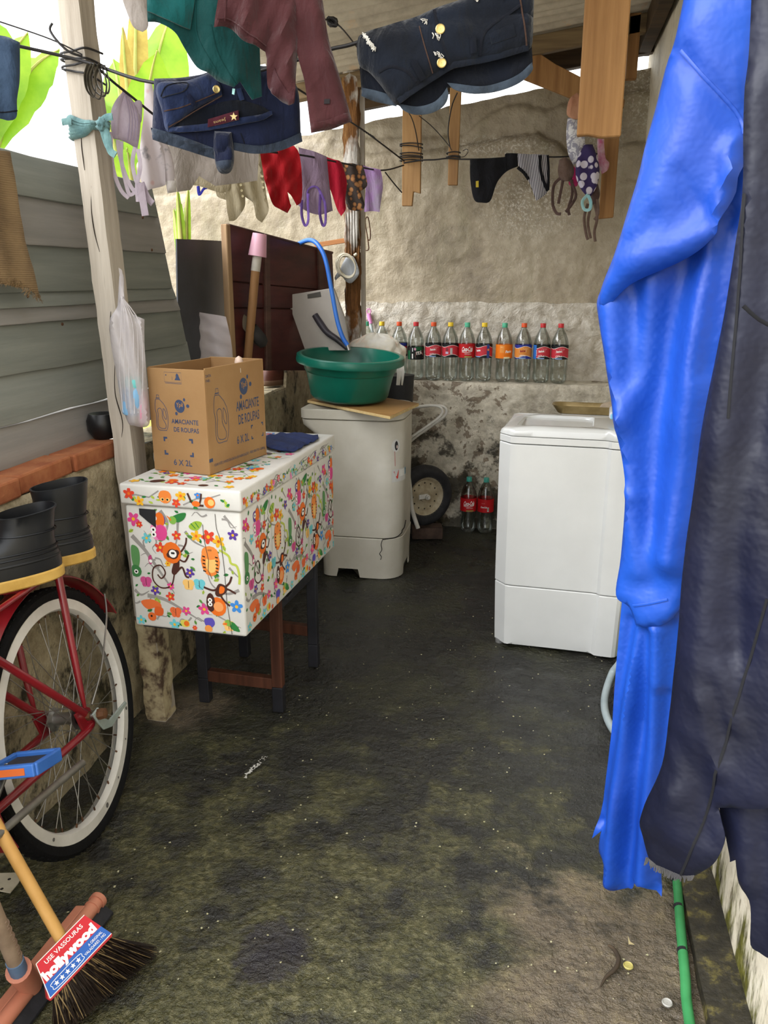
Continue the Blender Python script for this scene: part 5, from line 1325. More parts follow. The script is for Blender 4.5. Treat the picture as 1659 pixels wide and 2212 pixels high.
# ---- rubber boots on the rack
BOOT = mat('black_rubber_boot', '#0b0c0f', '#14161a', 9, .42, .12, 30, c3='#3f4142'); SOLE = mat('yellow_sole', '#b08a3e', '#c9a355', 14, .6, .2, 50)
def boot(name_lab, loc, dirv, roll=0., h=.185):
    d = Vector(dirv).normalized(); s_ = Vector((-d.y, d.x, 0)); base = Vector(loc)
    b = thing('rubber_boot', name_lab, 'boot', base, 'rubber boots on the bicycle rack')
    def outline(xb, xf, w, z, n=36, zt=None, tilt=0.):
        L = []
        for k in range(n):
            a = 2 * math.pi * k / n; c, q = math.cos(a), math.sin(a); e = .8
            x = (xb + xf) / 2 + (xf - xb) / 2 * math.copysign(abs(c) ** e, c); y = w * math.copysign(abs(q) ** e, q) * (1 if c < .3 else (1 - .12 * (c - .3)))
            L.append(base + d * x + s_ * y + UZ * (z + tilt * x))
        return L
    mb = MB(); mb.loft([outline(-.055, .205, .046, .0), outline(-.060, .215, .050, .004), outline(-.060, .215, .050, .024), outline(-.056, .21, .046, .028)]); mb.build('sole', SOLE, b, smooth=40)
    mb = MB(); mb.box(base + d * -.02 + UZ * .001, (.08, .085, .018), Matrix((d, s_, UZ)).transposed())
    rg = [outline(-.056, .208, .047, .026), outline(-.057, .206, .047, .040), outline(-.054, .195, .046, .058), outline(-.050, .160, .044, .075), outline(-.046, .110, .042, .092), outline(-.046, .082, .041, .110), outline(-.049, .072, .042, .135), outline(-.053, .070, .044, .160), outline(-.058, .074, .046, h, tilt=-.1), outline(-.054, .070, .042, h + .001, tilt=-.1), outline(-.048, .064, .038, h - .03), outline(-.045, .06, .036, .08)]
    mb = MB(); mb.loft(rg); up = mb.build('upper', BOOT, b, smooth=60)
    mb = MB(); mb.loft([outline(-.0545, .197, .0480, .054), outline(-.0560, .199, .0490, .056), outline(-.0555, .196, .0485, .058), outline(-.0535, .194, .0465, .060)], False); mb.build('foxing_band', BOOT, up, smooth=60)
    for z, w in ((.070, .046), (.080, .0445), (.118, .0425)):
        mb = MB(); xf = float(np.interp(z, [.058, .075, .092, .110, .135], [.195, .160, .110, .082, .072])); mb.loft([outline(-.0505, xf, w, z - .002), outline(-.0525, xf + .002, w + .0018, z), outline(-.0505, xf, w, z + .002)], False); mb.build('ridge', BOOT, up, smooth=60)
    return b
zr = bk(0, .065, RK).z
bd1 = PZ(128, 1262, zr + .005); bd2 = PZ(183, 1232, zr + .002)
toe = (-.80, -.60, 0)
boot('dusty black rubber boot, nearer of the pair on the bicycle rack', (-1.112, 1.560, zr + .0085), (-.60, -.80, 0), h=.165)
boot('cleaner black rubber boot standing behind the dusty one', (-1.118, 1.705, zr + .0025), (-.72, -.69, 0), h=.195)

# ---- broom with printed metal band
br = thing('broom', 'broom with a red and blue printed band, dark bristles and pale wooden handle', 'broom', PZ(230, 2150, 0))
BE = Frame(PZ(165, 2075, .13), (PZ(165, 2075, .13) * -1 + CAM * 1.0) , (0, 0, 1))
nb_ = (CAM - PZ(165, 2075, .13)).normalized(); nb_ = (nb_ + Vector((.25, -.1, .1))).normalized()
bc_ = PZ(163, 2075, .13); BF = Frame(bc_, nb_)
def bq(u, v, o=0.): x, y = BF.px(u, v); return BF.at(x, y, o)
band_px = [(92, 2085), (192, 1987), (240, 2016), (241, 2022), (108, 2162), (100, 2158)]
mb = MB(); mb.prism([bq(u, v, -.016) for u, v in band_px], nb_ * .032); band_o = mb.build('metal_band', mat('band_red', '#a2212a', '#b52b33', 10, .4), br, bevel=.004, bseg=2, smooth=40)
mb = MB(); mb.prism([bq(u, v, -.013) for u, v in ((90, 2083), (120, 2045), (165, 2000), (192, 1986), (196, 1992), (98, 2090))], nb_ * .026); mb.build('wooden_block', wood('broom_block', '#4b3a2c', '#6a5440', 'X'), br, bevel=.004, smooth=40)
# printed face
x_ = Vector(BF.px(100, 2155)); e_a = (Vector(BF.px(240, 2016)) - Vector(BF.px(106, 2158))); LB = e_a.length; e_a.normalize(); e_b = Vector((-e_a.y, e_a.x))
orig = Vector(BF.px(106, 2158))
def pf(x, y, l): q = orig + e_a * x + e_b * y; return BF.at(q.x, q.y, .0162 + l)
P = Print(pf); k = LB
P.poly([(.01 * k, .015 * k), (.99 * k, .015 * k), (.90 * k, .44 * k), (.14 * k, .44 * k)], C('#b9202c'), 0)
P.poly([(.01 * k, .015 * k), (.99 * k, .015 * k), (.955 * k, .18 * k), (.05 * k, .18 * k)], C('#2457a4'), 1)
for pts in ([(.01 * k, .01 * k), (.99 * k, .01 * k)], [(.14 * k, .445 * k), (.90 * k, .445 * k)], [(.01 * k, .01 * k), (.14 * k, .445 * k)]): P.line(pts, .010 * k, C('#d9d4cb'), 2)
P.text('USE VASSOURAS', .22 * k, .345 * k, .58 * k, .055 * k, C('#e9e6e0'), 3, .01)
P.text('hollywood', .10 * k, .150 * k, .80 * k, .165 * k, C('#efece6'), 3, .06)
P.text('A ORIGINAL', .70 * k, .105 * k, .22 * k, .035 * k, C('#e9e6e0'), 3); P.text('VALADARES - MG', .60 * k, .050 * k, .33 * k, .035 * k, C('#e9e6e0'), 3)
def star(P, x, y, r, c, layer): P.poly([(x + (r if j % 2 == 0 else r * .42) * math.sin(math.pi * j / 5), y + (r if j % 2 == 0 else r * .42) * math.cos(math.pi * j / 5)) for j in range(10)], c, layer)
for j in range(5): star(P, (.17 + .085 * j) * k, .085 * k, .036 * k, C('#efece6'), 4)
pill = [(.14 * k, .04 * k), (.54 * k, .04 * k), (.57 * k, .085 * k), (.54 * k, .13 * k), (.14 * k, .13 * k), (.11 * k, .085 * k)]; P.line(spline(pill, 4, True), .007 * k, C('#efece6'), 3, True)
P.build('band_print', band_o)
# bristles
mb = MB(); rd = random.Random(4); BL0, BL1 = bq(112, 2158), bq(238, 2022); 
tipL, tipR = PZ(128, 2235, .012), PZ(330, 2064, .012)
BRM = mat('dark_bristles', '#1a1210', '#2c201a', 60, .45); BRM2 = mat('pale_bristles', '#6f5c40', '#8a7550', 60, .5)
for m_, cnt, nm in ((BRM, 2600, 'bristles'), (BRM2, 110, 'pale_bristles')):
    mb = MB()
    for i in range(cnt):
        f = rd.random(); o = rd.uniform(-.014, .015) if m_ is BRM else rd.uniform(.004, .017)
        a = BL0.lerp(BL1, f) + nb_ * o * .8 + (bc_ - BL0.lerp(BL1, f)) * .04; b = tipL.lerp(tipR, min(max(f + rd.uniform(-.05, .05), -.03), 1.03)) + Vector((rd.uniform(-.012, .012), rd.uniform(-.012, .012), rd.uniform(-.004, .012))) + nb_ * o * 1.6
        b = a + (b - a) * rd.uniform(.88, 1.0); mid = a.lerp(b, .5) + nb_ * rd.uniform(0, .006)
        mb.tube([a, mid, b], [.0013, .0011, .0006], 3, False)
    o = mb.build(nm, m_, br); o['kind'] = 'stuff'
hb0 = bq(138, 2038); 
hdir_top = PY(-60, 1690, 1.02)
rod('handle', [hb0 - (PY(-60, 1690, 1.18) - hb0).normalized() * .015, PY(-60, 1690, 1.18), hb0 + (PY(-60, 1690, 1.18) - hb0) * 1.35], .0118, wood('broom_handle', '#b08445', '#c99c5c', 'Z', .5, 12, .1), br, 14, 4)

# ---- squeegee
SQP = mat('terracotta_plastic', '#b8745c', '#c58368', 8, .45); 
sq = thing('floor_squeegee', 'terracotta plastic floor squeegee with black rubber blade, under the broom', 'squeegee', PZ(100, 2070, 0))
A0, A1 = PZ(212, 1945, .035), PZ(20, 2190, .035); dq = (A1 - A0).normalized(); A2 = A1 + dq * .22
rod('rail_tube', [A0, A2], .016, SQP, sq, 16)
mb = MB(); mb.tube([A0 - dq * .004, A0 + dq * .008], .0195, 16); mb.tube([A0 + dq * .022, A0 + dq * .026], .0185, 16); mb.build('end_cap', SQP, sq, smooth=40)
pn = Vector((-dq.y, dq.x, 0)).normalized()
if pn.x > 0: pn = -pn
mb = MB(); mb.prism([A0 + pn * .010 + dq * .03, A0 + pn * .036 + dq * .03 - UZ * .006, A2 + pn * .036 - UZ * .006, A2 + pn * .010], (0, 0, .012)); mb.build('back_flange', SQP, sq, bevel=.003)
mb = MB(); mb.prism([A0 - pn * .006 - UZ * .010, A0 - pn * .036 - UZ * .030, A2 - pn * .036 - UZ * .030, A2 - pn * .006 - UZ * .010], UZ * .007); mb.build('rubber_blade', RUB, sq, bevel=.001, bseg=1)
sk0 = A0.lerp(A1, .78); sk1 = PY(12, 2040, (sk0.y + .0)); so = PZ(40, 2095, .12)
rod('socket', [sk0, so], [.021, .024], SQP, sq, 18)
h0 = so; h1 = PZ(0, 2000, .26)
rod('blue_tape', [h0 - (h1 - h0) * .05, h0.lerp(h1, .22)], .0165, mat('blue_grey_tape', '#4e6580', '#5c7390', 20, .6), sq, 14)
rod('handle', [h0.lerp(h1, .2), h1, h0 + (h1 - h0) * 3.2], .0145, mat('worn_handle', '#7d6a58', '#94806c', 18, .7, .4, 30), sq, 14, 3)
for k_ in range(6):
    p = h0.lerp(h1, .3 + .14 * k_)
    rod('wrap_band', [p + Vector((.0145 * math.cos(a), .0145 * math.sin(a), .006 * a / 3)) for a in [j * math.pi / 6 for j in range(13)]], .002, mat('wrap_brown', '#6a5546', '#8a7564', 20, .7), sq, 6, 2)
# ================================================================== LAUNDRY
def fabric(name, c1, c2=None, scale=10, tl=.15, rough=.9, bump=.35, crumple=.45):
    if name in _mats: return _mats[name]
    t = NT(name); c1 = C(c1)
    col = t.ramp(t.noise(scale, 5, .6), [(.35, c1), (.65, C(c2))]) if c2 else t.ramp(t.noise(scale), [(.4, c1), (.6, c1)])
    cr = t.bump(t.noise(16., 3, .55, t.mapping((1.3, 1.3, .55)), .6), crumple, .03)
    t.set(color=col, rough=rough, spec=.12, sheen=.2, normal=t.bump(t.noise(220., 3, .6), bump, .003, cr))
    if tl:
        tr = t.n.new('ShaderNodeBsdfTranslucent'); mx = t.n.new('ShaderNodeMixShader'); mx.inputs[0].default_value = tl; t.link(col, tr.inputs['Color'])
        t.link(t.b.outputs[0], mx.inputs[1]); t.link(tr.outputs[0], mx.inputs[2]); t.link(mx.outputs[0], t.out.inputs[0])
    _mats[name] = t.m; return t.m
DEN1 = fabric('indigo_denim', '#0d1328', '#161d36', 9, .03); DEN1L = fabric('faded_denim', '#16203c', '#24304f', 14, .03); DENC = fabric('denim_cuff', '#222833', '#333c4a', 14, .03)
DEN2 = fabric('dark_denim', '#080c14', '#0f1622', 9, .02); DEN2B = fabric('darkest_denim', '#050810', '#0a101c', 9, .02); STI = fabric('stitch_brown', '#3b2a22', tl=0); STI2 = fabric('stitch_navy', '#0a0d16', tl=0)
WIRE = mat('black_wire', '#1d1a1a', rough=.55); BRASS = mat('brass_button', '#b39a5c', '#cdb87c', 40, .35, metal=.8)
def garment(name, label, cat, fr, group=None): return thing(name, label, cat, fr.p0, group)
def button(S, u, v, r, m, parent):
    p = S.pt(u, v, .002); n = S.fr.n; z = n; x = S.fr.e1; y = S.fr.e2; M3 = Matrix((x, y, z)).transposed()
    mb = MB(); mb.lathe([(r, -.001), (r, .0012), (r * .85, .002), (r * .7, .0013), (.0005, .0016)], p, 18, M3); return mb.build('button', m, parent, smooth=40)

# ---- clotheslines
def yl(u): return 1 / (.4545 + (.238 - .4545) * (u - 235) / (887 - 235))
ln1 = rod('clothesline', [PY(-120, 68, 1.98), PY(0, 91, 2.05), PY(175, 131, 2.148), PY(330, 178, 2.10), PY(490, 168, 2.05), PY(640, 130, 1.98), PY(715, 106, 1.94), PY(775, 91, 1.92), PY(960, 25, 1.88), PY(1150, -60, 1.84), PY(1390, -185, 1.80)], .0042, WIRE, None, 8)
tag(ln1, 'thick black clothesline carrying the denim shorts', 'clothesline')
ln2 = rod('clothesline', [PY(-60, 28, 2.0), PY(0, 47, 2.06), PY(110, 85, 2.12), PY(178, 118, 2.148)], .0018, WIRE, None, 6); tag(ln2, 'thin wire running from the left edge to the timber post', 'clothesline')
ln3 = rod('clothesline', [PY(205, 140, 2.17), PY(268, 196, yl(268)), PY(420, 305, yl(420)), PY(560, 326, yl(560)), PY(650, 335, yl(650)), PY(738, 352, yl(738)), PY(822, 368, yl(822)), PY(872, 357, 4.16)], .0035, WIRE, None, 8)
tag(ln3, 'black clothesline carrying the small garments from post to notched board', 'clothesline')
ln4 = rod('clothesline', [PY(872, 352, 4.205), PY(912, 346, 4.20), PY(940, 345, 4.20), PY(968, 342, 4.205), PY(1000, 344, 4.2), PY(1060, 343, 4.18), PY(1130, 338, 4.16), PY(1211, 339, 4.16), PY(1292, 332, 4.22)], .0035, WIRE, None, 8)
tag(ln4, 'black clothesline carrying the underpants along the back wall', 'clothesline')
ln5 = rod('clothesline', [PY(640, 60, 2.3), PY(714, 44, 2.5), PY(770, 100, 2.9), PY(830, 185, 3.3), PY(888, 252, 3.8), PY(905, 325, 4.19)], .0025, WIRE, None, 6); tag(ln5, 'thin slanting wire with a knot beside the maroon shirt', 'clothesline')
mb = MB(); q = PY(718, 47, 2.5)
for k_ in range(5): mb.tube([q + Vector((.014 * math.cos(a + k_), .006 * math.sin(a * 2), .011 * math.sin(a + k_ * .7))) for a in [j * .7 for j in range(10)]], .0032, 6)
mb.build('knot', WIRE, ln5, smooth=60)
ln6 = rod('clothesline', [PY(640, 190, 3.0), PY(700, 228, 3.2), PY(755, 262, 3.6), PY(790, 285, 3.8), PY(830, 315, 4.0), PY(873, 348, 4.19)], .0035, WIRE, None, 6); tag(ln6, 'barbed twisted wire crossing the rotten post', 'clothesline')
for k_ in range(6):
    q = PY(782 + k_ * 5, 281 + k_ * 3.2, 3.77 + .02 * k_); rod('twist', [q + Vector((-.006, 0, .008)), q + Vector((.004, -.004, 0)), q + Vector((.01, 0, -.008))], .002, WIRE, ln6, 6)
ln7 = rod('clothesline', [PY(905, 250, 4.15), PY(935, 275, 4.18), PY(966, 310, 4.2), PY(976, 325, 4.205)], .002, WIRE, None, 6); tag(ln7, 'short thin wire between notched board and narrow board', 'clothesline')
ln8 = rod('clothesline', [PY(988, 200, 4.2), PY(976, 230, 4.2), PY(968, 282, 4.2), PY(972, 318, 4.2)], .003, WIRE, None, 6); tag(ln8, 'twisted wire running up the narrow hanging board', 'clothesline')
ln9 = rod('clothesline', [PY(832, 372, 4.1), PY(850, 395, 4.15), PY(868, 416, 4.19)], .003, WIRE, None, 6); tag(ln9, 'short wire stay below the notched board lashing', 'clothesline')
def lash(u0, u1, v, y, n, par):
    for k_ in range(n):
        a, b = PY(u0 - 1.5, v + k_ * 5 - 6 + random.uniform(-3, 3), y), PY(u1 + 1.5, v + k_ * 5 - 6 + random.uniform(-3, 3), y)
        rod('lashing', [a + Vector((-.002, .03, 0)), a + Vector((-.003, -.004, 0)), a.lerp(b, .5) + Vector((0, -.006, .004)), b + Vector((.003, -.004, 0)), b + Vector((.002, .03, 0))], .0028, WIRE, par, 6)
lash(868, 908, 340, 4.215, 4, ln4); lash(968, 990, 338, 4.215, 3, ln4); lash(868, 908, 318, 4.215, 2, ln5)
rod('wire_tail', [PY(990, 340, 4.2), PY(1003, 338, 4.18), PY(1011, 328, 4.18), PY(1008, 322, 4.18), PY(1000, 326, 4.19)], .0016, WIRE, ln4, 6)
# wire tied round the timber post
for k_, (dz, tl) in enumerate(((0., .0), (.018, .012), (-.03, -.016), (-.014, .010))):
    z = PY(175, 125, 2.15).z + dz; x = post_x(z)
    rod('tie', [Vector((x - .036, POSTY + .02, z - tl)), Vector((x - .037, POSTY - .044, z - tl * .5)), Vector((x, POSTY - .046, z)), Vector((x + .037, POSTY - .044, z + tl * .5)), Vector((x + .038, POSTY + .04, z + tl))], .0028, WIRE, ln1, 6)
rod('wire_tail', [PY(178, 122, 2.12), PY(150, 112, 2.10), PY(125, 90, 2.09), PY(108, 65, 2.09), PY(113, 50, 2.09)], .0030, WIRE, ln1, 8)
# metal bracket coil on the post
hk = thing('wire_coil', 'bundle of bent metal strips hanging on the timber post below the line', 'metal coil', PY(210, 180, 2.14))
CO = mat('dull_metal_strip', '#5d594f', '#7d786c', 20, .35, metal=.8)
for k_, (u, w_, h_) in enumerate(((196, 12, 38), (206, 16, 42), (214, 18, 36), (222, 16, 30))):
    ribbon('strip', [PY(u - w_ * .4, 138, 2.14), PY(u - w_, 165, 2.135), PY(u - w_ * .6, 165 + h_ * .8, 2.13), PY(u + w_ * .6, 172 + h_, 2.13), PY(u + w_ * .9, 180, 2.135), PY(u + w_ * .3, 142, 2.14)], .007, CO, hk, flat=(1, 0, .2))
# blue-green rag tied round the post
RAG = fabric('teal_rag', '#557578', '#6f9190', 20, .05)
rg_ = thing('tied_rag', 'pale blue-green rag knotted round the timber post', 'rag', Vector((post_x(1.66), POSTY, PY(190, 270, 2.15).z)))
zq = PY(190, 272, 2.15).z; xq = post_x(zq)
for k_ in range(7):
    dz = -.028 + .009 * k_
    ribbon('wrap', [Vector((xq - .03, POSTY + .05, zq + dz * .5)), Vector((xq - .040, POSTY - .02, zq + dz)), Vector((xq - .034, POSTY - .047, zq + dz)), Vector((xq + .005, POSTY - .050, zq + dz * .6 - .004)), Vector((xq + .034, POSTY - .048, zq + dz * .25 + .004)), Vector((xq + .042, POSTY + .02, zq + dz * .3 + .006))], .007, RAG, rg_, flat=(0, -1, 0))
kn = PY(222, 270, 2.13); mb = MB()
def knot(a, b):
    th = 2 * math.pi * a; ph = math.pi * (b - .5); d = Vector((math.cos(th) * math.cos(ph), math.sin(th) * math.cos(ph), math.sin(ph))); return kn + d * (.017 + .008 * fbm(d * 2.5, 3))
mb.grid(knot, 24, 14); mb.build('knot', RAG, rg_, smooth=180)
for pts in ([(220, 262), (230, 254), (243, 252)], [(224, 275), (232, 295), (238, 325), (250, 335)], [(222, 278), (228, 300), (235, 318)], [(155, 262), (146, 262), (134, 264)]):
    ribbon('rag_tail', [PY(u, v, 2.125 if u > 200 else 2.14) for u, v in pts], .009, RAG, rg_, flat=(.3, -1, .1))

# ---- denim shorts, folded over the line (left)
fr = vplane(490, 250, 2.02); g = garment('denim_shorts', 'rolled-cuff blue denim shorts folded over the line, waistband hanging open', 'shorts', fr)
o, S = cloth('shorts_body', [(333, 170), (380, 168), (430, 160), (470, 150), (560, 140), (625, 150), (645, 205), (650, 300), (600, 318), (545, 326), (500, 318), (470, 335), (400, 316), (328, 290), (330, 240)], fr, DEN1, g, .028, .05, ((1, .2, .005, .16, 0), (.3, 1, .003, .09, 1)), (.006, 8), .010)
_, S1 = cloth('leg_roll', [(463, 285), (500, 288), (506, 340), (500, 370), (485, 377), (470, 368), (462, 330)], fr, DEN1, g, .018, .02, (), (.003, 12), .008, base=S, lift=.006)
cloth('cuff', [(466, 352), (503, 350), (501, 370), (485, 377), (470, 368)], fr, DENC, g, .006, .01, (), (.002, 14), .007, base=S1, lift=.003)
cloth('cuff', [(326, 276), (345, 282), (400, 300), (465, 323), (470, 347), (400, 326), (330, 302)], fr, DENC, g, .006, .012, (), (.002, 14), .008, base=S, lift=.003)
cloth('cuff', [(650, 288), (652, 308), (600, 328), (550, 335), (500, 326), (505, 310), (560, 317), (610, 305)], fr, DENC, g, .006, .012, (), (.002, 14), .008, base=S, lift=.003)
_, S2 = cloth('waist_flap', [(338, 200), (350, 182), (400, 178), (450, 160), (474, 184), (480, 207), (420, 240), (365, 287), (357, 277), (350, 240)], fr, DEN1L, g, .012, .03, (), (.004, 12), .009, base=S, lift=.008)
_, S3 = cloth('waist_inside', [(360, 285), (420, 244), (500, 220), (560, 230), (586, 246), (560, 260), (480, 273), (400, 285)], fr, DEN2B, g, .002, .01, (), (.002, 12), .009, base=S, lift=.004)
cloth('waistband', [(357, 283), (370, 290), (420, 288), (480, 279), (560, 265), (588, 250), (586, 240), (558, 252), (480, 264), (420, 273), (380, 278)], fr, DEN1L, g, .004, .008, (), (.001, 12), .007, base=S3, lift=.003)
_, S4 = cloth('brand_patch', [(450, 261), (515, 244), (516, 264), (449, 278)], fr, fabric('maroon_patch', '#3c1620', '#4a1d28', tl=0), g, .002, .006, (), (0, 1), .008, smooth=False, base=S3, lift=.009)
P = Print(lambda x, y, l: fr.at(x, y, S4.off(x, y) + l + .0006)); cx_, cy_ = fr.px(505, 258); star(P, cx_, cy_, .0095, C('#d8c489'), 0); P2 = fr.px(455, 273); P.text('Jeans', P2[0] + .036, P2[1] + .016, .030, .008, C('#a58d5c'), 0, 0, .25 + math.pi); P.build('patch_print', g)
button(S2, 468, 198, .0085, BRASS, g)
strip('belt_loop', [(408, 212), (422, 234)], S2, .0055, DEN1, g, .003); strip('pocket_seam', [(350, 215), (365, 192), (405, 184), (398, 205), (352, 217)], S2, .0014, STI2, g); strip('seam', [(356, 245), (400, 236), (468, 206)], S2, .0012, STI, g); strip('seam', [(366, 280), (418, 248), (480, 212)], S2, .0012, STI, g)
strip('seam', [(520, 290), (530, 318)], S, .0012, STI2, g); strip('belt_loop', [(515, 195), (523, 220)], S, .006, DEN1L, g, .004)
# ---- teal shirt
TEAL = fabric('teal_cotton', '#06302f', '#0a3b3a', 6, .06); fr = vplane(450, 90, 1.80); g = garment('teal_shirt', 'teal green shirt hanging over the line above the left denim shorts', 'shirt', fr)
o, S = cloth('shirt_body', [(318, -60), (319, 30), (320, 50), (345, 53), (378, 72), (396, 99), (425, 143), (450, 157), (469, 173), (505, 192), (518, 180), (544, 217), (566, 208), (562, 114), (560, 40), (570, -60)], fr, TEAL, g, .018, .04, ((1, .5, .009, .12, 0), (.8, -.3, .004, .06, 1)), (.010, 6), .010)
cloth('hem_fold', [(320, -55), (425, -55), (422, 0), (411, 65), (385, 58), (360, 48), (320, 31)], fr, fabric('teal_light', '#0a4444', '#0f5050', 6, .08), g, .008, .03, (), (.004, 9), .010, base=S, lift=.006)
strip('seam', [(425, -20), (422, 40), (430, 90), (470, 160)], S, .0015, TEAL, g, .002); strip('seam', [(455, 60), (470, 120), (508, 188)], S, .002, TEAL, g, .002)
cloth('care_tag', [(502, 191), (508, 192), (506, 205), (501, 203)], fr, mat('tag_pale', '#9fd0d0', rough=.7), g, .001, .004, (), (0, 1), .006, smooth=False)
# ---- maroon shirt
MARF = fabric('maroon_knit', '#35191b', '#422224', 7, .06); fr = vplane(600, 100, 1.72); g = garment('maroon_shirt', 'faded maroon long-sleeved shirt hanging upside down beside the teal shirt', 'shirt', fr)
o, S = cloth('shirt_body', [(480, -60), (466, 33), (463, 62), (496, 59), (523, 87), (559, 104), (576, 112), (577, 178), (584, 195), (605, 215), (624, 229), (636, 222), (640, 150), (648, 60), (650, -60)], fr, MARF, g, .016, .04, ((1, .15, .007, .07, 0), (1, -.5, .004, .04, 2)), (.008, 7), .010)
_, S2 = cloth('sleeve', [(626, -60), (632, 60), (645, 130), (658, 178), (666, 240), (672, 288), (692, 284), (725, 275), (761, 262), (748, 215), (734, 169), (707, 72), (690, -60)], fr, MARF, g, .022, .05, ((1, .35, .006, .07, 0), (.4, 1, .003, .12, 2)), (.008, 7), .010)
cloth('cuff', [(670, 268), (692, 264), (752, 244), (761, 262), (725, 275), (692, 284), (672, 288)], fr, MARF, g, .003, .008, (), (0, 1), .008, base=S2, lift=.0025)
cloth('inner_hem', [(592, 145), (604, 175), (624, 205), (636, 195), (634, 222), (624, 228), (600, 212), (584, 195)], fr, fabric('maroon_inside', '#33191d', '#3c1f22', 7, .05), g, .002, .01, (), (0, 1), .008, base=S, lift=.003)
strip('seam', [(470, 45), (500, 45), (530, 72), (575, 100)], S, .0014, MARF, g, .002); strip('seam', [(492, -40), (488, 10), (486, 50)], S, .0016, MARF, g, .002)
cloth('chest_logo', [(700, 215), (712, 215), (712, 225), (700, 225)], fr, mat('logo_black', '#140c10', rough=.8), g, .0008, .003, (), (0, 1), .006, smooth=False, base=S2, lift=.002)
# ---- jeans at the far left and pale cloth
fr = vplane(10, 160, 2.0); g, S = cloth('jeans', [(-90, 70), (0, 77), (43, 92), (43, 170), (37, 215), (36, 252), (20, 260), (0, 256), (-60, 248), (-95, 240)], fr, fabric('grey_blue_denim', '#26354a', '#384a60', 9, .05), None, .02, .04, ((1, .2, .004, .1, 0),), (.006, 8), .010)
tag(g, 'grey-blue jeans hem hanging at the left picture edge', 'jeans'); strip('hem_seam', [(-60, 236), (0, 244), (38, 240)], S, .0015, STI2, g)
fr = vplane(295, 20, 1.95); g, S = cloth('pale_cloth', [(250, -60), (322, -60), (320, 20), (320, 58), (308, 68), (288, 56), (274, 25), (262, -10)], fr, fabric('pale_grey_cotton', '#a79e98', '#b9b0a9', 7, .3), None, .012, .03, ((1, .2, .005, .07, 0),), (.005, 8), .010)
tag(g, 'pale grey cloth corner hanging left of the teal shirt', 'cloth')

# ---- bra and blouse
LAV = fabric('lilac_white', '#b9aab8', '#cbbfc9', 12, .4); yb = yl(275)
fr = vplane(270, 250, yb); g = garment('bra', 'pale lilac bra with dangling straps hanging beside the timber post', 'bra', fr)
_, S = cloth('cup', [(240, 240), (252, 214), (266, 198), (274, 200), (290, 222), (303, 250), (302, 290), (297, 322), (280, 312), (262, 303), (245, 300), (240, 275)], fr, LAV, g, .028, .05, ((1, 0, .003, .03, 0),), (.003, 12), .009)
for k_ in range(4): strip('cup_seam', [(272 + k_ * 6, 210 + k_ * 6), (280 + k_ * 6, 255 + k_ * 4), (276 + k_ * 6, 305)], S, .0014, mat('seam_lilac', '#8d7f92', rough=.8), g)
strip('cup_edge', [(268, 200), (255, 240), (252, 300)], S, .004, LAV, g, .003)
cloth('cup', [(288, 222), (300, 216), (308, 222), (306, 260), (300, 270)], fr, LAV, g, .012, .02, (), (.002, 12), .009)
STR = fabric('strap_white', '#c6bac6', '#d8cdd6', 20, .3)
for pts in ([(240, 285), (240, 330), (247, 375), (262, 412), (278, 428)], [(254, 302), (258, 330), (268, 370), (284, 405), (298, 420)], [(262, 305), (262, 345), (272, 395), (280, 420), (292, 415)], [(292, 318), (286, 350), (292, 385), (300, 405), (288, 412)], [(298, 322), (303, 360), (296, 400), (298, 436)]):
    ribbon('strap', [PY(u, v, yb - .015) for u, v in pts], .0055, STR, g, flat=(.4, -1, 0))
ribbon('hook_band', [PY(303, 395, yb - .02), PY(308, 430, yb - .02), PY(314, 466, yb - .02)], .010, LAV, g, flat=(.2, -1, 0)); ribbon('hook_band', [PY(306, 395, yb), PY(318, 425, yb), PY(330, 440, yb)], .010, LAV, g, flat=(-.2, -1, 0))
t = NT('floral_voile'); n1 = t.noise(13., 4, .6); n2 = t.voronoi(22.)
colv = t.mix(t.ramp(n1, [(.56, .0), (.63, .75)]), C('#cfc6c6'), C('#6d6f74')); colv = t.mix(t.ramp(n2, [(.10, .6), (.2, .0)]), colv, C('#c99a94'))
t.set(color=colv, rough=.9); tr_ = t.n.new('ShaderNodeBsdfTranslucent'); t.link(colv, tr_.inputs[0]); mx2 = t.n.new('ShaderNodeMixShader'); mx2.inputs[0].default_value = .45; t.link(t.b.outputs[0], mx2.inputs[1]); t.link(tr_.outputs[0], mx2.inputs[2]); t.link(mx2.outputs[0], t.out.inputs[0]); VOI = t.m
fr = vplane(340, 320, 2.42); g = garment('floral_blouse', 'sheer white blouse with grey floral print behind the left denim shorts', 'blouse', fr)
_, S = cloth('blouse_body', [(312, 176), (328, 180), (340, 240), (352, 300), (356, 350), (358, 400), (340, 405), (318, 412), (308, 400), (300, 360), (303, 310), (310, 250)], fr, VOI, g, .010, .03, ((1, .1, .008, .05, 0),), (.006, 10), .009)
_, S = cloth('sleeve', [(336, 285), (352, 295), (366, 320), (376, 360), (378, 395), (382, 414), (362, 418), (358, 395), (350, 350), (340, 320)], fr, VOI, g, .014, .02, (), (.004, 10), .008)
cloth('cuff', [(358, 392), (379, 390), (382, 414), (362, 418)], fr, fabric('voile_cuff', '#c9c2bc', '#d6d0ca', 10, .3), g, .003, .01, (), (0, 1), .008, smooth=False, base=S, lift=.002)
# ---- beige cloth
fr = vplane(450, 360, 2.66); g, S = cloth('beige_cloth', [(362, 300), (470, 318), (560, 318), (556, 390), (510, 396), (465, 402), (430, 380), (411, 410), (383, 415), (372, 350)], fr, fabric('beige_sheet', '#8a8078', '#9a9188', 4, .25), None, .006, .03, ((1, .1, .006, .16, 0),), (.004, 6), .012, smooth=False)
tag(g, 'plain grey-beige cloth hanging below the left denim shorts', 'cloth')
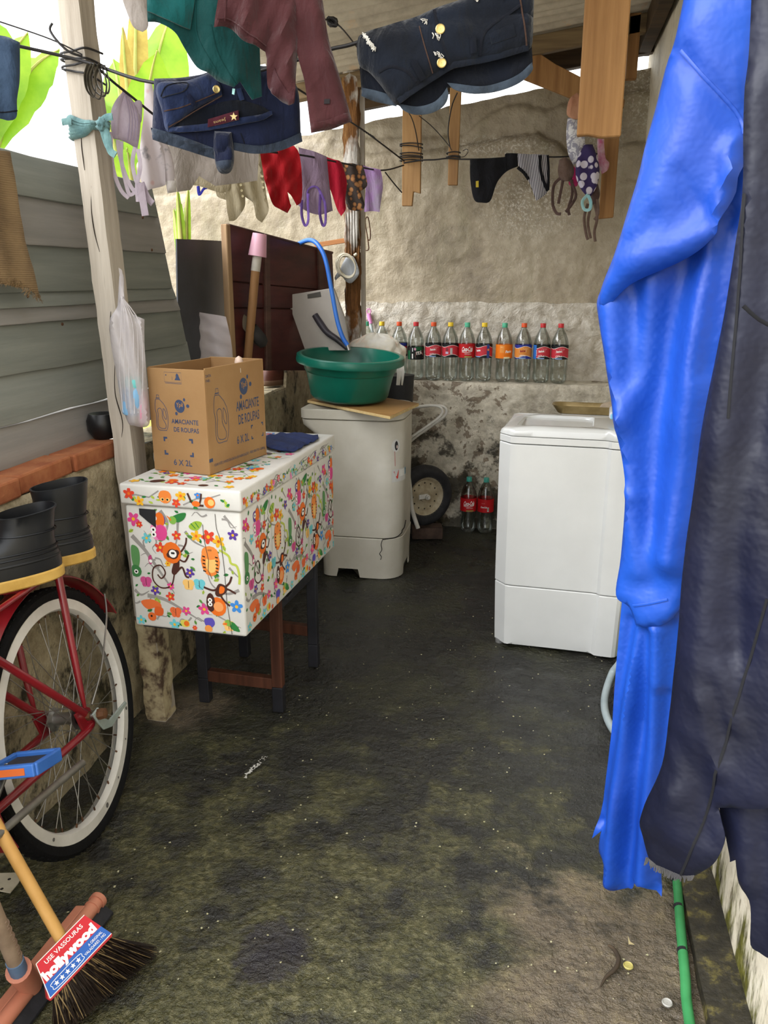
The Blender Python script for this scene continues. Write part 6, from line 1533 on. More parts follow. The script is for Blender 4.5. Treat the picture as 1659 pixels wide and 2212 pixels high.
# ---- cream camisole
CRM = fabric('cream_cotton', '#a59a80', '#b9ad92', 9, .35); fr = vplane(500, 400, 2.84); g = garment('cream_camisole', 'cream cotton camisole with small buttons hanging upside down', 'camisole', fr)
_, S = cloth('front', [(500, 322), (560, 322), (568, 370), (575, 420), (580, 455), (566, 481), (553, 470), (547, 440), (530, 425), (528, 448), (510, 474), (495, 478), (490, 450), (488, 410), (496, 370)], fr, CRM, g, .012, .03, ((1, .1, .007, .05, 0),), (.006, 9), .010)
cloth('strap_panel', [(411, 380), (425, 375), (445, 383), (470, 393), (490, 378), (500, 360), (503, 395), (490, 415), (465, 413), (430, 402), (412, 400)], fr, CRM, g, .008, .02, (), (.004, 9), .010)
for u, v in ((520, 400), (522, 412), (524, 424), (566, 382), (567, 394), (568, 406)): button(S, u, v, .0045, mat('pearl_button', '#cfc4a0', rough=.4), g)
ribbon('blue_bow', [PY(428, 402, 2.82), PY(431, 420, 2.81), PY(440, 408, 2.81), PY(447, 405, 2.81)], .006, fabric('blue_ribbon', '#1c1f7a', tl=.1), g)
cloth('lace_edge', [(466, 412), (490, 418), (488, 432), (470, 425)], fr, CRM, g, .004, .01, (), (.003, 20), .008)
# ---- red, lavender, red, leopard, lilac
REDF = fabric('red_jersey', '#8c1118', '#a3161e', 8, .25); fr = vplane(605, 380, yl(605)); g, S = cloth('red_shirt', [(561, 326), (600, 318), (635, 315), (647, 335), (653, 392), (651, 434), (641, 445), (630, 425), (621, 416), (627, 440), (629, 446), (621, 460), (605, 452), (589, 441), (577, 407), (568, 377)], fr, REDF, None, .012, .03, ((1, .25, .009, .08, 0), (.9, -.5, .005, .05, 1)), (.008, 8), .010)
tag(g, 'larger crumpled bright red shirt hanging left of the lavender top', 'shirt')
LVF = fabric('lavender_jersey', '#7d6a7c', '#8e7a8d', 8, .25); LVS = fabric('violet_strap', '#5d4483', '#6d5296', 20, .2); fr = vplane(680, 390, yl(680)); g = garment('lavender_top', 'plain lavender strappy top hanging upside down between two red garments', 'top', fr)
_, S = cloth('top_body', [(645, 318), (675, 326), (706, 338), (711, 392), (719, 455), (690, 464), (660, 455), (640, 440), (650, 400)], fr, LVF, g, .010, .03, ((1, .1, .004, .08, 0),), (.004, 8), .010)
strip('neckline', [(664, 428), (665, 412), (676, 403), (688, 408), (693, 430)], S, .0035, LVS, g, .003)
for pts in ([(652, 432), (652, 465), (659, 487), (666, 475), (665, 435), (666, 418)], [(692, 420), (691, 460), (697, 486), (703, 480), (702, 440), (690, 412)]): ribbon('strap', [PY(u, v, yl(680) - .03) for u, v in pts], .0055, LVS, g, flat=(.5, -1, 0))
fr = vplane(727, 400, yl(727)); g, S = cloth('red_garment', [(704, 338), (722, 345), (738, 352), (749, 392), (746, 430), (747, 452), (737, 467), (728, 452), (716, 416), (707, 392)], fr, fabric('crimson_jersey', '#8c0f24', '#a5142c', 8, .25), None, .010, .02, ((1, .2, .006, .06, 0),), (.005, 9), .010)
tag(g, 'narrow crimson red garment between lavender top and leopard print cloth', 'garment')
t = NT('leopard_print'); vv = t.voronoi(46., feature='F1'); nn = t.noise(5., 3); LEO = t.set(color=t.ramp(vv, [(.26, C('#94663a')), (.40, C('#7a4e26')), (.52, C('#1b120d')), (.7, C('#2a1d15'))]), rough=.9, sheen=.2)
fr = vplane(765, 400, yl(765)); g, S = cloth('leopard_garment', [(738, 352), (760, 353), (784, 357), (790, 380), (793, 401), (779, 413), (784, 428), (788, 443), (782, 454), (765, 455), (752, 450), (744, 422), (742, 385)], fr, LEO, None, .012, .02, ((1, .3, .007, .06, 0),), (.006, 9), .010)
tag(g, 'brown leopard print garment on the line beside the rotten post', 'garment')
fr = vplane(806, 400, yl(806)); g, S = cloth('lilac_garment', [(784, 357), (800, 362), (822, 366), (826, 385), (827, 407), (823, 435), (820, 458), (805, 456), (787, 458), (790, 392)], fr, fabric('lilac_print', '#a99bb0', '#b08ac0', 16, .3), None, .006, .02, ((1, .1, .004, .06, 0),), (.004, 9), .010)
tag(g, 'pale lilac garment at the far end of the near clothesline', 'garment')
# ---- denim shorts (right)
fr = vplane(960, 120, 1.84); g = garment('denim_shorts', 'dark ripped denim shorts with two buttons hanging over the right line', 'shorts', fr)
_, S = cloth('back_panel', [(774, 90), (900, 60), (1100, 40), (1150, 40), (1148, 100), (1148, 150), (1122, 172), (1077, 190), (1025, 197), (986, 190), (966, 188), (965, 208), (956, 226), (929, 240), (896, 243), (872, 236), (851, 224), (815, 212), (781, 200), (777, 150)], fr, DEN2B, g, .016, .04, ((1, .2, .005, .14, 0),), (.006, 8), .011)
_, S1 = cloth('front_panel', [(773, 90), (790, 75), (833, 64), (887, 46), (935, 26), (989, 9), (1031, -10), (1100, -30), (1152, -40), (1150, 30), (1148, 95), (1138, 112), (1070, 130), (1000, 147), (974, 153), (935, 175), (900, 200), (862, 229), (848, 222), (825, 190), (800, 160), (776, 140)], fr, DEN2, g, .016, .04, (), (.006, 8), .011, base=S, lift=.012)
for pts in ([(781, 190), (815, 199), (851, 214), (858, 233), (815, 222), (781, 208)], [(862, 228), (900, 233), (935, 223), (955, 205), (966, 188), (968, 210), (956, 231), (929, 246), (896, 250), (872, 241)], [(966, 180), (1030, 189), (1080, 179), (1120, 163), (1148, 138), (1148, 157), (1122, 181), (1077, 197), (1025, 205), (986, 197)]):
    cloth('cuff', pts, fr, fabric('grey_denim_cuff', '#2b333d', '#3c4651', 16, .03), g, .006, .01, (), (.002, 12), .009, base=S, lift=.004)
strip('waistband', [(862, 226), (900, 198), (935, 173), (974, 150), (1000, 145), (1070, 128), (1138, 111)], S1, .006, DEN2, g, .002)
strip('fly_seam', [(938, 30), (948, 80), (962, 120), (974, 150)], S1, .0030, STI2, g); strip('fly_seam', [(905, 60), (918, 110), (935, 165)], S1, .0012, STI, g)
strip('pocket_seam', [(1035, 128), (1042, 85), (1065, 60), (1120, 25)], S1, .0028, STI2, g); strip('pocket_seam', [(820, 165), (848, 155), (880, 165), (900, 185)], S1, .0028, STI2, g)
strip('belt_loop', [(1019, 88), (1022, 125)], S1, .0065, DEN2B, g, .004); strip('belt_loop', [(893, 143), (915, 180)], S1, .0065, DEN2B, g, .004)
cloth('coin_pocket', [(1055, 82), (1105, 60), (1112, 88), (1060, 104)], fr, DEN2, g, .002, .006, (), (0, 1), .009, smooth=False, base=S1, lift=.001)
strip('side_seam', [(1115, -10), (1128, 60), (1134, 108)], S1, .0016, STI, g)
for u, v in ((951, 75), (954, 144)): button(S1, u, v, .0095, BRASS, g)
FRAY = mat('frayed_white', '#b5b2aa', '#cfccc5', 40, .9)
rd = random.Random(3)
for (u0, v0, du, dv, n) in ((784, 78, 26, 40, 60), (930, 82, 22, 6, 8), (932, 120, 22, 8, 8), (908, 48, 14, 8, 6), (1010, -2, 20, 8, 10), (1065, -6, 16, 12, 10)):
    mb = MB()
    for k_ in range(n):
        u = u0 + rd.random() * du; v = v0 + (u - u0) / du * dv * .9 + rd.uniform(-3, 3); mb.tube([S1.pt(u, v, .002), S1.pt(u + rd.uniform(2, 7), v + rd.uniform(1, 8), .005), S1.pt(u + rd.uniform(0, 6), v + rd.uniform(4, 12), .003)], .0010, 3)
    o = mb.build('frayed_rip', FRAY, g); o['kind'] = 'stuff'
# ---- underpants on the back line
BLKF = fabric('black_cotton', '#0d0d10', '#17171b', 12, .03); fr = vplane(1060, 385, 4.15); g, S = cloth('black_underpants', [(1015, 344), (1050, 342), (1089, 339), (1093, 331), (1120, 331), (1119, 359), (1095, 370), (1080, 385), (1071, 401), (1059, 434), (1041, 438), (1024, 431), (1016, 389)], fr, BLKF, None, .012, .03, ((1, .1, .004, .08, 0),), (.004, 8), .012)
tag(g, 'plain black underpants with a small yellow tag on the back line', 'underpants'); strip('waist_seam', [(1092, 333), (1093, 368)], S, .003, BLKF, g, .003)
cloth('yellow_tag', [(1028, 392), (1034, 391), (1034, 405), (1028, 405)], fr, mat('tag_yellow', '#b09a2a', rough=.8), g, .001, .004, (), (0, 1), .008, smooth=False, base=S, lift=.002)
t = NT('striped_cotton'); ST_M = t.set(color=t.ramp(t.wave(42., t.mapping(rot=(0, R(10), 0)), 'X'), [(.45, C('#23222e')), (.55, C('#b9b5b8'))]), rough=.9)
fr = vplane(1155, 380, 4.13); g = garment('striped_underpants', 'black and white striped underpants beside the black pair', 'underpants', fr)
_, S = cloth('body', [(1118, 332), (1150, 333), (1184, 334), (1185, 370), (1184, 410), (1172, 425), (1158, 434), (1148, 405), (1138, 385), (1122, 365)], fr, ST_M, g, .010, .025, ((1, .1, .004, .08, 0),), (.003, 8), .012)
strip('trim', [(1166, 336), (1168, 370), (1178, 402), (1184, 412)], S, .007, BLKF, g, .003); strip('trim', [(1118, 362), (1132, 374), (1142, 388)], S, .007, BLKF, g, .003); strip('trim', [(1183, 335), (1185, 370), (1184, 410)], S, .006, BLKF, g, .003)
# ---- bundle of cloth face masks on a board
def mask(label, px, m, y, straps=(), sm=None, puff=.02):
    fr = vplane(px[0][0], px[0][1], y); g = garment('face_mask', label, 'mask', fr, 'cloth masks hanging on the board')
    _, S = cloth('mask_body', px, fr, m, g, puff, .04, ((1, .3, .004, .07, 0),), (.006, 10), .012)
    for s_ in straps: ribbon('strap', [PY(u, v, y - .012) for u, v in s_], .007, sm or m, g, flat=(.4, -1, 0))
    return g, S
t = NT('silver_print'); v1 = t.voronoi(48., feature='DISTANCE_TO_EDGE'); SILV = t.set(color=t.ramp(t.noise(26., 3, .6, dist=2.), [(.44, C('#d5d3d4')), (.52, C('#8d8b98'))]), rough=.6)
t = NT('purple_floral'); v1 = t.voronoi(26.); PURF = t.set(color=t.ramp(v1, [(.40, C('#bfb8c4')), (.45, C('#2a1a4c'))]), rough=.85)
BRNF = fabric('brown_mask', '#5f4c42', '#75625a', 14, .1); STBR = fabric('brown_strap', '#4b3a36', '#5e4b46', 14, .1)
mask('white mask with silver leaf print at the left of the mask bundle', [(1226, 256), (1246, 250), (1262, 290), (1262, 330), (1248, 350), (1238, 356), (1227, 330), (1223, 290)], SILV, 4.14)
mask('peach coloured cloth at the top of the mask bundle', [(1224, 240), (1230, 215), (1246, 200), (1262, 215), (1262, 250), (1245, 258), (1228, 252)], fabric('peach_cloth', '#b98468', '#c99a7c', 8, .2), 4.12)
mask('purple mask with large white flowers in front of the bundle', [(1262, 312), (1280, 312), (1292, 345), (1295, 375), (1288, 405), (1276, 424), (1264, 420), (1250, 400), (1243, 372), (1248, 340)], PURF, 4.06, ([(1270, 420), (1258, 435), (1262, 452), (1274, 452), (1276, 436), (1270, 422)],), fabric('aqua_elastic', '#8fc0c4', '#a8d2d4', 20, .2), .035)
mask('brown mask with trailing ties at the far left of the bundle', [(1208, 345), (1222, 340), (1236, 352), (1240, 375), (1232, 392), (1212, 390), (1205, 370)], BRNF, 4.10, ([(1210, 385), (1196, 402), (1194, 440), (1202, 460), (1212, 462)], [(1216, 390), (1210, 420), (1206, 440)], [(1235, 388), (1236, 420), (1228, 450), (1230, 465)], [(1232, 388), (1244, 420), (1236, 440), (1222, 458)]), STBR)
mask('pink edged mask peeping out left of the purple flowered one', [(1240, 358), (1246, 372), (1248, 398), (1240, 405), (1229, 398), (1230, 380)], fabric('pink_cloth', '#a8285a', '#bb3a6c', 10, .15), 4.11)
mask('pink and white mask at the right of the bundle', [(1290, 300), (1304, 298), (1308, 340), (1316, 352), (1312, 368), (1300, 376), (1292, 350)], fabric('pink_white', '#b05a78', '#cbb8be', 22, .15, ), 4.11)
mask('grey-brown mask with long knotted ties at the bottom of the bundle', [(1276, 400), (1292, 398), (1296, 420), (1288, 445), (1276, 440)], STBR, 4.09, ([(1270, 440), (1262, 470), (1266, 505), (1270, 518)], [(1278, 440), (1270, 480), (1276, 515)], [(1284, 440), (1290, 470), (1284, 500), (1286, 522)], [(1290, 430), (1292, 460), (1284, 475)]), BRNF)

# ---- blue raincoat and navy coat by the right wall
t = NT('blue_raincoat_vinyl'); BLV = t.set(color=t.ramp(t.noise(3., 4), [(.35, C('#1540a0')), (.65, C('#1f52b8'))]), rough=.42, spec=.4, normal=t.bump(t.noise(9., 4, .6), .35, .02))
bt = t.n.new('ShaderNodeBsdfTranslucent'); bt.inputs[0].default_value = C('#1d55d8'); bm2 = t.n.new('ShaderNodeMixShader'); bm2.inputs[0].default_value = .18; t.link(t.b.outputs[0], bm2.inputs[1]); t.link(bt.outputs[0], bm2.inputs[2]); t.link(bm2.outputs[0], t.out.inputs[0])
fr = vplane(1420, 900, 1.50, -28); rc = garment('blue_raincoat', 'bright blue vinyl raincoat hanging by the right wall', 'raincoat', fr)
_, SA = cloth('skirt', [(1352, 1230), (1330, 1450), (1315, 1600), (1298, 1735), (1278, 1812), (1298, 1796), (1294, 1838), (1311, 1860), (1311, 1910), (1325, 1925), (1358, 1929), (1370, 1908), (1392, 1902), (1427, 1940), (1424, 1880), (1440, 1700), (1470, 1500), (1485, 1230)], fr, BLV, rc, .008, .02, (), (.006, 4), .0075, k=3,
    creases=(([(1385, 1340), (1360, 1500), (1335, 1700), (1318, 1900)], .034, .020), ([(1400, 1360), (1390, 1520), (1372, 1720), (1345, 1925)], -.028, .018), ([(1425, 1350), (1415, 1550), (1402, 1750), (1392, 1905)], .038, .022), ([(1370, 1340), (1345, 1480), (1318, 1640), (1300, 1780)], -.026, .014), ([(1440, 1500), (1430, 1700), (1418, 1920)], -.016, .016)))
frm = Frame(fr.p0 + fr.n * .030, fr.n)
_, SB = cloth('lower_sleeve', [(1300, 640), (1330, 590), (1400, 530), (1480, 460), (1560, 360), (1590, 240), (1640, 240), (1640, 420), (1615, 560), (1585, 720), (1550, 900), (1525, 1050), (1500, 1220), (1455, 1334), (1378, 1356), (1362, 1310), (1333, 1284), (1345, 1200), (1360, 1075), (1355, 1000), (1338, 900), (1322, 800), (1300, 680)], frm, BLV, rc, .022, .05, (), (.009, 4), .012,
    creases=(([(1540, 530), (1520, 700), (1480, 950), (1450, 1200)], .034, .030), ([(1500, 560), (1450, 700), (1420, 900), (1400, 1150), (1398, 1240)], -.026, .030), ([(1420, 600), (1415, 680), (1400, 800), (1360, 905)], .022, .018), ([(1330, 660), (1340, 800), (1360, 1000), (1380, 1150), (1390, 1230)], .030, .026), ([(1375, 640), (1370, 740), (1365, 820)], -.020, .018), ([(1580, 470), (1560, 600), (1530, 800)], -.018, .014), ([(1345, 1040), (1365, 1065), (1390, 1070)], .012, .008)))
frf = Frame(fr.p0 + fr.n * .062, fr.n)
_, SC = cloth('upper_sleeve', [(1500, -130), (1470, 60), (1440, 150), (1400, 300), (1378, 400), (1340, 530), (1300, 625), (1294, 660), (1312, 664), (1332, 645), (1368, 615), (1420, 590), (1475, 566), (1520, 540), (1556, 507), (1566, 480), (1600, 400), (1612, 340), (1618, 250), (1640, 80), (1660, -130)], frf, BLV, rc, .026, .06, (), (.010, 3.5), .012,
    creases=(([(1556, 505), (1500, 530), (1420, 560), (1340, 610)], .022, .030), ([(1550, 490), (1510, 440), (1480, 380)], -.010, .012), ([(1560, 480), (1570, 420), (1590, 380)], .020, .012), ([(1480, 120), (1540, 190), (1600, 260)], -.014, .016), ([(1530, 60), (1500, 250), (1440, 420), (1380, 540)], .026, .045), ([(1600, 300), (1580, 340), (1605, 390)], .016, .010), ([(1430, 470), (1400, 510), (1370, 530)], -.008, .010)))
cloth('cuff_flap', [(1333, 1284), (1362, 1230), (1380, 1260), (1378, 1325), (1360, 1308)], fr, BLV, rc, .006, .02, (), (.005, 9), .012)
strip('cuff_seam', [(1375, 1302), (1410, 1298), (1448, 1290)], SB, .0025, BLV, rc, .002)
strip('shoulder_seam', [(1480, 115), (1530, 170), (1590, 240), (1612, 290)], SC, .0025, BLV, rc, .002)
t = NT('navy_nylon'); NVY = t.set(color=t.ramp(t.noise(4., 4), [(.35, C('#0a0d1e')), (.65, C('#10142b'))]), rough=.5, spec=.35, normal=t.bump(t.noise(8., 4, .6), .4, .025))
fr = vplane(1540, 1000, 1.27, -33); nc = garment('navy_coat', 'dark navy coat hanging in front of the blue raincoat at the right edge', 'coat', fr)
_, SN = cloth('coat_body', [(1625, -130), (1612, 250), (1612, 420), (1590, 560), (1555, 740), (1522, 900), (1500, 1050), (1478, 1220), (1462, 1400), (1448, 1540), (1432, 1650), (1395, 1735), (1387, 1780), (1398, 1835), (1412, 1862), (1450, 1880), (1485, 1895), (1520, 1880), (1548, 1858), (1567, 1812), (1560, 1775), (1552, 1745), (1700, 1700), (1720, 800), (1720, -130)], fr, NVY, nc, .016, .04, (), (.008, 4), .013,
    creases=(([(1640, 200), (1600, 700), (1560, 1000), (1520, 1400), (1470, 1800)], .020, .030), ([(1700, 200), (1650, 800), (1600, 1200), (1580, 1400)], -.016, .030), ([(1560, 1380), (1570, 1480), (1590, 1560)], .012, .012), ([(1530, 1500), (1545, 1600), (1560, 1660)], .012, .012), ([(1480, 1600), (1520, 1700), (1530, 1800)], -.012, .020), ([(1640, 1000), (1630, 1150), (1620, 1280)], .012, .020), ([(1400, 1780), (1430, 1760), (1460, 1700)], .012, .016)))
frn = Frame(fr.p0 - fr.n * .03, fr.n)
_, SN2 = cloth('coat_back', [(1548, 1600), (1552, 1740), (1567, 1812), (1576, 1850), (1577, 1862), (1590, 1856), (1598, 1905), (1618, 1945), (1622, 1990), (1622, 2040), (1640, 2058), (1665, 2072), (1720, 2085), (1730, 1500), (1600, 1450)], frn, NVY, nc, .010, .03, (), (.008, 5), .013, k=3,
    creases=(([(1600, 1500), (1610, 1700), (1620, 1900)], .014, .02), ([(1660, 1500), (1650, 1800), (1650, 2050)], -.012, .02)))
strip('side_seam', [(1662, 1290), (1635, 1380), (1600, 1500), (1565, 1630), (1530, 1750), (1500, 1830), (1475, 1885)], SN, .0022, mat('seam_black', '#07080f', rough=.8), nc, .001)
strip('side_seam', [(1620, 420), (1612, 560), (1600, 700), (1585, 900)], SN, .002, mat('seam_black', '#07080f'), nc, .001)
strip('pocket_seam', [(1615, 660), (1640, 690), (1665, 705)], SN, .003, mat('seam_black', '#07080f'), nc, .001)
mb = MB(); rd = random.Random(8)
for k_ in range(46):
    f = k_ / 45; u = 1400 + f * 100; v = 1845 + 40 * math.sin(f * 1.6) + 4; mb.tube([SN.pt(u, v, -.002), SN.pt(u + rd.uniform(-2, 2), v + rd.uniform(6, 13), .002)], [.0016, .0010], 4)
o = mb.build('frayed_hem', fabric('fray_grey', '#3b3a3c', '#55524e', 20, 0), nc); o['kind'] = 'stuff'
# the line they hang from, with hangers
zc = 2.0
ln = rod('clothesline', [Vector((.452, .55, zc)), Vector((.36, 1.2, zc - .03)), Vector((.29, 1.5, zc - .03)), Vector((.12, 2.395, zc + .12))], .004, WIRE, None, 8); tag(ln, 'high black line near the right wall from which the two coats hang', 'clothesline')
for par, fr_h, u, v in ((rc, frf, 1580, -110), (nc, fr, 1668, -110)):
    b = fr_h.at(*fr_h.px(u, v)); top_ = Vector((min(b.x, .40), b.y, zc - .025))
    w_ = fr_h.e1 * .05
    rod('hanger', [b - w_ - UZ * .02, b + UZ * .03, b + w_ - UZ * .02], .006, WBW, par, 8)
    rod('hanger_hook', [b + UZ * .03, b.lerp(top_, .6) + UZ * .01, top_ + Vector((0, 0, .02)), top_ + Vector((.012, .012, .006))], .003, CHR, par, 8)
# burlap at the left
t = NT('burlap'); wv1 = t.wave(60., t.mapping(rot=(0, 0, 0)), 'Z', 1.); BURL = t.set(color=t.mix(t.ramp(t.noise(9., 5, .65), [(.4, .0), (.7, .8)]), C('#7d6647'), C('#5f4c36')), rough=.95, normal=t.bump(wv1, .4, .004))
fr = Frame(PX(30, 480, -1.300), (1, -.04, .05)); g, S = cloth('burlap_cloth', [(-60, 318), (-20, 322), (20, 328), (32, 400), (52, 520), (70, 590), (84, 645), (60, 622), (30, 620), (0, 612), (-30, 608), (-64, 605)], fr, BURL, None, .006, .02, ((1, .1, .004, .10, 0),), (.004, 8), .011, smooth=False)
tag(g, 'frayed brown burlap cloth hanging against the plank fence at the left edge', 'cloth')
mb = MB(); rd = random.Random(9)
for k_ in range(120):
    f = rd.random(); u = -30 + 114 * f; v = 604 + 38 * max(0, f - .55) * 2.2; mb.tube([S.pt(u, v - 4, 0), S.pt(u + rd.uniform(-5, 5), v + rd.uniform(2, 9), .002), S.pt(u + rd.uniform(-8, 8), v + rd.uniform(6, 18), .001)], .0007, 3)
o = mb.build('fringe', BURL, g); o['kind'] = 'stuff'
# ================================================================== SMALL THINGS
def film(name, c, tr=.4, rough=.25):
    t = NT(name); t.set(color=C(c), rough=rough, spec=.5, normal=t.bump(t.noise(22., 4, .6), .6, .01))
    tp = t.n.new('ShaderNodeBsdfTransparent'); tl = t.n.new('ShaderNodeBsdfTranslucent'); tl.inputs[0].default_value = C(c)
    m1 = t.n.new('ShaderNodeMixShader'); m1.inputs[0].default_value = .4; t.link(t.b.outputs[0], m1.inputs[1]); t.link(tl.outputs[0], m1.inputs[2])
    m2 = t.n.new('ShaderNodeMixShader'); m2.inputs[0].default_value = tr; t.link(m1.outputs[0], m2.inputs[1]); t.link(tp.outputs[0], m2.inputs[2]); t.link(m2.outputs[0], t.out.inputs[0]); return t.m
BAG = film('white_bag_film', '#d9d4d6', .30); CLEAR = film('clear_film', '#e2dadc', .5, .12)
# carrier bag on the nail
fr = vplane(280, 760, 2.075); bg = thing('plastic_bag', 'white plastic carrier bag holding a blue bottle, hung on a nail in the post', 'bag', PY(285, 915, 2.075))
_, S = cloth('bag_film', [(256, 578), (264, 586), (268, 640), (284, 675), (312, 690), (312, 740), (316, 800), (322, 870), (323, 912), (308, 924), (290, 918), (278, 915), (262, 870), (250, 800), (240, 745), (237, 692), (252, 665), (262, 635), (260, 605)], fr, BAG, bg, .045, .07, ((1, .12, .006, .035, 0), (1, -.1, .004, .06, 1)), (.005, 12), .008)
for k_ in range(6): strip('bag_crease', [(262, 640), (262 + 8 * k_, 700), (258 + 10 * k_, 800), (266 + 8 * k_, 890)], S, .0014, BAG, bg, .001)
rod('bag_handle', [Vector((post_x(1.19) + .042, POSTY - .080, 1.197)), PY(262, 600, 2.09), PY(263, 640, 2.085), PY(266, 668, 2.08)], [.004, .006, .010], BAG, bg, 10)
bo_ = thing('blue_bottle', 'light blue plastic bottle inside the hanging carrier bag', 'bottle', PY(286, 900, 2.075))
mb = MB(); q = PY(284, 895, 2.075); MT = Matrix.Rotation(R(8), 3, 'Y'); mb.lathe([(.001, 0), (.022, 0), (.026, .006), (.026, .06), (.022, .075), (.020, .078)], q, 20, MT); mb.build('bottle_body', mat('pale_blue_label', '#7fb0d8', rough=.4), bo_, smooth=50)
mb = MB(); mb.lathe([(.021, .078), (.022, .080), (.022, .10), (.02, .104), (.001, .104)], q, 20, MT); mb.build('bottle_cap', mat('aqua_cap', '#6cc0c0', rough=.4), bo_, smooth=40)
pk = MB(); 
def pkf(a, b):
    th = 2 * math.pi * a; ph = math.pi * (b - .5); d = Vector((math.cos(th) * math.cos(ph), math.sin(th) * math.cos(ph), math.sin(ph))); return PY(306, 880, 2.085) + Vector((d.x * .016, d.y * .018, d.z * .05)) * (1 + .2 * fbm(d * 2))
pk.grid(pkf, 18, 12); tag(pk.build('pink_packet', mat('pink_packet', '#c98aa0', rough=.5), None, smooth=180), 'pink packet beside the bottle inside the hanging carrier bag', 'packet')
# clear plastic sheet
fr = vplane(455, 730, 3.24, 20); g, S = cloth('plastic_sheet', [(413, 672), (440, 676), (465, 680), (488, 684), (496, 720), (502, 760), (506, 836), (440, 838), (428, 760), (420, 715)], fr, CLEAR, None, .012, .03, ((1, .3, .008, .09, 0), (.5, 1, .005, .06, 0)), (.006, 9), .012)
tag(g, 'crumpled clear plastic sheet standing behind the cardboard box', 'plastic sheet')
# stick with pink cup
sk = thing('wooden_stick', 'wooden stick with a pink plastic cup upturned on its taped top', 'stick', (-1.28, 3.45, .866))
WST = wood('stick_wood', '#7a5836', '#99724a', 'Z', .6, 16, .15)
p0_, p1_, p2_, p3_ = PY(530, 830, 3.45), PY(552, 583, 3.49), PY(556, 552, 3.495), PY(561, 505, 3.50)
p0_ = p1_ + (p0_ - p1_) * ((p1_.z - .866) / (p1_.z - p0_.z))
rod('handle', [p0_, p1_], .0190, WST, sk, 14); rod('tape_wrap', [p1_ - (p1_ - p0_) * .01, p2_ + (p3_ - p2_) * .2], .0200, mat('pale_tape', '#a8a296', '#bcb6aa', 12, .5), sk, 14)
dcp = (p3_ - p2_).normalized(); rod('pink_cup', [p2_ - dcp * .003, p3_], [.0395, .030], mat('pink_cup_plastic', '#d9a0b4', '#e2b2c2', 6, .35, translucent=.2), sk, 22)
# dark slipper behind the stick
sl = thing('slipper', 'dark slipper hanging on the maroon boards behind the stick', 'slipper', PY(545, 745, 3.42))
sp0, sp1 = PY(516, 680, 3.47), PY(566, 740, 3.52); dsl = (sp1 - sp0).normalized(); nsl = Vector((.75, -.65, 0)); wsl = dsl.cross(nsl).normalized()
def shoe_ring(x, w, h, z): return [sp0 + dsl * x + wsl * (w * math.cos(a)) + nsl * (z + h * math.sin(a)) for a in [2 * math.pi * k / 20 for k in range(20)]]
mb = MB(); mb.loft([shoe_ring(0, .006, .003, 0), shoe_ring(.01, .020, .006, 0), shoe_ring(.05, .027, .007, 0), shoe_ring(.10, .027, .007, 0), shoe_ring(.14, .030, .007, 0), shoe_ring(.165, .024, .006, 0), shoe_ring(.175, .008, .003, 0)]); mb.build('sole', mat('slipper_edge', '#5a5140', '#6b6150', 20, .8), sl, smooth=50)
mb = MB(); mb.loft([shoe_ring(.075, .030, .022, .010), shoe_ring(.10, .030, .026, .012), shoe_ring(.14, .031, .022, .010), shoe_ring(.165, .025, .012, .006), shoe_ring(.176, .008, .004, .002)]); mb.build('upper', mat('slipper_dark', '#1f1d1c', '#2e2b29', 20, .8), sl, smooth=50)
# grey-white board with slot
fr = Frame(PY(680, 700, 3.885), (-.10, -1, .03)); bw = thing('white_board', 'pale grey board with a slot handle leaning against the rotten post', 'board', PY(690, 755, 3.96))
PB = mat('pale_grey_board', '#a39c94', '#b3aca3', 5, .55)
def slab2(name, px, o0, th, m, parent, fr=fr):
    mb = MB(); P_ = [fr.at(*fr.px(u, v), o0) for u, v in px]; mb.prism(P_, fr.n * th); return mb.build(name, m, parent, bevel=.003, bseg=2)
slab2('panel', [(620, 638), (723, 622), (748, 690), (757, 757), (662, 757)], 0, .018, PB, bw); slab2('slot_handle', [(667, 636), (695, 630), (697, 641), (668, 645)], .018, .003, mat('slot_dark', '#4a4741', rough=.6), bw)
# black and blue hoses
o = rod('black_hose', [PY(680, 680, 3.855), PY(693, 700, 3.85), PY(707, 718, 3.84), PY(728, 733, 3.83), PY(750, 752, 3.82)], [.0155, .0165, .0150, .014, .012], mat('black_hose_rubber', '#1d1a1b', '#38343a', 10, .45), None, 14); tag(o, 'short bent black rubber hose in front of the pale grey board', 'hose')
bh = thing('blue_hose', 'bright blue garden hose arching over the maroon boards into the tub', 'hose', PY(752, 752, 3.85))
rod('hose_tube', [PY(640, 530, 4.0), PY(655, 522, 3.94), PY(672, 519, 3.89), PY(688, 530, 3.86), PY(703, 560, 3.84), PY(715, 620, 3.82), PY(728, 690, 3.80), PY(740, 728, 3.79), PY(751, 746, 3.785)], .0105, mat('blue_hose_plastic', '#2a62b8', '#3a74c8', 6, .35), bh, 14)
rod('hose_nozzle', [PY(750, 744, 3.785), PY(754, 757, 3.78)], .009, CHR, bh, 12)
# second dark strip beside
fr2 = Frame(PY(738, 710, 3.90), (0, -1, .1)); o = slab2('x', [(724, 680), (730, 676), (750, 716), (750, 736)], 0, .006, mat('dark_plastic_strip', '#2a2c33', rough=.5), None, fr2); o.name = 'dark_plastic_strip'; tag(o, 'thin dark plastic strip behind the blue hose', 'strip')
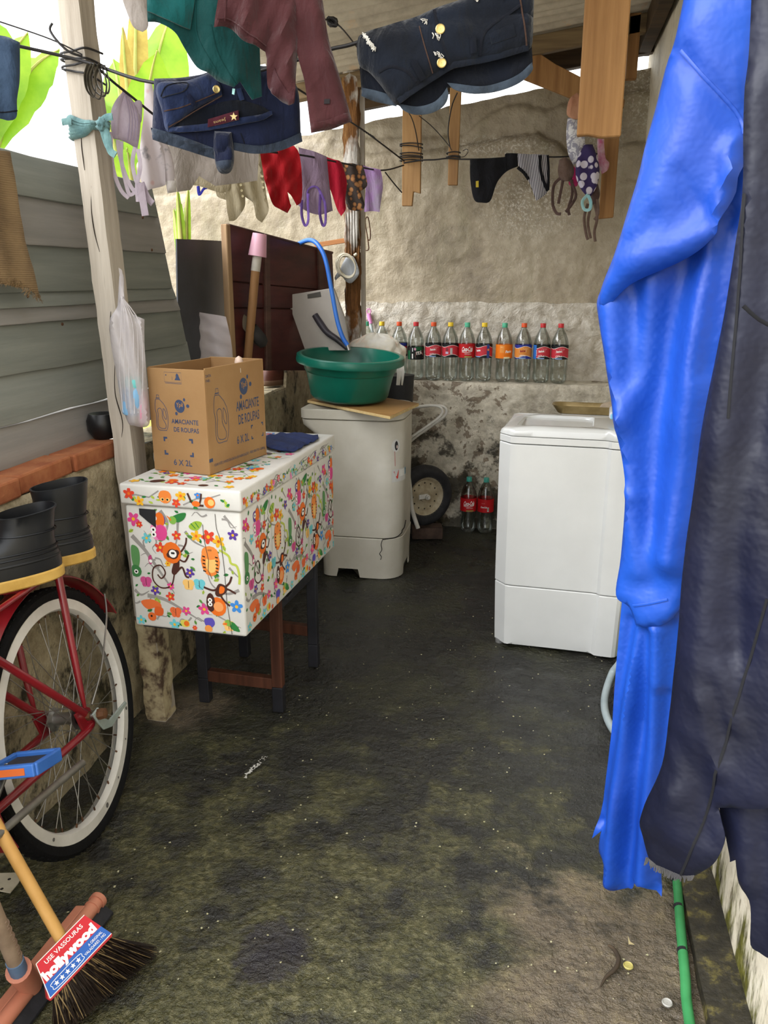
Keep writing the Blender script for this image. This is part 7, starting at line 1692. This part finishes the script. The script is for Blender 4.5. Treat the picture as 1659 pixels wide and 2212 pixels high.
# coiled white cord and little bag on the rotten post
cc = thing('coiled_cord', 'coil of cream electric cord hung on the rotten post', 'cord', PY(748, 600, 4.24))
CORD = mat('cream_cord', '#b5ad98', '#c8c0ac', 12, .5)
for k_ in range(6):
    cu, cv = 748 + (k_ % 3) * 1.5 - 1, 574 + (k_ % 2) * 2; ru, rv = 21 - (k_ % 3) * 1.6, 26 - (k_ % 4) * 1.3
    rod('cord_loop', [PY(cu + ru * math.cos(a) + 3 * math.sin(a), cv + rv * math.sin(a), 4.215 - k_ * .004) for a in [2 * math.pi * j / 12 + k_ for j in range(13)]], .0038, CORD, cc, 8, 4)
rod('plug', [PY(765, 552, 4.22), PY(771, 548, 4.22)], .007, CORD, cc, 10)
lb_ = thing('small_plastic_bag', 'small white plastic bag hanging behind the cord coil', 'bag', PY(755, 608, 4.235))
fr3 = vplane(755, 585, 4.25, 0); cloth('bag_film', [(748, 552), (762, 554), (772, 572), (776, 590), (766, 606), (756, 612), (746, 606), (737, 595), (724, 606), (723, 598), (735, 580), (742, 565)], fr3, mat('white_bag_opaque', '#b9bec4', '#c8ccd0', 9, .4, .4, 30, translucent=.3), lb_, .022, .04, ((1, .2, .004, .04, 0),), (.006, 14), .010)
# clog on the low wall
cl = thing('clog', 'rust-brown rubber clog on the low wall behind the cardboard box', 'clog', PX(600, 822, -1.30)); CLG = mat('rust_clog', '#3f1d12', '#522818', 14, .6, .2, 40); CLI = mat('clog_lining', '#45120e', '#551a14', 10, .6)
cp = PX(598, 824, -1.315); cp.z = .866; cdx = Vector((.35, .94, 0)).normalized(); cdy = Vector((-cdx.y, cdx.x, 0))
def cring(x0, x1, w, z, n=28): return [cp + cdx * ((x0 + x1) / 2 + (x1 - x0) / 2 * math.cos(a)) + cdy * (w * math.sin(a)) + UZ * z for a in [2 * math.pi * k / n for k in range(n)]]
mb = MB(); mb.loft([cring(-.10, .10, .042, 0), cring(-.108, .105, .046, .006), cring(-.108, .105, .046, .022), cring(-.104, .102, .043, .026)]); mb.build('sole', mat('clog_sole', '#4a3524', '#5f4632', 16, .8), cl, smooth=50)
mb = MB(); mb.loft([cring(-.102, .10, .042, .026), cring(-.100, .098, .043, .045), cring(-.092, .094, .042, .068), cring(-.086, .090, .040, .076), cring(-.078, .080, .034, .074), cring(-.07, .07, .03, .035)]); mb.build('upper', CLG, cl, smooth=50)
# stick with pink end among the bottles
s0, s1 = PY(810, 745, 4.645), PY(800, 695, 4.665); ps = thing('pink_tipped_rod', 'white plastic rod with a pink hanging loop leaning between the bottles', 'rod', PY(818, 790, 4.60))
rod('rod_tube', [Vector((s0.x + .03, 4.635, LEDGE + .012)), s1], .010, mat('pale_rod', '#a8b0b0', rough=.35), ps, 12); pinkm = mat('pink_plastic', '#c77db0', rough=.4); dps = (s1 - s0).normalized(); rod('grip', [s1 - dps * .012, s1 + dps * .045], .0125, pinkm, ps, 12)
rod('loop', [s1 + dps * .045 + Vector((.012 * math.cos(a), 0, .014 + .014 * math.sin(a))) for a in [2 * math.pi * j / 10 - 1.57 for j in range(11)]], .003, pinkm, ps, 8)
# rusty wire hook by the conduit
o = rod('rusty_hook', [PY(772, 533, 4.55), PY(786, 540, 4.5), PY(796, 539, 4.48), PY(795, 520, 4.48), PY(789, 478, 4.48), PY(795, 470, 4.48), PY(800, 500, 4.48), PY(799, 518, 4.48), PY(794, 517, 4.48)], .003, NAIL_M, None, 6); tag(o, 'bent rusty wire hook hanging beside the conduit strip', 'hook')
# grey drain hose, purple cloth, green hose at the right
o = rod('drain_hose', [Vector((.37, 2.93, .22)), PZ(1345, 1415, .12), PZ(1322, 1455, .05), PZ(1306, 1510, .016), PZ(1313, 1555, .016), PZ(1340, 1595, .016), PZ(1375, 1615, .016), Vector((.315, 2.12, .016))], .0125, mat('pale_grey_hose', '#8d9a9e', '#a2aeb1', 8, .4), None, 14); tag(o, 'pale grey drain hose curving out from the white washing machine', 'hose')
fr = Frame(Vector((.33, 2.62, .15)), (-.25, -1, 0)); g, S = cloth('purple_cloth', [(1342, 1390), (1380, 1385), (1385, 1510), (1345, 1516), (1322, 1506), (1333, 1450)], fr, fabric('purple_cotton', '#36173f', '#46204f', 8, .05), None, .02, .03, ((1, .1, .006, .05, 0),), (.005, 9), .012); tag(g, 'purple cloth bundled on the floor beside the washing machine', 'cloth')
o = rod('green_hose', [Vector((.375, 3.2, .012)), Vector((.372, 2.6, .012)), PZ(1452, 1830, .013), PZ(1462, 1900, .013), PZ(1470, 2000, .013), PZ(1480, 2110, .013), PZ(1490, 2212, .013), Vector((.335, .9, .013)), Vector((.33, .2, .013))], .0105, mat('green_hose_plastic', '#2f7a45', '#3f8f56', 9, .4), None, 14); tag(o, 'green garden hose lying along the foot of the right wall', 'hose')
for (u, v) in ((1461, 1903), (1466, 1960), (1474, 2055)):
    q = PZ(u, v, .013); rod('dark_band', [q - Vector((0, .004, 0)), q + Vector((0, .004, 0))], .0112, BLACKP, o, 12)
# dark round pot behind the post, on the low wall
mb = MB(); q = PX(228, 968, -1.30); q.z = .913; mb.lathe([(.001, 0), (.030, .0), (.046, .025), (.048, .055), (.040, .075), (.036, .075), (.001, .06)], q, 20); tag(mb.build('black_pot', mat('black_pot', '#101012', rough=.4), None, smooth=40), 'small black pot on the low wall half hidden by the timber post', 'pot')
# white plastic loop beside the box
o = rod('white_plastic_loop', [bp(-.012, .03, .003), bp(-.018, .03, .02), bp(-.020, .035, .05), bp(-.014, .05, .075), bp(-.012, .12, .082), bp(-.016, .2, .06), bp(-.016, .205, .004)], .0045, mat('white_loop', '#d8d6d2', rough=.35), None, 10); tag(o, 'white plastic handle loop standing against the left side of the cardboard box', 'handle')
# bits on the floor
def flake(name, px, z, m, label, cat, th=.0015):
    mb = MB(); mb.prism([PZ(u, v, z) for u, v in px], (0, 0, th)); return tag(mb.build(name, m), label, cat)
o = flake('white_plate', [(-60, 1885), (0, 1888), (38, 1887), (47, 1897), (40, 1908), (22, 1930), (0, 1926), (-60, 1935)], .010, mat('flaky_white', '#b3aa92', '#c8c0ab', 14, .7, .3, 40), 'scrap of white painted metal with holes at the left edge of the floor', 'metal scrap', .003)
for u, v in ((20, 1899), (4, 1920)): q = PZ(u, v, .0132); mb = MB(); mb.lathe([(.004, 0), (.0005, .0004)], q, 8); mb.build('hole', CR, o)
for (u, v), c, lab in (((1357, 2088), '#a59a58', 'greenish bottle cap on the bare concrete near the twig'), ((1441, 2168), '#9c9a94', 'grey bottle cap near the green hose at the bottom')):
    q = PZ(u, v, .002); mb = MB(); mb.lathe([(.0095, 0), (.0105, .003), (.009, .005), (.007, .0035), (.0005, .003)], q, 16); tag(mb.build('bottle_cap', mat('cap_' + c[1:], c, rough=.5)), lab, 'bottle cap')
o = rod('twig', [PZ(1297, 2132, .006), PZ(1310, 2110, .006), PZ(1330, 2092, .007), PZ(1336, 2070, .007), PZ(1326, 2050, .006), PZ(1314, 2042, .005)], [.002, .0045, .005, .003], mat('dark_twig', '#2f261d', '#453828', 20, .8), None, 7); tag(o, 'curved dark twig lying on the bare brown concrete', 'twig')
o = flake('leaf_scrap', [(1356, 2022), (1361, 2035), (1370, 2041), (1358, 2040)], .004, mat('dry_leaf', '#a89a72', rough=.8), 'tiny pale dry leaf above the twig', 'leaf')
rd = random.Random(5); mb = MB()
for k_ in range(40):
    f = k_ / 40; q = PZ(530 + 46 * f + rd.uniform(-4, 4), 1678 - 46 * f + rd.uniform(-3, 3), .0025); s_ = rd.uniform(.002, .006) * (1.2 - f * .6); a = rd.random() * 6; mb.add([q + Vector((s_ * math.cos(a + t_), s_ * math.sin(a + t_), rd.uniform(0, .001))) for t_ in (0, 2.1, 4.2)], [(0, 1, 2)])
o = mb.build('soap_smear', mat('white_smear', '#c9c7c0', rough=.5)); tag(o, 'short streak of white soap crumbs on the wet floor', 'soap smear', kind='stuff')
mb = MB()
for k_ in range(520):
    x, y = rd.uniform(-1.0, .36), rd.uniform(.95, 4.2); s_ = rd.uniform(.0012, .0038); a = rd.random() * 6; z = .001; mb.add([Vector((x + s_ * math.cos(a + t_), y + s_ * math.sin(a + t_), z + rd.uniform(0, .002))) for t_ in (0, 1.4, 3.1, 4.6)], [(0, 1, 2, 3)])
o = mb.build('floor_grit', mat('pale_grit', '#8f8b62', '#b5b092', 40, .6)); tag(o, 'scattered pale grit and crumbs over the wet mossy floor', 'grit', kind='stuff')

# ================================================================== BANANA PLANTS OUTSIDE
LEAFM = mat('banana_leaf', '#6f9a1c', '#93b52f', 4, .45, .2, 20, translucent=.45, c3='#b3c94a'); STEMM = mat('banana_stem', '#8a9440', '#a8a45a', 8, .6, .3, 20); DRYM = mat('dry_leaf_brown', '#9a8340', '#b8a254', 10, .9, translucent=.3)
def banana(base, stem_h, leaves, label, y):
    b = thing('banana_plant', label, 'plant', base, 'banana plants beyond the fence'); base = Vector(base); top_ = base + UZ * stem_h
    rod('stem', [base, base.lerp(top_, .5) + Vector((.02, 0, 0)), top_], [.10, .08, .05] if stem_h > 1.2 else [.03, .025, .015], STEMM, b, 14)
    for (u, v, dy, W_, m_) in leaves:
        tip = PY(u, v, y + dy); d = tip - top_; side = d.cross(Vector((.15, -1, .2))).normalized(); pts = []
        for i in range(17):
            f = i / 16; pts.append(top_ + d * f + UZ * (.18 * d.length * math.sin(math.pi * f)) )
        rings = []; mb = MB()
        for i, p in enumerate(pts):
            f = i / 16; w = W_ * math.sin(math.pi * max(0., (f - .15) / .85) ** .9) + .004 if f > .15 else .008; row = []
            for j in range(11):
                q = (j / 10 - .5) * 2; row.append(p + side * (w * q) + Vector((0, .25 * w * abs(q), -.20 * w * q * q + .012 * math.sin(i * 2.3 + j * .4))))
            rings.append(row)
        mb.loft(rings, False, False); mb.build('leaf', m_, b, smooth=180)
        rod('midrib', [p - Vector((0, .006, 0)) for p in pts], [.020, .012, .004], STEMM, b, 6, 1)
    return b
q = PY(285, 330, 5.4); banana((q.x, 5.4, -.05), 1.55, [(265, 60, -.1, .05, DRYM), (245, 130, .3, .20, LEAFM), (205, 210, .2, .20, LEAFM), (372, 30, .3, .20, LEAFM), (340, 110, -.3, .18, LEAFM), (275, 320, -.6, .14, LEAFM), (300, -40, .1, .07, DRYM)], 'tall banana plant with dry leaves seen above the fence right of the post', 5.4)
q = PY(-40, 300, 5.0); banana((q.x, 5.0, -.05), 2.0, [(60, 72, 0., .12, LEAFM), (128, 108, .2, .13, LEAFM), (-30, 20, .2, .2, LEAFM), (-140, 80, 0, .2, LEAFM)], 'banana plant whose leaf tips show left of the timber post', 5.0)
q = PX(392, 520, -1.75); banana((q.x, q.y, -.05), 1.15, [(384, 415, 0, .018, LEAFM), (407, 412, .05, .016, LEAFM), (376, 455, .1, .018, LEAFM)], 'young banana shoot between the fence end and the stucco wall', q.y)
